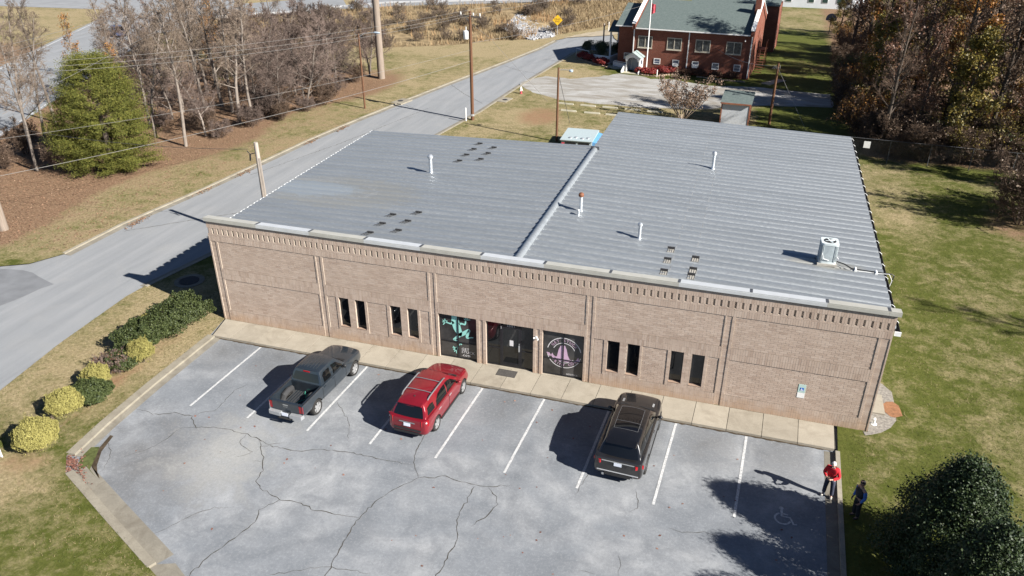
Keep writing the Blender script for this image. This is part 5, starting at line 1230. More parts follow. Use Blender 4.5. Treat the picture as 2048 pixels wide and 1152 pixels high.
for x in (.6, 4.07, 7.38, 10.9):
    mb = MB(); frame(mb, x, x+1.72, 2.72, 4.08, -.05, .02, .08); mb.box(x+.82, x+.90, -.055, .02, 2.8, 4.0); w = mb.build('window', MATS['stone_frame'], CH)
    for a in (x+.08, x+.90): MB().box(a, a+.74, -.02, -.004, 2.8, 4.0).build('pane', MATS['stained_glass'], w)
    MB().box(x-.03, x+1.75, -.12, -.052, 2.65, 2.72).build('sill', MATS['stone_frame'], w)
for i, x in enumerate((2.67, 4.9, 7.2, 9.53, 12.0)):
    mb = MB(); frame(mb, x, x+.78, .95 if i < 3 else .85, 1.6, -.05, .02, .07); w = mb.build('basement_window', WP, CH)
    MB().box(x+.07, x+.71, -.025, -.005, .92, 1.53).build('pane', MATS['blind_glass'], w); MB().box(x+.07, x+.71, -.04, -.03, 1.22, 1.25).build('rail', WP, w)
    if i in (1, 2): MB().box(x+.1, x+.68, -.42, -.06, .93, 1.22).build('window_air_conditioner', WP, w)
for x, z in ((1.9,5.0),(12.95,4.6)):
    mb = MB(); mb.tube([(x,-.05,z-.2),(x,-.3,z-.22),(x,-.36,z-.34)], .05, 6); mb.build('floodlight', WP, CH)
# lower narthex on the left with its own roof and the porch
mb = MB(); mb.box(-2.1, -.09, 1.2, 1.5, -.3, EV-.05); mb.box(-2.1, -1.8, 1.5, DP-1.6, -.3, EV-.05); mb.prism([(1.5,EV-.06),(DP-1.6,EV-.06),(DP/2,RG-.6)], -2.08, -1.8, 0, Matrix(((0,0,1,0),(1,0,0,0),(0,1,0,0),(0,0,0,1)))); mb.build('narthex_wall', RBW, CH)
slope(-2.4, -.09, .75, DP/2, EV-.15, RG-.6, .12, SHG, 'narthex_roof'); slope(-2.4, -.09, DP-1.1, DP/2+.003, EV-.15, RG-.6, .12, SHG, 'narthex_roof')
MB().box(-2.42, -.1, .68, .745, EV-.18, EV-.06).build('narthex_gutter', WP, CH)
slope(-4.1, -2.42, 3.8, 6, 3.6, 4.6, .1, SHG, 'porch_roof'); slope(-4.1, -2.42, 8.2, 6.003, 3.6, 4.6, .1, SHG, 'porch_roof')
for y in (4.1, 7.9): MB().box(-3.95, -3.75, y-.1, y+.1, -.1, 3.65).build('porch_column', WP, CH)
MB().box(-4.1, -2.1, 3.9, 8.1, -.1, .25).build('porch_floor', MATS['porch_floor'], CH)
mb = MB(); frame(mb, -1.3, -.5, 1.0, 1.75, 1.15, 1.2, .06); w = mb.build('basement_window', WP, CH); MB().box(-1.24, -.56, 1.17, 1.19, 1.06, 1.69).build('pane', MATS['blind_glass'], w)
slope(3.5, LW+1.2, DP+5.2, DP+8.2, 5.8, 7.4, .12, SHG, 'rear_roof'); MB().box(3.6, LW+1.1, DP+5.4, DP+11, -.3, 5.75).build('rear_wing', RBW, CH)
mb = MB()                                                                 # iron stair on the east wall
mb.box(LW+.02, LW+1.1, 6.5, 8.2, 2.2, 2.28)
for x in (LW+.2, LW+1.05):
    for y in (6.55, 8.15): mb.box(x-.04, x+.04, y-.04, y+.04, 0, 3.2)
for k in range(9): mb.box(LW+.2, LW+1.05, 6.4-.27*k, 6.6-.27*k, 2.0-.25*k, 2.05-.25*k)
mb.tube([(LW+1.05,6.5,3.2),(LW+1.05,8.1,3.2)], .03, 5); mb.tube([(LW+1.05,6.5,3.2),(LW+1.05,4.1,1.0)], .03, 5); mb.build('fire_escape', MATS['rust_metal'], CH)
# white entry hut in front of the basement door
gz = thing('entry_hut', 'small white gabled entry hut with arched opening in front of the church', 'porch', (10.95,65.35,0), R(-8))
mb = MB(); mb.box(-.85,-.72,-.7,.7,0,1.75); mb.box(.72,.85,-.7,.7,0,1.75); mb.box(-.72,.72,.6,.7,0,1.7)
arch = [(-.85,1.35),(-.62,1.35)]+[(-.62*math.cos(PI*k/8),1.35+.42*math.sin(PI*k/8)) for k in range(1,8)]+[(.62,1.35),(.85,1.35),(.95,1.72),(0,2.3),(-.95,1.72)]
mb.prism(arch, -.78, -.70, 0, Matrix(((1,0,0,0),(0,0,1,0),(0,1,0,0),(0,0,0,1)))); mb.build('wall', MATS['painted_wood'], gz)
for s in (-1,1): MB().hexa([(s*1.05,-.95,1.68),(s*1.05,.75,1.68),(0,.75,2.33),(0,-.95,2.33),(s*1.05,-.95,1.75),(s*1.05,.75,1.75),(0,.75,2.40),(0,-.95,2.40)]).build('roof', pm('hut_shingle'+str(s), (.24,.29,.28), .9, var=.1), gz)
MB().box(-.4,.4,.55,.598,0,1.55).build('door', pm('hut_door', (.42,.45,.47), .6, var=.05), gz); mb = MB(); mb.ball((.28,.53,.8), .04, 6, 4); mb.build('handle', MATS['trim_black'], gz)
MB().box(.852,.86,-.3,.3,.9,1.4).build('window', MATS['blind_glass'], gz)
for x, s in ((-1.15,-1),(.95,1)): MB().hexa([(x,-1.6,0),(x+.12,-1.6,0),(x+.12,-.5,0),(x,-.5,0),(x,-1.6,.22),(x+.12,-1.6,.22),(x+.12,-.5,.75),(x,-.5,.75)]).build('side_wall', MATS['painted_wood'], gz)
MB().box(-1.0,.92,-1.6,-.72,-.1,.08).build('step', MATS['porch_floor'], gz)
rw = thing('ramp_wall', 'white low retaining walls and railings of the church ramp', 'wall', (0,0,0))
def wallseg(a, b, z, th=.18, zb=-.1, z2=None):
    d = Vector((b[0]-a[0], b[1]-a[1])).normalized(); n = Vector((-d.y, d.x))*th/2; z2 = z if z2 is None else z2
    return MB().hexa([(a[0]-n.x,a[1]-n.y,zb),(b[0]-n.x,b[1]-n.y,zb),(b[0]+n.x,b[1]+n.y,zb),(a[0]+n.x,a[1]+n.y,zb),(a[0]-n.x,a[1]-n.y,z),(b[0]-n.x,b[1]-n.y,z2),(b[0]+n.x,b[1]+n.y,z2),(a[0]+n.x,a[1]+n.y,z)])
wallseg((3.0,71.6),(7.3,68.4),.55,z2=.95).build('wall', WP, rw); wallseg((7.3,68.4),(8.2,71.2),.95).build('wall', WP, rw); wallseg((8.0,67.6),(10.0,66.5),.55).build('wall', WP, rw)
mb = MB(); mb.tube([(2.2,72.3,0),(2.2,72.3,.95),(4.2,70.8,.95),(4.2,70.8,.3)], .035, 6); mb.tube([(8.2,66.9,0),(8.2,66.9,.8),(9.8,66.1,.8)], .035, 6); mb.build('railing', WP, rw)
MB().hexa([(7.5,68.3,-.1),(9.9,66.3,-.1),(8.4,65.9,-.1),(7.3,66.9,-.1),(7.5,68.3,.05),(9.9,66.3,.05),(8.4,65.9,.05),(7.3,66.9,.05)]).build('ramp_slab', MATS['porch_floor'], rw)
def edging(name, label, pts):
    t = thing(name, label, 'edging', (0,0,0)); P = resample(pts, .32); me = MB().box(-.14,.14,-.07,.07,-.05,.13).mesh('block', MATS['edging'])
    for a, b in zip(P[:-1], P[1:]): obj('block', me, t, ((a[0]+b[0])/2,(a[1]+b[1])/2,0), (0,0,math.atan2(b[1]-a[1],b[0]-a[0])+random.uniform(-.08,.08)))
edging('block_edging', 'row of brick edging blocks below the white ramp wall', [(2.6,70.4),(4.2,69.2),(5.6,67.9),(7.2,66.6),(7.7,66.1)])
edging('block_edging', 'curved row of edging blocks round the red bushes by the flagpole', [(11.3,64.2),(12.3,63.5),(13.5,63.3),(14.4,63.7),(15.0,64.6),(16.2,65.0)])
edging('block_edging', 'row of edging blocks along the shaded bed under the church windows', [(18.4,64.6),(20.5,64.0),(22.4,63.6),(24.0,63.5)])
# flagpole with a limp flag
fp = thing('flagpole', 'white flagpole with a limp red and white flag before the church', 'flagpole', (12.45,65.0,0))
mb = MB(); mb.tube([(0,0,-.2),(0,0,4),(0,0,9.2)], [.075,.065,.045], 10); mb.build('pole', WP, fp, True); mb = MB(); mb.lathe([(.16,-.05),(.14,.12),(.08,.16)], 10); mb.build('base', WP, fp)
pm('flag_red', (.42,.05,.07), .8, var=.3, scale=3)
fb_ = MB()
for k in range(10):
    x0, x1 = .05+.05*k, .05+.05*(k+1); w = lambda q: .07*math.sin(q*16)
    fb_.quad((x0,w(x0),6.6+.6*x0),(x1,w(x1),6.6+.6*x1),(x1,w(x1),7.9-.3*x1),(x0,w(x0),7.9-.3*x0))
fb_.build('flag', MATS['flag_red'], fp, True)
tag(MB().lathe([(.06,-.1),(.06,.8),(.03,.84)], 8, (14.0,63.2,0)).build('bollard', WP), 'short white post among the red bushes', 'bollard')
# shed, cabinet, wheel stops, hydrant
sh = thing('garden_shed', 'small white-sided shed with grey roof behind the metal roof', 'shed', (22.45,45.6,0), R(-3))
pm('shed_siding', (.52,.54,.56), .6, var=.08)
for k in range(15): MB().box(.06, 2.5, -.02, .03, .02+.13*k, .02+.13*k+.122).build('siding_board', MATS['shed_siding'], sh)
mb = MB(); mb.box(.0, 2.56, .03, 2.6, -.05, 2.05); mb.build('wall', RBK, sh); MB().hexa([(-.15,-.2,2.0),(2.7,-.2,2.0),(2.7,2.8,2.5),(-.15,2.8,2.5),(-.15,-.2,2.1),(2.7,-.2,2.1),(2.7,2.8,2.6),(-.15,2.8,2.6)]).build('roof', SHG, sh)
MB().box(-.1,2.66,-.24,-.202,1.96,2.1).build('fascia', MATS['rust_brick'], sh); 
for x in (0,2.56): MB().box(x-.05,x+.05,-.05,.025,0,2.0).build('corner_post', MATS['rust_brick'], sh)
gc = thing('steel_cabinet', 'pale grey steel cabinet with four roof vents behind the low roof', 'cabinet', (10.0,33.35,-.25), R(2))
pm('cabinet_grey', (.34,.40,.41), .5, var=.05); pm('cabinet_blue', (.10,.26,.48), .5, var=.08)
MB().box(0,2.65,0,3.2,.15,1.15).build('body', MATS['cabinet_grey'], gc); MB().hexa([(-.08,-.12,1.15),(2.73,-.12,1.15),(2.73,3.3,1.15),(-.08,3.3,1.15),(-.08,-.12,1.2),(2.73,-.12,1.2),(2.73,3.3,1.26),(-.08,3.3,1.26)]).build('roof', MATS['cabinet_grey'], gc)
for x in (.35,1.5): MB().box(x,x+.95,-.02,-.001,.45,1.0).build('louvre', MATS['black_plastic'], gc)
for x, y in ((.7,.55),(1.15,.75),(1.75,.55),(2.2,.75)): mb = MB(); mb.lathe([(.16,0),(.15,.05),(.05,.09)], 10); mb.build('roof_vent', MATS['galvanised'], gc, loc=(x,y,1.21))
MB().box(.05,.3,-.015,-.001,.8,.95).build('warning_sticker', MATS['flag_red'], gc); MB().hexa([(2.66,.2,.15),(3.5,.2,.15),(3.5,3.2,.15),(2.66,3.2,.15),(2.66,.2,1.1),(3.5,.2,.85),(3.5,3.2,.85),(2.66,3.2,1.1)]).build('side_bin', MATS['cabinet_blue'], gc)
for x, y in ((.1,.1),(2.5,.1),(.1,3.0),(2.5,3.0)): MB().box(x,x+.1,y,y+.1,.2,.24).build('foot', MATS['black_plastic'], gc)
wsm = MB().hexa([(-.8,-.09,0),(.8,-.09,0),(.8,.09,0),(-.8,.09,0),(-.78,-.06,.13),(.78,-.06,.13),(.78,.06,.13),(-.78,.06,.13)]).mesh('wheel_stop', pm('stop_concrete', (.42,.39,.30), .9, var=.12, scale=3))
ords = ['first','second','third','fourth','fifth']
for row, pts in enumerate(([(6.8,48.15),(9.13,48.1),(11.43,48.05),(13.73,47.98),(16.0,47.8)],[(7.7,45.6),(10.12,45.5),(12.3,45.4)])):
    for i, (x, y) in enumerate(pts):
        o = obj('wheel_stop', wsm, None, (x,y,0), (0,0,R(-3+random.uniform(-2,2)))); tag(o, f"concrete wheel stop, {ords[i]} from the lamp pole in the {'row along the gravel' if row == 0 else 'grass row behind the roof'}", 'wheel stop', 'concrete wheel stops by the gravel lot')
hy = thing('fire_hydrant', 'red and white fire hydrant beside the street kerb', 'hydrant', (1.09,51.0,0))
mb = MB(); mb.lathe([(.16,-.05),(.16,.05),(.11,.07),(.11,.42)], 12); mb.build('barrel', MATS['flag_red'], hy, R(35)); mb = MB(); mb.lathe([(.14,.42),(.14,.48),(.11,.55),(.09,.68),(.03,.75)], 12); mb.build('bonnet', WP, hy, R(35))
mb = MB(); mb.tube([(-.2,0,.36),(.2,0,.36)], .055, 8); mb.tube([(0,-.2,.34),(0,0,.34)], .07, 8); mb.build('nozzle', WP, hy)
# far white building and basketball hoop
wb = thing('white_building', 'long white building with green-shuttered windows at the far edge', 'building', (25.0,125.2,0), R(-1.5))
pm('white_siding', (.64,.66,.67), .6, var=.04, scale=1); pm('dark_green', (.02,.05,.04), .5, var=.2)
mb = MB(); mb.box(0,14.2,0,9,-.2,3.4); mb.build('wall', MATS['white_siding'], wb); MB().hexa([(-.4,-.5,3.4),(14.6,-.5,3.4),(14.6,4.5,5),(-.4,4.5,5),(-.4,-.5,3.5),(14.6,-.5,3.5),(14.6,4.5,5.1),(-.4,4.5,5.1)]).build('roof', SHG, wb)
for x in (.9,3.1,6.9,9.2,11.6):
    w = MB().box(x,x+1.0,-.05,.0,.9,2.1).build('window', MATS['painted_wood'], wb); MB().box(x+.06,x+.94,-.06,-.051,.96,2.04).build('pane', MATS['dark_green'], w)
MB().box(2.0,2.5,-.05,0,0,2.1).build('door', MATS['cabinet_grey'], wb); MB().box(14.2,16.3,1.0,6,0,1.2).build('annex', MATS['white_siding'], wb)
hp_ = thing('basketball_hoop', 'dark basketball backboard on a pole at the edge of the far lawn', 'hoop', (34.4,98.6,0), R(-10))
mb = MB(); mb.tube([(0,0,-.2),(0,0,2.3)], .06, 8); mb.build('pole', MATS['trim_black'], hp_); mb = MB(); q = [( .75*math.cos(PI*k/10), 2.2+.75*math.sin(PI*k/10)) for k in range(11)]+[(-.75,1.95),(.75,1.95)]
mb.prism(q, -.1, -.05, 0, Matrix(((1,0,0,0),(0,0,1,0),(0,1,0,0),(0,0,0,1)))); mb.build('backboard', pm('backboard', (.03,.035,.06), .5, var=.1), hp_)
mb = MB(); mb.tube([(.22*math.cos(2*PI*k/12), -.34+.22*math.sin(2*PI*k/12), 2.1) for k in range(12)], .015, 4, 0, False, True); mb.build('rim', MATS['rust_metal'], hp_)
mb = MB(); tag(wallseg((26.2,63.2),(28.0,66.0),.06,1.1).build('church_step', MATS['concrete']), 'grey concrete landing at the church corner', 'step')
# ================================================================== poles, wires, signs, drains, fence
def m_wood(name, c0, c1):
    m, t, b = material(name, .9, 0, .15); v = t.objc(); n = t.noise(t.mapping(v, (9,9,.6)), 1.5, 5, .7); t.link(t.mix(t.ramp(n, [(.3,0),(.7,1)]), c0, c1), b.inputs['Base Color']); t.link(t.bump(n, .4, .01), b.inputs['Normal']); return m
PB, PG, PW = m_wood('pole_brown', (.085,.04,.022), (.16,.085,.05)), m_wood('pole_grey', (.17,.135,.105), (.28,.23,.19)), m_wood('pole_pale', (.25,.21,.175), (.38,.335,.29))
PORC = pm('porcelain', (.62,.62,.60), .3, var=.05); WIRE = pm('wire', (.24,.23,.215), .5, .4, var=.05); DWIRE = pm('dark_wire', (.03,.03,.03), .6, var=.1)
def pole(name, label, x, y, h, r, mat, cat='utility pole', lean=(0,0)):
    t = thing(name, label, cat, (x,y,0)); mb = MB(); mb.tube([(0,0,-.4),(lean[0]*.5,lean[1]*.5,h*.5),(lean[0],lean[1],h)], [r,r*.9,r*.75], 12); mb.build('pole', mat, t, True); return t
def insul(mb, p): mb.lathe([(.03,0),(.07,.05),(.07,.12),(.045,.14),(.07,.17),(.06,.24),(.02,.27)], 8, p)
p1 = pole('utility_pole', 'tall brown utility pole with crossarm and transformer beside the street', -.4, 39.77, 10.0, .17, PB)
MB().obox((0,.0,9.55),(2.3,.11,.13),R(-12)).build('crossarm', PG, p1)
for q in (-1.0,.35,1.05): mb = MB(); insul(mb, (q*math.cos(R(-12)), q*math.sin(R(-12)), 9.62)); mb.build('insulator', PORC, p1, True)
mb = MB(); mb.tube([(-.5,.08,9.5),(0,.1,8.9),(.5,-.06,9.5)], .03, 5); mb.build('brace', MATS['galvanised'], p1)
mb = MB(); mb.lathe([(.24,0),(.26,.04),(.26,.66),(.24,.72),(.05,.76)], 14, (-.42,.0,7.55)); mb.build('transformer', WP, p1, R(35)); mb = MB(); mb.lathe([(.05,0),(.06,.3),(.03,.34)], 8, (-.42,0,8.3)); mb.build('bushing', PORC, p1)
mb = MB(); mb.lathe([(.19,.4),(.2,.42),(.19,.6)], 12); mb.build('band', MATS['galvanised'], p1)
mb = MB(); mb.tube([(0,0,9.0),(1.05,2.2,7.4),(5.2,8.5,.1)], .012, 4); mb.build('guy_wire', WIRE, p1)
bp = pole('utility_pole', 'thick weathered grey pole rising out of the top of the view', -16.42, 52.94, 15.5, .42, PG)
l1 = pole('lamp_post', 'thin brown pole with a cobra-head lamp at the edge of the woods', -12.23, 40.47, 7.3, .10, PB, 'street lamp')
mb = MB(); mb.tube([(0,0,7.0),(.6,.1,7.35),(1.5,.2,7.45)], .03, 6); mb.build('arm', MATS['galvanised'], l1, True); mb = MB(); mb.ball((1.85,.24,7.45),(.38,.15,.10),12,6); mb.build('lamp_head', pm('lamp_grey', (.30,.36,.42), .4, var=.05), l1, True)
l2 = pole('lamp_post', 'slender brown lamp post standing behind the metal roof', 9.06, 35.54, 6.45, .11, PB, 'street lamp')
mb = MB(); mb.tube([(0,0,6.25),(.5,0,6.3),(1.0,.0,6.3)], .03, 6); mb.build('arm', MATS['galvanised'], l2, True); mb = MB(); mb.lathe([(.17,-.12),(.18,0),(.13,.05),(.04,.07)], 12, (1.1,0,6.3)); mb.build('lamp_head', MATS['lamp_grey'], l2, True)
pr_ = pole('utility_pole', 'brown service pole with loose cables beside the church drive', 26.94, 46.86, 5.7, .13, PB)
mb = MB()
for k in range(5): mb.tube([(0,0,5.5),(-.3+.12*k,-.05,5.4+.1*random.random()),(-.45+.16*k,-.1,5.2)], .02, 5)
mb.build('cable_loop', WIRE, pr_); mb = MB(); mb.tube([(.05,0,5.2),(3.4,-2.2,.02)], .012, 4); mb.build('guy_wire', WIRE, pr_)
pl = pole('utility_pole', 'pale stub pole rising just behind the left roof edge', -2.84, 8.93, 6.75, .17, PW)
MB().obox((.14,-.06,3.0),(.09,.09,5.6),.3).build('conduit', PW, pl); mb = MB(); mb.tube([(-.1,-.05,6.1),(-.45,-.1,6.0),(-.62,-.12,6.2)], .03, 5); mb.tube([(-.45,-.1,6.0),(-.5,-.1,5.6)], .05, 6); mb.build('bracket', MATS['black_plastic'], pl)
pf = pole('utility_pole', 'large grey pole at the left edge of the view by the verge', -21.22, 5.68, 10.5, .3, PG)
for (x, y, h, lb, m) in ((-.88,39.26,1.25,'white marker stake beside the tall brown utility pole',WP),(2.72,91.5,1.3,'white stake at the far bend of the street',WP)):
    tag(MB().lathe([(.06,-.1),(.06,h),(.03,h+.03)], 8, (x,y,0)).build('marker_post', m), lb, 'marker post')
tag(MB().tube([(5.0,76.0,-.2),(5.0,76.0,3.6)], [.11,.09], 8).build('wooden_post', PW), 'bare pale wooden post behind the clipped green hedge', 'post')
tag(MB().box(.0,.12,0,.03,-.1,1.0).build('white_post', WP, loc=(-1.9,-12.3,0)), 'white painted board end at the left edge of the lawn', 'post')
sgn = thing('road_sign', 'yellow diamond warning sign at the bend of the street', 'sign', (-3.9,86.0,0), R(12))
mb = MB(); mb.tube([(0,0,-.2),(0,0,2.2)], .04, 6); mb.build('post', MATS['galvanised'], sgn); mb = MB(); mb.prism([(0,1.35),(.75,2.1),(0,2.85),(-.75,2.1)], -.06, -.03, 0, Matrix(((1,0,0,0),(0,0,1,0),(0,1,0,0),(0,0,0,1)))); mb.build('plate', pm('sign_yellow', (.62,.36,.01), .5, var=.05), sgn)
obj('lettering', text_mesh('DEAD', .36, MATS['trim_black'], .001), sgn, (0,-.066,2.22), (PI/2,0,0)); obj('lettering', text_mesh('END', .36, MATS['trim_black'], .001), sgn, (0,-.066,1.9), (PI/2,0,0))
# wires: a thing each
def wire(label, a, b, sag, r=.009, mat=None, ext=0):
    a, b = Vector(a), Vector(b); P = []
    for k in range(25):
        t = k/24; q = a.lerp(b, t); q.z -= sag*4*t*(1-t); P.append(q)
    mb = MB(); mb.tube(P, r, 4); return tag(mb.build('power_line', mat or WIRE), label, 'wire', 'overhead wires')
X1 = lambda q: (-.4+q*math.cos(R(-12)), 39.77+q*math.sin(R(-12)), 9.9)
LT = lambda dx, z: (-21.22+dx, 5.68, z)
wire('upper of three wires from the crossarm pole to the left pole', X1(-1.0), LT(-.8,10.6), .7); wire('middle of three wires from the crossarm pole to the left pole', X1(.35), LT(.1,10.4), .8); wire('lower of three wires from the crossarm pole to the left pole', X1(1.05), LT(.9,10.2), .9)
wire('thick pale telephone cable from the utility pole down along the verge', (-.4,39.7,5.6), (-21.2,5.7,3.6), .5, .014); wire('black telephone cable above the pale one along the verge', (-.4,39.7,6.6), (-21.2,5.7,6.0), .6, .009)
wire('wire from the crossarm pole toward the highway, left one', X1(-1.0), (20,100,13), 1.0); wire('wire from the crossarm pole toward the highway, right one', X1(1.05), (24,98,13), 1.0); wire('cable from the utility pole over the far street bend', (-.4,39.8,7.2), (22,100,9), 1.2, .012)
for i, (lb, a, b) in enumerate((('top wire crossing the upper left corner', (-33.83+8,20.16-14,10.0), (-38.9+1,43.12+10,9.0)),('middle wire crossing the upper left corner', (-31.36+5.5,17.9-10,9.4), (-37.87,42.65+8,9.0)),('bottom wire crossing the upper left corner', (-29.71+5,16.39-9,9.2), (-37.36,43.6+8,9.0)),('single wire passing over the green cedar', (-15.72+2,3.59-5,9.0), (-31.04-3,43.61+8,9.2)))):
    wire(lb, a, b, .15, .011)
wire('service cable from the right pole to the church wall', (26.9,46.8,5.45), (20.5,64.9,3.2), .5, .02); wire('service wire from the lamp post to the cabinet', (9.06,35.6,5.9), (9.75,37.5,1.2), .05, .02, DWIRE)
wire('wire from the pale stub pole across the street', (-3.4,8.85,6.3), (-21.2,5.7,7.5), .5, .014, DWIRE); wire('wire over the right lawn', (51.2,26.7,9), (74,6,9.5), .3, .03, DWIRE)
# drains and covers
di = thing('storm_drain', 'concrete storm drain slab set in the far kerb of the street', 'drain', (-9.4,44.0,.02), R(78)); MB().box(-1.0,1.0,-.2,1.1,-.1,.03).build('slab', MATS['kerb_concrete'], di); mb = MB(); mb.lathe([(.3,.031),(.3,.045),(.02,.05)], 16, (0,.6,0)); mb.build('cover', MATS['tar'], di)
di = thing('storm_drain', 'concrete storm drain slab in the near kerb by the hydrant', 'drain', (-.1,47.9,.02), R(83)); MB().box(-.9,.9,-.9,.2,-.1,.03).build('slab', MATS['kerb_concrete'], di); mb = MB(); mb.lathe([(.28,.031),(.28,.045),(.02,.05)], 16, (0,-.4,0)); mb.build('cover', MATS['tar'], di)
mh = thing('manhole', 'round manhole cover in the shaded grass by the left wall', 'manhole', (-4.6,3.1,0)); mb = MB(); mb.lathe([(.85,0),(.85,.03),(.6,.04),(.6,.02)], 24); mb.build('ring', MATS['gutter_concrete'], mh); mb = MB(); mb.lathe([(.55,.0),(.55,.035),(.02,.04)], 24); mb.build('cover', MATS['tar'], mh)
# chain-link fence at the back of the lawn
def m_chain():
    m, t, b = material('chain_link', .4, .8); v = t.objc(); b.inputs['Base Color'].default_value = (.10,.10,.10,1)
    sx = t.new('ShaderNodeSeparateXYZ'); t.link(v, sx.inputs[0])
    def stripes(sg): return t.math('LESS_THAN', t.math('FRACT', t.math('MULTIPLY', t.math('ADD', sx.outputs[0], t.math('MULTIPLY', sx.outputs[2], sg)), 14.0)), .10)
    a = t.math('MAXIMUM', stripes(1.0), stripes(-1.0)); t.link(a, b.inputs['Alpha'])
m_chain()
FNM = pm('fence_metal', (.10,.10,.10), .5, .5, var=.15); fn = thing('chain_link_fence', 'chain-link fence along the back of the side lawn', 'fence', (33.4,38.3,0), R(-3))
for k in range(9): mb = MB(); mb.tube([(3.0*k,0,-.2),(3.0*k,0,1.85)], .035, 6); mb.build('post', FNM, fn)
mb = MB(); mb.tube([(0,0,1.82),(24,0,1.82)], .022, 6); mb.build('top_rail', FNM, fn); MB().quad((0,.04,.03),(24,.04,.03),(24,.04,1.8),(0,.04,1.8)).build('mesh', MATS['chain_link'], fn)
MB().box(1.0,1.5,-.06,-.04,1.05,1.6).build('notice', WP, fn); mb = MB(); mb.tube([(-.1,-1.2,-.1),(-.1,-1.2,1.9)], .04, 6); mb.tube([(-.1,-1.2,1.8),(0,0,1.8)], .02, 5); mb.build('gate_post', MATS['galvanised'], fn)
# ---------------- highway on its bank, guardrail, side road
RL = [(-61,80),(-41.5,92.6),(-16.6,102.8),(0,110.4),(9,114.4)]
def hz(x): return float(np.interp(x, [-75,-50,-35,0,60], [.05,.4,1.5,1.8,1.8]))
V, F = [], []; hw = [(-140,40)]+RL
mb = MB()
for a, b in zip(RL[:-1], RL[1:]):
    d = Vector((b[0]-a[0],b[1]-a[1])).normalized(); n = Vector((-d.y,d.x))
    za, zb = hz(a[0]), hz(b[0]); A0, B0 = Vector(a)+n*.7, Vector(b)+n*.7; A1, B1 = Vector(a)+n*16, Vector(b)+n*16
    mb.quad((A0.x,A0.y,za+.03),(B0.x,B0.y,zb+.03),(B1.x,B1.y,zb+.03),(A1.x,A1.y,za+.03))
HWM = pm('highway_asphalt', (.21,.215,.22), .9, var=.1, scale=.4)
hwy = struct(mb.build('highway', HWM))
mb = MB(); n0 = Vector((-.42,.907)); s0 = Vector((-39.2,21.8)); pr0 = Vector((-.907,-.42))
e0 = s0-n0*40; e1 = s0+n0*82
P4 = [e0, e1, e1+pr0*13, e0+pr0*13]
sr = struct(sheet('side_road', [tuple(q) for q in P4]+[], .02, MATS['street_asphalt']))
sheet('forecourt', [(-60,70),(-71,66),(-86,86),(-140,80),(-140,118),(-75,112),(-62,86)], .026, HWM, sr)
for off in (.3, 12.4): mb = MB(); ribbon(mb, [tuple(e0+pr0*off), tuple(e1+pr0*off)], .16, .027); mb.build('edge_line', MATS['road_paint'], sr)
mb = MB(); ribbon(mb, [(-61.6,81.6),(-42,94.2),(-17,104.4),(-.5,112)], .18, 0)
for v in range(len(mb.v)): x, y, z = mb.v[v]; mb.v[v] = (x, y, hz(x)+.06)
mb.build('edge_line', MATS['road_paint'], hwy)
gr = thing('guardrail', 'galvanised steel guardrail along the highway at the top', 'guardrail', (0,0,0))
P = resample(RL[:-1]+[(6,113.0)], 1.95)
wprof = [(0,.44),(.05,.48),(.05,.55),(0,.59),(.05,.63),(.05,.70),(0,.74)]
mb = MB()
for a, b in zip(P[:-1], P[1:]):
    d = Vector((b[0]-a[0],b[1]-a[1])).normalized(); n = Vector((d.y,-d.x))
    for (o0,h0),(o1,h1) in zip(wprof[:-1], wprof[1:]): mb.quad((a[0]+n.x*o0,a[1]+n.y*o0,hz(a[0])+h0),(b[0]+n.x*o0,b[1]+n.y*o0,hz(b[0])+h0),(b[0]+n.x*o1,b[1]+n.y*o1,hz(b[0])+h1),(a[0]+n.x*o1,a[1]+n.y*o1,hz(a[0])+h1))
mb.build('rail', pm('rail_metal', (.55,.56,.57), .4, .4, var=.05), gr, fix=False)
pme = MB().box(-.07,.07,-.12,.02,-.4,.72).mesh('post', MATS['galvanised'])
for a, b in zip(P[:-1], P[1:]): obj('post', pme, gr, (a[0],a[1],hz(a[0])), (0,0,math.atan2(b[1]-a[1],b[0]-a[0])))
# bank below the highway
TOE = [(-52,60),(-33.3,62),(-30.7,66.5),(-24.4,69.5),(-15.9,74),(-11.3,79),(-7.5,81),(-4.6,85),(-.6,91.5),(3,98),(8,104)]
CRE = [(-61,80),(-50,87.2),(-41.5,92.4),(-30,97.2),(-16.6,102.6),(-12,104.8),(-8,106.6),(-4,108.4),(0,110.2),(6,112.9),(9,114.2)]
mb = MB(); nb = 10; g_ = []
for (a, b) in zip([Vector(q) for q in resample(TOE, 1e9)], [Vector(q) for q in CRE]): g_.append((a, b))
rows = []
for i in range(len(g_)-1):
    for s in range(4):
        a = g_[i][0].lerp(g_[i+1][0], s/4); b = g_[i][1].lerp(g_[i+1][1], s/4); rows.append((a, b))
rows.append(g_[-1])
def bank_z(t, x): return hz(x)*(t*t*(3-2*t))*1.0
for a, b in rows:
    for k in range(nb+1):
        t = k/nb; q = a.lerp(b, t); mb.v.append((q.x, q.y, .01+bank_z(t, b.x)+random.uniform(-.05,.05)*(0<k<nb)))
for i in range(len(rows)-1):
    for k in range(nb): mb.f.append([i*(nb+1)+k, (i+1)*(nb+1)+k, (i+1)*(nb+1)+k+1, i*(nb+1)+k+1]); mb.m.append(0)
BKM = pm('bank_straw', (.22,.165,.095), .95, var=.35, scale=.8, spec=.1, bump=.6, bscale=8, bdist=.08)
o = mb.build('embankment', BKM, None, True, fix=False); o['kind'] = 'structure'
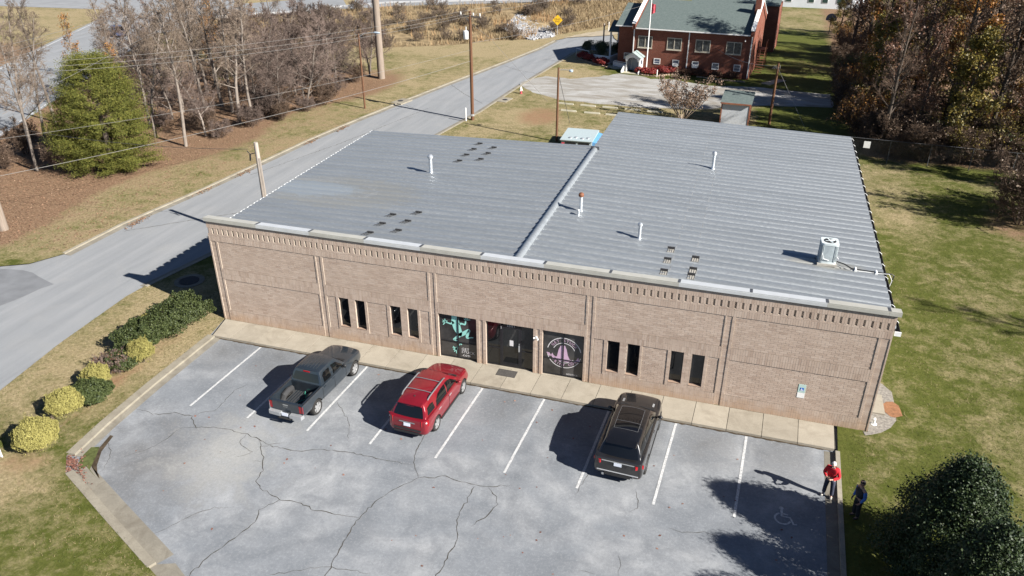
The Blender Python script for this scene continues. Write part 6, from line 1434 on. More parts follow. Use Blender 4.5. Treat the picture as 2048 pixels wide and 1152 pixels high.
# distant parked car half hidden by the trees
fc = thing('far_car', 'dark blue car standing on the road beyond the bare trees', 'car', (-65.6,66.2,.03), R(60))
FP = paint('blue_paint', (.03,.045,.10), .3)
ST = [(-2.2,.35,.6,.68,.55,.66,.75,.6,.85,.86),(-2.1,.25,.78,.84,.55,.82,.8,.76,.92,.93),(-1.2,.22,.82,.88,.55,.86,.82,.8,.94,.95),(0,.22,.82,.88,.55,.86,.82,.8,.92,.93),(1.1,.22,.82,.88,.55,.84,.8,.76,.88,.9),(1.9,.24,.76,.82,.5,.76,.68,.64,.74,.77),(2.2,.3,.5,.6,.48,.56,.58,.48,.62,.64)]
me = body_loft(ST).mesh('body', []); me.materials.append(FP); me.materials.append(MATS['under_black']); me = arches(me, (-1.3,1.35), .33, .88); smooth_mesh(me); obj('body', me, fc)
cb = Cabin(.95,.2,-1.9,-1.2,.76,.72,.58,.56,.88,1.42); me = cb.shell(); me.materials.append(FP); obj('cabin', me, fc)
cb.end_pane('front',-.9,.9,.05,.92).build('windscreen', CG, fc, True); cb.end_pane('rear',-.9,.9,.05,.92).build('rear_window', CG, fc, True)
for sg in (-1,1):
    cb.side_pane([(.7,.94),(.1,1.34),(-.6,1.34),(-1.3,1.0),(-1.2,.94)], sg).build('side_window', CG, fc, True)
    for y in (-1.3,1.35): wheel(fc, sg*.76, y, .33, .2, sg, MATS['alloy'], 5)
# ================================================================== vegetation
def tubes_np(P0, P1, R0, R1, n):
    P0, P1 = np.asarray(P0, float), np.asarray(P1, float); d = P1-P0; L = np.linalg.norm(d, axis=1, keepdims=True); L[L == 0] = 1; d = d/L
    a = np.where(np.abs(d[:,2:3]) < .9, np.array([[0,0,1.]]), np.array([[1.,0,0]])); u = np.cross(d, a); u /= np.linalg.norm(u, axis=1, keepdims=True); w = np.cross(d, u)
    ang = 2*np.pi*np.arange(n)/n; c, s = np.cos(ang), np.sin(ang)
    ring = u[:,None,:]*c[None,:,None]+w[:,None,:]*s[None,:,None]
    V = np.concatenate([P0[:,None,:]+ring*np.asarray(R0)[:,None,None], P1[:,None,:]+ring*np.asarray(R1)[:,None,None]], 1).reshape(-1,3)
    m = len(P0); base = (np.arange(m)*2*n)[:,None]; j = np.arange(n); k = (j+1) % n
    F = np.stack([base+j, base+k, base+n+k, base+n+j], -1).reshape(-1,4)
    return V, F
def quads_np(C, size, rng, up=None, aspect=1.6, bias=.0):
    """leaf quads at centres C; up = outward directions"""
    n = len(C); size = np.broadcast_to(size, (n,))
    nrm = rng.normal(size=(n,3)); 
    if up is not None: nrm = nrm*(1-bias)+up*bias*2
    nrm /= np.linalg.norm(nrm, axis=1, keepdims=True)
    t = rng.normal(size=(n,3)); t -= nrm*np.sum(t*nrm, 1, keepdims=True); t /= np.linalg.norm(t, axis=1, keepdims=True); b = np.cross(nrm, t)
    a = (size*aspect/2)[:,None]; w = (size/2)[:,None]
    V = np.stack([C-t*a, C+b*w, C+t*a, C-b*w], 1).reshape(-1,3); F = np.arange(4*n).reshape(-1,4)
    return V, F
class Skel:
    def __init__(s): s.lv = {0:[],1:[],2:[],3:[],4:[]}
    def seg(s, l, a, b, r0, r1): s.lv[l].append((a[0],a[1],a[2],b[0],b[1],b[2],r0,r1))
    def arr(s, ls, n):
        A = np.array([q for l in ls for q in s.lv[l]]); return tubes_np(A[:,:3], A[:,3:6], A[:,6], A[:,7], n)
def grow(seed, h, r, spread, ns, clear=.3, up=.75, droop=0, wob=.05, stems=1, vase=.0, twig=.007):
    rng = np.random.default_rng(seed); K_ = Skel(); tips = []
    def rnd(): v = rng.normal(size=3); return v/np.linalg.norm(v)
    def limb(l, p, d, L, r0, r1, nseg, wobble, lift):
        pts = [p]; 
        for i in range(nseg):
            d = d+rnd()*wobble+np.array([0,0,lift/nseg]); d = d/np.linalg.norm(d); q = pts[-1]+d*L/nseg
            K_.seg(l, pts[-1], q, r0+(r1-r0)*i/nseg, r0+(r1-r0)*(i+1)/nseg); pts.append(q)
        return pts, d
    for st in range(stems):
        az = 2*np.pi*(st+rng.random()*.5)/stems; d0 = np.array([vase*math.cos(az), vase*math.sin(az), 1.0]); d0 /= np.linalg.norm(d0)
        hh = h*(1 if stems == 1 else rng.uniform(.75,1)); p0 = np.array([0,0,-.15]) if stems == 1 else np.array([.12*math.cos(az), .12*math.sin(az), -.1])
        tr, _ = limb(0, p0, d0, hh, r, r*.18, 9, wob, .15)
        for i in range(ns[0]):
            t = clear+(1-clear)*(i+rng.random())/ns[0]; f = t*9; k = min(8, int(f)); p = tr[k]+(tr[k+1]-tr[k])*(f-k)
            az = i*2.4+rng.random()*.9; e = up*(.6+.7*t); d = np.array([math.cos(az), math.sin(az), e]); d /= np.linalg.norm(d)
            L = spread*h*(1.08-.72*t)*rng.uniform(.65,1.15); rr = r*(1-.8*t)*.5
            b1, dd = limb(1, p, d, L, rr, rr*.25, 5, .16, .25-droop)
            for j in range(ns[1]):
                t2 = .2+.8*(j+rng.random())/ns[1]; f2 = t2*5; k2 = min(4, int(f2)); p2 = b1[k2]+(b1[k2+1]-b1[k2])*(f2-k2)
                d2 = (b1[k2+1]-b1[k2]); d2 = d2/np.linalg.norm(d2)+rnd()*.85; d2 /= np.linalg.norm(d2)
                L2 = L*.5*rng.uniform(.6,1.2)*(1.1-.5*t2); r2 = max(twig*1.6, rr*.35*(1-.6*t2))
                b2, _ = limb(2, p2, d2, L2, r2, twig*1.2, 3, .2, .2-droop)
                for m in range(ns[2]):
                    t3 = .15+.85*(m+rng.random())/ns[2]; f3 = t3*3; k3 = min(2, int(f3)); p3 = b2[k3]+(b2[k3+1]-b2[k3])*(f3-k3)
                    d3 = (b2[k3+1]-b2[k3]); d3 = d3/np.linalg.norm(d3)+rnd()*.8; d3 /= np.linalg.norm(d3)
                    L3 = L2*.5*rng.uniform(.5,1.3); b3, _ = limb(3, p3, d3, L3, twig*1.15, twig*.8, 2, .25, .15-droop)
                    tips.append(b3[1]); tips.append(b3[2])
                    for q in range(ns[3]):
                        p4 = b3[1]+(b3[2]-b3[1])*rng.random(); d4 = (b3[2]-b3[1]); d4 = d4/np.linalg.norm(d4)+rnd()*.8; d4 /= np.linalg.norm(d4)
                        e4 = p4+d4*L3*rng.uniform(.4,.9); K_.seg(4, p4, e4, twig*.85, twig*.6); tips.append(e4)
    return K_, np.array(tips), rng
def barkmat(name, c0, c1):
    m, t, b = material(name, .95, 0, .1); v = t.objc(); n = t.noise(t.mapping(v, (5,5,1)), 2.0, 4, .7); oi = t.new('ShaderNodeObjectInfo')
    c = t.mix(t.ramp(n, [(.3,0),(.7,1)]), c0, c1); k = t.math('MULTIPLY_ADD', oi.outputs['Random'], .5, .75); q = t.new('ShaderNodeVectorMath', operation='SCALE'); t.link(c, q.inputs[0]); t.link(k, q.inputs['Scale']); t.link(q.outputs[0], b.inputs['Base Color']); return m
BK_G, BK_T, BK_D, BK_P = barkmat('bark_grey', (.13,.108,.09), (.24,.205,.175)), barkmat('twig_grey', (.125,.094,.07), (.20,.155,.12)), barkmat('bark_dark', (.05,.04,.032), (.10,.08,.065)), barkmat('twig_purple', (.112,.082,.068), (.18,.136,.115))
BK_R = barkmat('twig_brown', (.075,.05,.036), (.13,.092,.068))
def combine(parts):
    """[(V,F,mat_index)] -> V,F,mi"""
    Vs, Fs, M = [], [], []; o = 0
    for V, F, m in parts: Vs.append(V); Fs.append(F+o); M.append(np.full(len(F), m)); o += len(V)
    return np.concatenate(Vs), np.concatenate(Fs), np.concatenate(M)
def tree_kind(seed, h, r, spread, ns, bark, twigm, leaf=None, nleaf=0, lsize=.12, **kw):
    K_, tips, rng = grow(seed, h, r, spread, ns, **kw)
    V, F = K_.arr([0], 8); V1, F1 = K_.arr([1], 5); V, F, _ = combine([(V,F,0),(V1,F1,0)]); tr = fast('trunk', V, F, bark, True)
    ls = [l for l in (2,3,4) if K_.lv[l]]; V2, F2 = K_.arr(ls, 3); parts = [(V2,F2,0)]; mats = [twigm]
    if leaf is not None:
        idx = rng.integers(0, len(tips), nleaf); C = tips[idx]+rng.normal(size=(nleaf,3))*lsize*1.6
        parts.append((*quads_np(C, lsize*rng.uniform(.6,1.3,nleaf), rng), 1)); mats.append(leaf)
    V, F, M = combine(parts); cr_ = fast('crown', V, F, mats, False, M)
    return tr, cr_
def plant_tree(kind, x, y, s, rz, name, label, cat='tree', group=None, sz=None, z=0):
    t = thing(name, label, cat, (x,y,z), rz, group); t.scale = (s,s,s*(sz or 1)); obj('trunk', kind[0], t); obj('crown', kind[1], t); return t
LF_OR = leafmat('leaf_orange', [(.22,.085,.016),(.30,.13,.025),(.14,.05,.015),(.27,.16,.03),(.11,.05,.018)]); LF_YE = leafmat('leaf_yellow', [(.19,.135,.02),(.14,.115,.02),(.23,.165,.03),(.10,.085,.02),(.065,.065,.018)])
LF_RD = leafmat('leaf_rust', [(.095,.045,.028),(.13,.068,.042),(.07,.033,.022),(.16,.085,.05)]); LF_BR = leafmat('leaf_brown', [(.10,.066,.042),(.15,.10,.064),(.075,.048,.03),(.18,.125,.08)])
LF_GR = leafmat('leaf_green', [(.04,.065,.018),(.07,.10,.025),(.03,.05,.014),(.10,.12,.03)]); LF_CE = leafmat('cedar_green', [(.045,.056,.013),(.09,.096,.022),(.135,.132,.030),(.066,.074,.017),(.175,.162,.036)], .8, .06, .1, .05)
LF_HO = leafmat('holly_leaf', [(.010,.020,.007),(.020,.036,.011),(.040,.058,.018),(.014,.026,.008)], .55, .03, .28, .1); LF_LA = leafmat('laurel_leaf', [(.026,.038,.012),(.045,.060,.018),(.07,.085,.026),(.034,.047,.014)], .6, .05, .3, .12)
LF_YS = leafmat('golden_leaf', [(.275,.245,.075),(.315,.285,.092),(.25,.222,.066),(.34,.31,.11)], .7, .15, .2, .06); LF_NA = leafmat('nandina_leaf', [(.20,.02,.02),(.30,.04,.035),(.12,.015,.015),(.36,.08,.05)], .5, .1, .4, .15)
LF_BX = leafmat('box_leaf', [(.022,.04,.014),(.04,.062,.02),(.03,.05,.016)], .5, .05, .4, .1); LF_MY = leafmat('myrtle_seed', [(.16,.105,.075),(.22,.15,.105),(.12,.08,.06),(.27,.19,.13)])
# ---- bare forest trees
BARE = [tree_kind(100+i, 12.0, .13+.02*i, .25, (20,7,6,4), BK_G, BK_T, clear=[.4,.25,.45,.3][i], up=[1.0,.75,1.2,.6][i], wob=[.05,.1,.07,.13][i], twig=.009) for i in range(4)]
BUSHY = [tree_kind(120+i, 8.6, .12, .40, (20,8,7,5), BK_G, BK_P, clear=.16, up=.6, wob=.14, twig=.010) for i in range(3)]
LEAFY = [tree_kind(140+i, 9.5, .13, .22, (16,7,5,3), BK_G, BK_T, [LF_OR,LF_RD][i], 1100, .10, clear=.3, up=1.0) for i in range(2)]
THICK = [tree_kind(150+i, 2.6, .03, .55, (10,7,6,4), BK_R, [BK_R,BK_P][i], LF_BR if i == 0 else None, 700, .07, clear=.05, up=.9, stems=5, vase=.45, twig=.007) for i in range(2)]
front = [(-28.6,15.6),(-30.9,17.6),(-21.41,24.53),(-25.71,25.95),(-28.97,29.09),(-25.72,33.36),(-20.38,33.0),(-21.3,32.2),(-20.8,34.89),(-18.92,35.48),(-24.15,35.19),(-26.49,36.84),(-17.99,39.08)]
nm = ['first','second','third','fourth','fifth','sixth','seventh','eighth','ninth','tenth','eleventh','twelfth','thirteenth']
G_L = 'bare trees in the wooded strip across the street'
rr_ = random.Random(5)
for i, (x, y) in enumerate(front):
    k = BUSHY[i % 3] if i in (8, 9, 12) else BARE[i % 4]
    plant_tree(k, x, y, rr_.uniform(.82,1.05), rr_.uniform(0,6.28), 'bare_tree', f'bare grey-barked tree, {nm[i]} from the left along the front of the woods', 'tree', G_L)
back = []
for q in [(-29.94,37.42),(-28.07,31.15),(-30.05,27.04),(-21.92,43.19),(-20.47,45.94),(-26.17,49.12),(-24.49,42.39),(-28.88,43.33),(-32.94,44.48),(-34.6,22),(-38.47,27.5),(-39.4,37.75),(-35.28,39.03),(-38.0,45),(-36.4,50),(-32.5,52),(-29.5,55),(-24,54),(-34,32),(-33,36.5),(-43,36),(-41,42),(-27,39.8),(-31.5,41),(-22.8,38.9),(-19.5,41.5),(-21,50),(-18.9,47.5),(-29.5,47),(-36.5,17.5)]: back.append(q)
for _ in range(60):
    q = (rr_.uniform(-43,-17.5), rr_.uniform(23,58))
    if np.interp(q[1], [p[1] for p in ROAD_L], [p[0] for p in ROAD_L])-q[0] > 6.2 and min(math.dist(q, b) for b in back+front) > 2.0 and math.dist(q,(-23.2,17.9)) > 5.5 and not (q[0] < -26-.47*(q[1]-15) and q[1] < 35): back.append(q)
for i, (x, y) in enumerate(back):
    k = (BUSHY[i % 3] if (x > -30 and y > 38) or i % 5 == 1 else LEAFY[i % 2] if i % 6 == 2 else BARE[i % 4])
    plant_tree(k, x+rr_.uniform(-.4,.4), y+rr_.uniform(-.4,.4), rr_.uniform(.72,.98), rr_.uniform(0,6.28), 'bare_tree', 'bare tree deep in the wooded strip, '+('behind the cedar' if x < -33 else 'in the middle part' if x < -25 else 'toward the tall grey pole')+(', near rows' if y < 36 else ', middle rows' if y < 46 else ', rear rows'), 'tree', G_L)
SAP = [tree_kind(160+i, 5.5, .045, .22, (14,6,5,3), BK_T, BK_P, clear=.15, up=1.1, wob=.12, twig=.007) for i in range(2)]
th = [(-26.5,16.2),(-27.5,18.5),(-29.5,19.6),(-26,20.2),(-31.5,15.2),(-20,27.6),(-22.5,29),(-19.3,31.2),(-17.8,34.2),(-17.2,37.6),(-16.8,40.5),(-17.6,43.8),(-18.2,50.5),(-24.5,30.8),(-33,18.8),(-28.5,22.6),(-20.5,38.2),(-22.6,47.2),(-25.8,52.2),(-30,50.5),(-33.5,26.4),(-35.5,33.5)]
for i, (x, y) in enumerate(th):
    plant_tree(THICK[0 if i < 5 else i % 2], x, y, rr_.uniform(.65,1.1), rr_.uniform(0,6.28), 'bare_shrub', ('tangled brown-leaved thicket stem clump at the foot of the green cedar' if i < 5 else 'low bare thicket shrub under the trees across the street'), 'shrub', 'thicket by the cedar' if i < 5 else 'low thicket in the wooded strip')
for _ in range(42):
    q = (rr_.uniform(-44,-17), rr_.uniform(13,58))
    if np.interp(q[1], [p[1] for p in ROAD_L], [p[0] for p in ROAD_L])-q[0] > 5.4 and math.dist(q,(-23.2,17.9)) > 3.6 and not (q[0] < -27-.47*(q[1]-15) and q[1] < 32): plant_tree(SAP[_ % 2] if _ % 3 else THICK[1], q[0], q[1], rr_.uniform(.6,1.15), rr_.uniform(0,6.28), 'bare_sapling', 'thin bare sapling in the tangle of the wooded strip', 'tree', 'saplings in the wooded strip')
# ---- the big green cedar
def cedar(label, x, y, h, rad, seed, n=430, m=52):
    rng = np.random.default_rng(seed); t = thing('cedar_tree', label, 'tree', (x,y,0)); C, U = [], []
    for i in range(n):
        z = .04+.95*rng.random()**1.05; az = rng.uniform(0, 2*np.pi)
        prof = rad*(np.sin(np.pi*min(1,(z*.80+.19)))**.6)*(1-.12*z)*(1+.16*np.sin(az*3+z*7)+.1*np.sin(az*7-z*13)); depth = rng.uniform(.62,1.02)
        p = np.array([prof*depth*np.cos(az), prof*depth*np.sin(az), z*h]); d = np.array([np.cos(az), np.sin(az), .1+.7*z]); d /= np.linalg.norm(d)
        L = rng.uniform(.5,1.0); k = m; s = rng.random(k)[:,None]; side = rng.normal(size=(k,3))*(.08+.24*s)*np.array([[1,1,.38]])
        C.append(p+d*(s-.45)*L*1.6+side); U.append(np.repeat(d[None], k, 0))
    C = np.concatenate(C); U = np.concatenate(U); V, F = quads_np(C, .036*rng.uniform(.6,1.3,len(C)), rng, U, 4.2, .3)
    obj('crown', fast('crown', V, F, LF_CE), t); mb = MB(); mb.tube([(0,0,-.2),(0,0,h*.5),(0,0,h*.9)], [.28,.16,.04], 8); mb.build('trunk', BK_D, t, True)
    for k in range(10): pass
    return t
cedar('large dense olive-green cedar at the front of the left woods', -23.2, 17.9, 8.8, 3.3, 3, 700, 210)
for i, (x, y, h, r) in enumerate(((-38,43.5,4.5,1.4),(-33.6,47.5,4.0,1.5))): cedar(['small dull green cedar behind the bare trees on the left','dark young cedar deep among the bare trees'][i], x, y, h, r, 8+i, 120, 40)
# ---- leafy shrubs as clouds of leaves over twigs
def shrub(name, label, x, y, rx, ry, h, leaf, n, size, seed, rough=.14, clip=.0, group=None, bias=.35, shell=.45, rz=0, z0=.05, cat='shrub'):
    fine_ = 1.7 if leaf is LF_YS else 1.0; n = int(n*2.0*fine_); size = size*.68*(.78 if leaf is LF_YS else 1.0); rng = np.random.default_rng(seed); t = thing(name, label, cat, (x,y,0), rz, group)
    d = rng.normal(size=(n,3)); d[:,2] = np.abs(d[:,2])*.95-.22; d /= np.linalg.norm(d, axis=1, keepdims=True)
    ph = rng.uniform(0,6.28,6); a = np.arctan2(d[:,1], d[:,0]); bump_ = 1+rough*(np.sin(a*3+ph[0]+d[:,2]*4)*.5+np.sin(a*5+ph[1]-d[:,2]*6)*.4+np.sin(a*9+d[:,2]*11+ph[2])*.3)
    rad = (1-shell*rng.random(n)**2)*bump_
    pw = np.sign(d)*np.abs(d)**(1-clip)
    C = np.column_stack([pw[:,0]*rx*rad, pw[:,1]*ry*rad, h*.46+pw[:,2]*h*.54*rad]); C[:,2] = np.maximum(C[:,2], z0)
    ns_ = 46; k0 = rng.integers(0, n, ns_)                                  # shoots standing out of the outline
    for q in k0:
        if d[q,2] < -.05: continue
        m_ = 34; L_ = rng.uniform(.08,.22)*max(rx,h)*.7; o_ = C[q]; dd = d[q]*.7+np.array([0,0,.5]); s_ = rng.random(m_)[:,None]
        C = np.concatenate([C, o_+dd*s_*L_+rng.normal(size=(m_,3))*.045*max(rx,.6)]); d = np.concatenate([d, np.repeat(d[q:q+1], m_, 0)])
    V, F = quads_np(C, size*rng.uniform(.6,1.35,len(C)), rng, d, 1.5, bias); obj('foliage', fast('foliage', V, F, leaf), t)
    mb = MB()
    for k in range(7):
        q = 2*PI*k/7; mb.tube([(.04*math.cos(q),.04*math.sin(q),-.05),(rx*.35*math.cos(q),ry*.35*math.sin(q),h*.4),(rx*.6*math.cos(q+.2),ry*.6*math.sin(q+.2),h*.75)], [.025,.016,.006], 5)
    mb.build('stem', BK_D, t); return t
shrub('laurel_shrub', 'largest dark green shrub, nearest the shop corner in the hedge row', -1.75, -1.25, 1.3, 1.55, 1.45, LF_LA, 9000, .085, 1, .28, .1)
shrub('laurel_shrub', 'broad dark green shrub, second in the hedge row from the shop', -2.25, -3.45, 1.25, 1.3, 1.2, LF_LA, 7500, .085, 2, .28, .08)
shrub('golden_shrub', 'small yellow tuft poking up behind the dark hedge shrubs', -3.05, -2.15, .35, .35, .95, LF_YS, 1200, .06, 3)
shrub('golden_shrub', 'upright oval golden shrub between dark shrub and bare bush', -1.25, -4.75, .58, .62, 1.2, LF_YS, 4200, .055, 4, .16)
plant_tree(tree_kind(171, 1.0, .02, .75, (10,6,5,3), BK_P, BK_P, LF_RD, 500, .05, clear=.05, up=.6, stems=6, vase=.7, twig=.006), -2.05, -5.75, 1.0, .4, 'bare_shrub', 'purplish half-bare bush in the middle of the hedge row', 'shrub')
shrub('laurel_shrub', 'low dark green growth inside the half-bare hedge bush', -1.9, -5.35, .95, .8, .75, LF_LA, 2600, .075, 5)
shrub('golden_shrub', 'round golden shrub behind the low dark green bush', -1.85, -7.0, .62, .6, 1.05, LF_YS, 4200, .055, 6, .15)
shrub('laurel_shrub', 'low dark green bush between two golden shrubs', -1.3, -7.95, .95, .85, .85, LF_LA, 5200, .08, 7)
shrub('golden_shrub', 'round golden shrub, second from the open lawn end', -1.55, -9.15, .74, .74, 1.2, LF_YS, 5500, .058, 8, .13)
shrub('golden_shrub', 'largest golden globe shrub at the open lawn end of the row', -.85, -11.35, .86, .86, 1.35, LF_YS, 7500, .058, 9, .11)
plant_tree(tree_kind(172, .7, .012, .7, (8,5,4,2), BK_P, BK_P, None, clear=.05, up=.6, stems=5, vase=.8, twig=.005), -1.45, -10.35, .8, 0, 'bare_shrub', 'tiny grey twiggy bush between the last two golden shrubs', 'shrub')
# church planting
for i, (x, y, r, h, lb) in enumerate(((3.5,70.6,.75,.85,'red bush at the street end of the white ramp wall'),(4.5,69.7,.7,.8,'second red bush from the street below the ramp wall'),(5.7,68.5,.55,.65,'small red bush below the middle of the ramp wall'),(6.7,67.6,.75,.9,'red bush nearest the entry hut below the ramp wall'),
    (11.75,64.5,.55,.7,'red bush just right of the entry hut steps'),(12.5,64.2,.6,.75,'red bush at the foot of the flagpole'),(13.3,64.1,.6,.75,'red bush between flagpole and white post'),(14.5,64.9,.8,.9,'large red bush right of the white post'),(15.3,65.5,.7,.9,'red bush under the second basement window'),(14.0,66.1,.7,.8,'dark red bush behind the white post'))):
    shrub('red_bush', lb, x, y, r, r, h, LF_NA, 1500, .085, 20+i, .2)
for i, (x, lb) in enumerate(((17.2,'brownish bush under the third church window'),(18.8,'brownish bush beside the middle downspout bed'),(20.6,'second brown bush from the right in the shaded bed'),(22.4,'brown bush nearest the right corner of the church'))): shrub('brown_bush', lb, x, 65.0-.06*(x-17), .75, .6, .8, LF_RD, 900, .08, 40+i, .25)
shrub('clipped_hedge', 'clipped dark green hedge block nearer the street by the ramp', 4.4, 72.8, 1.5, 1.1, 1.9, LF_BX, 6500, .07, 50, .05, .45); shrub('clipped_hedge', 'clipped green hedge block nearer the church by the ramp', 6.6, 72.2, 1.35, 1.1, 1.9, LF_BX, 6000, .07, 51, .05, .45)
plant_tree(tree_kind(180, 4.5, .055, .22, (9,5,5,3), barkmat('myrtle_bark', (.26,.20,.15), (.40,.32,.25)), BK_R, LF_MY, 4200, .09, clear=.35, up=1.2, stems=11, vase=.85, twig=.007), 18.9, 46.1, 1.08, .3, 'crape_myrtle', 'multi-stemmed brown crape myrtle beside the gravel lot')
# ---- holly by the lot, and its neighbours beyond the picture's lower edge
def holly(label, x, y, h, rad, seed, n):
    rng = np.random.default_rng(seed); t = thing('holly_tree', label, 'tree', (x,y,0)); C, U = [], []
    nc = int(n/46)
    for i in range(nc):
        z = rng.random()**.9; az = rng.uniform(0,2*np.pi); prof = rad*(1-z**1.7)**.75*(.72+.28*min(1,z*6))*(1+.14*np.sin(az*4+z*9)+.12*np.sin(az*7-z*5)); dp = rng.uniform(.55,1.0)**.6
        p = np.array([prof*dp*np.cos(az), prof*dp*np.sin(az), .15+z*(h-.15)]); d = np.array([np.cos(az),np.sin(az),.4+z]); d /= np.linalg.norm(d)
        C.append(p+rng.normal(size=(46,3))*.15+d*rng.random((46,1))*.2); U.append(np.repeat(d[None],46,0))
    C = np.concatenate(C); U = np.concatenate(U); V, F = quads_np(C, .055*rng.uniform(.6,1.3,len(C)), rng, U, 1.5, .4); obj('crown', fast('crown', V, F, LF_HO), t)
    mb = MB(); mb.tube([(0,0,-.2),(0,0,h*.5),(0,0,h*.92)], [.16,.1,.03], 8); mb.build('trunk', BK_D, t, True)
holly('big glossy dark green holly in the lower right corner', 33.5, -7.5, 4.6, 1.85, 60, 82000)
holly('second dark holly below the big one at the bottom edge', 33.8, -10.2, 4.6, 1.6, 61, 34000); holly('third holly along the lot edge beyond the bottom of the view', 33.9, -12.4, 5.0, 1.7, 62, 14000)
# ---- woods on the right
AUT = [tree_kind(200, 12.5, .18, .24, (18,7,6,3), BK_D, BK_R, LF_RD, 3600, .11, clear=.25, up=.95), tree_kind(201, 11.5, .17, .26, (18,7,6,3), BK_D, BK_R, LF_BR, 3000, .10, clear=.2, up=.9),
       tree_kind(202, 10.5, .16, .27, (16,7,6,2), BK_D, BK_R, LF_OR, 7000, .115, clear=.15, up=.8), tree_kind(203, 9.0, .15, .30, (16,7,6,2), BK_D, BK_R, LF_YE, 9000, .115, clear=.1, up=.75), tree_kind(204, 13, .2, .20, (20,8,7,4), BK_D, BK_R, None, clear=.25, up=1.0)]
UND = [tree_kind(210, 3.4, .035, .5, (10,7,6,3), BK_R, BK_R, LF_YE, 2600, .08, clear=.05, up=.9, stems=6, vase=.5), tree_kind(211, 3.2, .035, .55, (10,7,6,4), BK_R, BK_R, LF_BR, 1600, .08, clear=.05, up=.9, stems=6, vase=.5), tree_kind(213, 3.6, .035, .5, (10,7,6,3), BK_R, BK_R, LF_OR, 2600, .08, clear=.05, up=.9, stems=6, vase=.5), tree_kind(212, 3.6, .035, .5, (10,7,6,3), BK_R, BK_R, LF_GR, 2600, .08, clear=.05, up=.9, stems=6, vase=.5)]
AN = ['rust-leaved tree in the woods behind the fence', 'thin brown-leaved tree in the woods behind the fence', 'orange-leaved tree in the woods behind the fence', 'yellow-leaved tree in the woods behind the fence', 'bare dark tree in the woods behind the fence']
rr_ = random.Random(9); spots = []
for row, y in enumerate((41.0,45.5,50.5,56,62,69,77,86,96)):
    x = 36.2-.1*(y-41)*.2+(row % 2)*1.8
    while x < 52+.42*(y-41): spots.append((x+rr_.uniform(-1,1), y+rr_.uniform(-1.4,1.4))); x += 3.2+.03*(y-41)
for i, (x, y) in enumerate(spots):
    w = [3,2,2,2,3] if y > 55 else ([2,2,4,2,2] if x > 42 else [2,3,1,1,3])
    k = rr_.choices(range(5), w)[0]; plant_tree(AUT[k], x, y, rr_.uniform(.75,1.12)*(1.32 if 43 < y < 80 and x < 50 else 1.0), rr_.uniform(0,6.28), 'woodland_tree', AN[k]+(', front rows' if y < 53 else ', middle rows' if y < 72 else ', rear rows')+(', near the church lane' if x < 40 else ', farther right'), 'tree', 'trees of the right-hand woods: '+AN[k].split(' ')[0])
UNM = ['yellow-leaved undergrowth bush just behind the chain-link fence', 'brown undergrowth bush just behind the chain-link fence', 'orange undergrowth bush just behind the chain-link fence', 'green undergrowth bush just behind the chain-link fence']
for i in range(84):
    x = 35+rr_.uniform(0,24); y = 39.4+rr_.uniform(0,4.5 if i < 30 else 14) if i < 62 else 44+rr_.uniform(0,46); k = rr_.choices((0,1,2,3),(2,3,3,1))[0] if x > 40 else 1
    if i >= 62: x = 34.6+rr_.uniform(-.8,2.0)+.02*(y-44)
    plant_tree(UND[k], x, y, rr_.uniform(.7,1.15), rr_.uniform(0,6.28), 'undergrowth_bush', (UNM[k] if y < 44 else UNM[k].replace('just behind the chain-link fence', 'deep in the right-hand woods')) if i < 62 else 'brown thicket bush along the left edge of the right-hand woods', 'shrub', 'undergrowth: '+(UNM[k].split(' ')[0] if i < 62 else 'wood edge'))
plant_tree(UND[1], 43.6, 27.0, 1.5, 1.0, 'brown_bush', 'brown leafy thicket on the lawn at the right edge', 'shrub'); plant_tree(UND[1], 46.4, 28.4, 1.5, 2.0, 'brown_bush', 'second brown thicket beyond the right edge of the view', 'shrub')
for i, (x, y, s) in enumerate(((57,7,1.0),(60,21,1.0),(60,30,1.0),(52,33,1.0))): plant_tree(AUT[(4,4,1,2)[i]], x, y, s*1.1, i*1.3, 'woodland_tree', 'bare tree beyond the right edge shading the lawn', 'tree', 'trees east of the lawn')
# ---- straw grass and brush on the bank, riprap
def bank_point(rng, n):
    i = rng.integers(0, len(rows)-1, n); s = rng.random(n); t = rng.random(n)
    A = np.array([(a.x,a.y) for a,b in rows]); B = np.array([(b.x,b.y) for a,b in rows])
    a = A[i]+(A[i+1]-A[i])*s[:,None]; b = B[i]+(B[i+1]-B[i])*s[:,None]; p = a+(b-a)*t[:,None]
    hzv = np.interp(b[:,0], [-75,-50,-35,0,60], [.05,.4,1.5,1.8,1.8]); return p, hzv*(t*t*(3-2*t)), t
def blades(name, P, Z, H, W_, leaf, rng, lean=.35):
    n = len(P); az = rng.uniform(0,2*np.pi,n); d = np.column_stack([np.cos(az), np.sin(az)]); l = rng.normal(size=(n,2))*lean*H[:,None]
    b0 = np.column_stack([P-d*W_[:,None]/2, Z]); b1 = np.column_stack([P+d*W_[:,None]/2, Z]); tp = np.column_stack([P+l, Z+H])
    return fast(name, np.stack([b0,b1,tp],1).reshape(-1,3), np.arange(3*n).reshape(-1,3), leaf)
rng = np.random.default_rng(77)
LF_ST = leafmat('straw_blade', [(.30,.225,.13),(.23,.17,.095),(.35,.275,.165),(.26,.18,.10),(.19,.145,.09)], .8, .15, .2, 0); LF_ST2 = leafmat('rust_blade', [(.29,.175,.085),(.36,.235,.12),(.22,.13,.065)], .8, .15, .2, 0)
P, Z, T = bank_point(rng, 26000); msk = np.sin(P[:,0]*.55+np.sin(P[:,1]*.4)*1.7)+np.sin(P[:,1]*.8+P[:,0]*.21) ; keep = (msk > -.5) | (P[:,0] > -8); RIP = [(-6.4,80.6),(-4.0,84.3),(-6.5,95),(-13,95),(-12.5,86)]; keep &= ~pip(P[:,0],P[:,1],RIP); P, Z = P[keep], Z[keep]
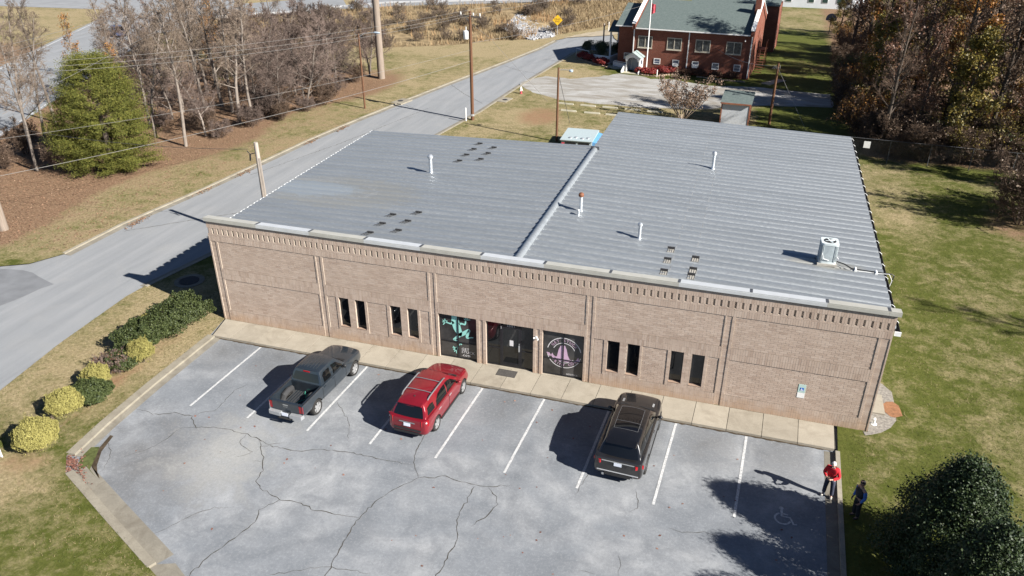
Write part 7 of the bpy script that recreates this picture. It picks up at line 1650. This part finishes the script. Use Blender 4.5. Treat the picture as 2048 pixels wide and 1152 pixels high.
stuff(obj('straw_grass', blades('straw_grass', P, Z-.05, rng.uniform(.35,.95,len(P)), rng.uniform(.05,.12,len(P)), LF_ST, rng)), 'tall dry straw-coloured grass over the highway bank', 'grass')
P, Z, T = bank_point(rng, 9000); k2 = (np.sin(P[:,0]*.7+1)*np.sin(P[:,1]*.6+2) > .25) & (P[:,0] < -6); P, Z = P[k2], Z[k2]
stuff(obj('rust_grass', blades('rust_grass', P, Z-.05, rng.uniform(.6,1.35,len(P)), rng.uniform(.06,.12,len(P)), LF_ST2, rng)), 'clumps of taller rust-coloured grass on the highway bank', 'grass')
Kb, tb, _ = grow(300, 1.7, .02, .6, (9,6,4,3), clear=.04, up=.9, stems=5, vase=.5, twig=.009); VB, FB = Kb.arr([0,1,2,3,4], 3); parts = []
P, Z, T = bank_point(rng, 150); kk = (P[:,0] < -3) & ~pip(P[:,0],P[:,1],RIP) & (rng.random(150) < np.where(P[:,0] < -16, 1.0, .5))
for i in np.nonzero(kk)[0][:85]:
    s = rng.uniform(.7,1.25); c, d = math.cos(i*1.7), math.sin(i*1.7); Q = VB*s; Q = np.column_stack([Q[:,0]*c-Q[:,1]*d+P[i,0], Q[:,0]*d+Q[:,1]*c+P[i,1], Q[:,2]+Z[i]]); parts.append((Q, FB, 0))
V, F, M = combine(parts); stuff(obj('brush', fast('brush', V, F, BK_T)), 'grey-brown leafless brush covering the highway bank', 'brush')
rk = MB(); rr_ = random.Random(4)
A_ = np.array([(a.x,a.y) for a,b in rows]); B_ = np.array([(b.x,b.y) for a,b in rows])
for i in range(2600):
    x, y = rr_.uniform(-13,-4), rr_.uniform(80.5,95)
    if not pip(np.array(x), np.array(y), RIP) or rr_.random() < max(0, (y-90)/7): continue
    d = np.hypot(A_[:,0]-x, A_[:,1]-y); k = int(d.argmin()); t = min(1, d[k]/np.hypot(*(B_[k]-A_[k]))); z = hz(B_[k][0])*(t*t*(3-2*t)); s = rr_.uniform(.10,.24)
    rk.obox((x,y,z+.06), (s*rr_.uniform(1,2.2), s*rr_.uniform(1,2), s*rr_.uniform(.8,1.5)), rr_.uniform(0,3), rr_.uniform(-.6,.6), 0, rr_.uniform(-.6,.6))
stuff(rk.build('riprap', pm('riprap_stone', (.27,.27,.275), .9, var=.35, scale=2), fix=False, merge=False), 'pale broken riprap stones on the bank by the street bend', 'rocks')
# ---- short grass on the near lawns, fallen leaves
def lawn(name, n, box, seed, hgt, label, mode):
    rng = np.random.default_rng(seed); P = np.column_stack([rng.uniform(box[0],box[1],n), rng.uniform(box[2],box[3],n)])
    bad = pip(P[:,0],P[:,1],STREET)|pip(P[:,0],P[:,1],LOT)|((P[:,0]>-.05)&(P[:,0]<32)&(P[:,1]>-.1)&(P[:,1]<27.5))|((P[:,0]>30.6)&(P[:,0]<33.3)&(P[:,1]>-.4)&(P[:,1]<4.4)); P = P[~bad]
    zn = zones(P[:,0], P[:,1]); w = zn[:,1]+.45*np.sin(P[:,0]*1.9+np.sin(P[:,1]*2.3)*2)*np.sin(P[:,1]*1.6+1); dry = (w+rng.normal(size=len(P))*.3) > .5
    k = dry if mode == 'dry' else ~dry; k &= zn[:,2] < .5; k &= rng.random(len(P)) > zn[:,0]*.9; P = P[k]
    return stuff(obj(name, blades(name, P, np.zeros(len(P)), rng.uniform(.5,1.3,len(P))*hgt, rng.uniform(.012,.028,len(P)), LF_SD if mode == 'dry' else LF_LG, rng, .7)), label, 'grass')
LF_SD = leafmat('dry_blade', [(.20,.155,.08),(.25,.20,.105),(.16,.125,.065),(.29,.235,.13)], .8, .1, .15, 0)
LF_LG = leafmat('lawn_blade', [(.05,.075,.016),(.08,.10,.025),(.11,.12,.035),(.06,.085,.02)], .7, .15, .2, 0)
for i, (bx, n) in enumerate((((-7,9,-16,3), 26000), ((31,46,-9,20), 42000), ((31.5,46,20,38), 16000), ((-20,-10,3,40), 16000), ((-2,20,20,50), 14000))):
    where = ['on the strip by the parking lot','on the lawn right of the shop','at the back of the side lawn','on the verge across the street','behind the shop'][i]
    lawn('green_grass', n, bx, 400+i, .06, 'short green grass '+where, 'green'); lawn('dry_grass', n, bx, 420+i, .07, 'short straw-dry grass '+where, 'dry')
def fallen(name, label, n, fn, leaf, size, seed):
    rng = np.random.default_rng(seed); P = fn(rng, n); V, F = quads_np(P, size*rng.uniform(.6,1.4,len(P)), rng, np.repeat([[0,0,1.]], len(P), 0), 1.3, .75); stuff(obj(name, fast(name, V, F, leaf)), label, 'leaves')
LF_FL = leafmat('fallen_leaf', [(.20,.115,.07),(.27,.16,.10),(.15,.085,.052),(.33,.22,.145)], .85, .05, .2, 0)
def f_woods(rng, n):
    P = np.column_stack([rng.uniform(-40,-15,n), rng.uniform(4,52,n)]); z = zones(P[:,0],P[:,1]); P = P[(rng.random(n) < z[:,0]) & ~pip(P[:,0],P[:,1],STREET)]; return np.column_stack([P, rng.uniform(.01,.06,len(P))])
fallen('leaf_litter', 'brown fallen leaves under the left woods', 42000, f_woods, LF_FL, .085, 500)
def f_corner(rng, n):
    t = rng.random(n); a = np.column_stack([.5+2.2*t, -11.3-1.5*t]); a += rng.normal(size=(n,2))*[[.22,.2]]; k = int(n*.55); a[:k] = np.column_stack([rng.normal(.95,.32,k), rng.normal(-11.75,.22,k)]); return np.column_stack([a, np.full(n, -.07)+rng.random(n)*.06])
fallen('leaf_drift', 'drift of red-brown leaves in the kerb gap at the lot corner', 420, f_corner, leafmat('red_leaf', [(.16,.06,.042),(.21,.09,.065),(.26,.15,.11),(.12,.05,.035)], .8, .05), .075, 501)
def f_gut(rng, n):
    c = np.array([(-13.6,16),(-13.0,20.4),(-12.2,29.3),(-11.5,33.5),(-14.1,9.5)]); i = rng.integers(0,5,n); P = c[i]+rng.normal(size=(n,2))*[[.18,.6]]+[[.35,0]]; return np.column_stack([P, np.full(n,-.05)+rng.random(n)*.04])
fallen('leaf_drift', 'small leaf drifts along the far street gutter', 500, f_gut, MATS['fallen_leaf'], .09, 502)
def f_lot(rng, n): return np.column_stack([rng.uniform(2,29,n), rng.uniform(-13,-2,n), np.full(n,-.11)])
fallen('stray_leaf', 'stray red leaves scattered over the parking lot', 70, f_lot, MATS['red_leaf'], .075, 503)
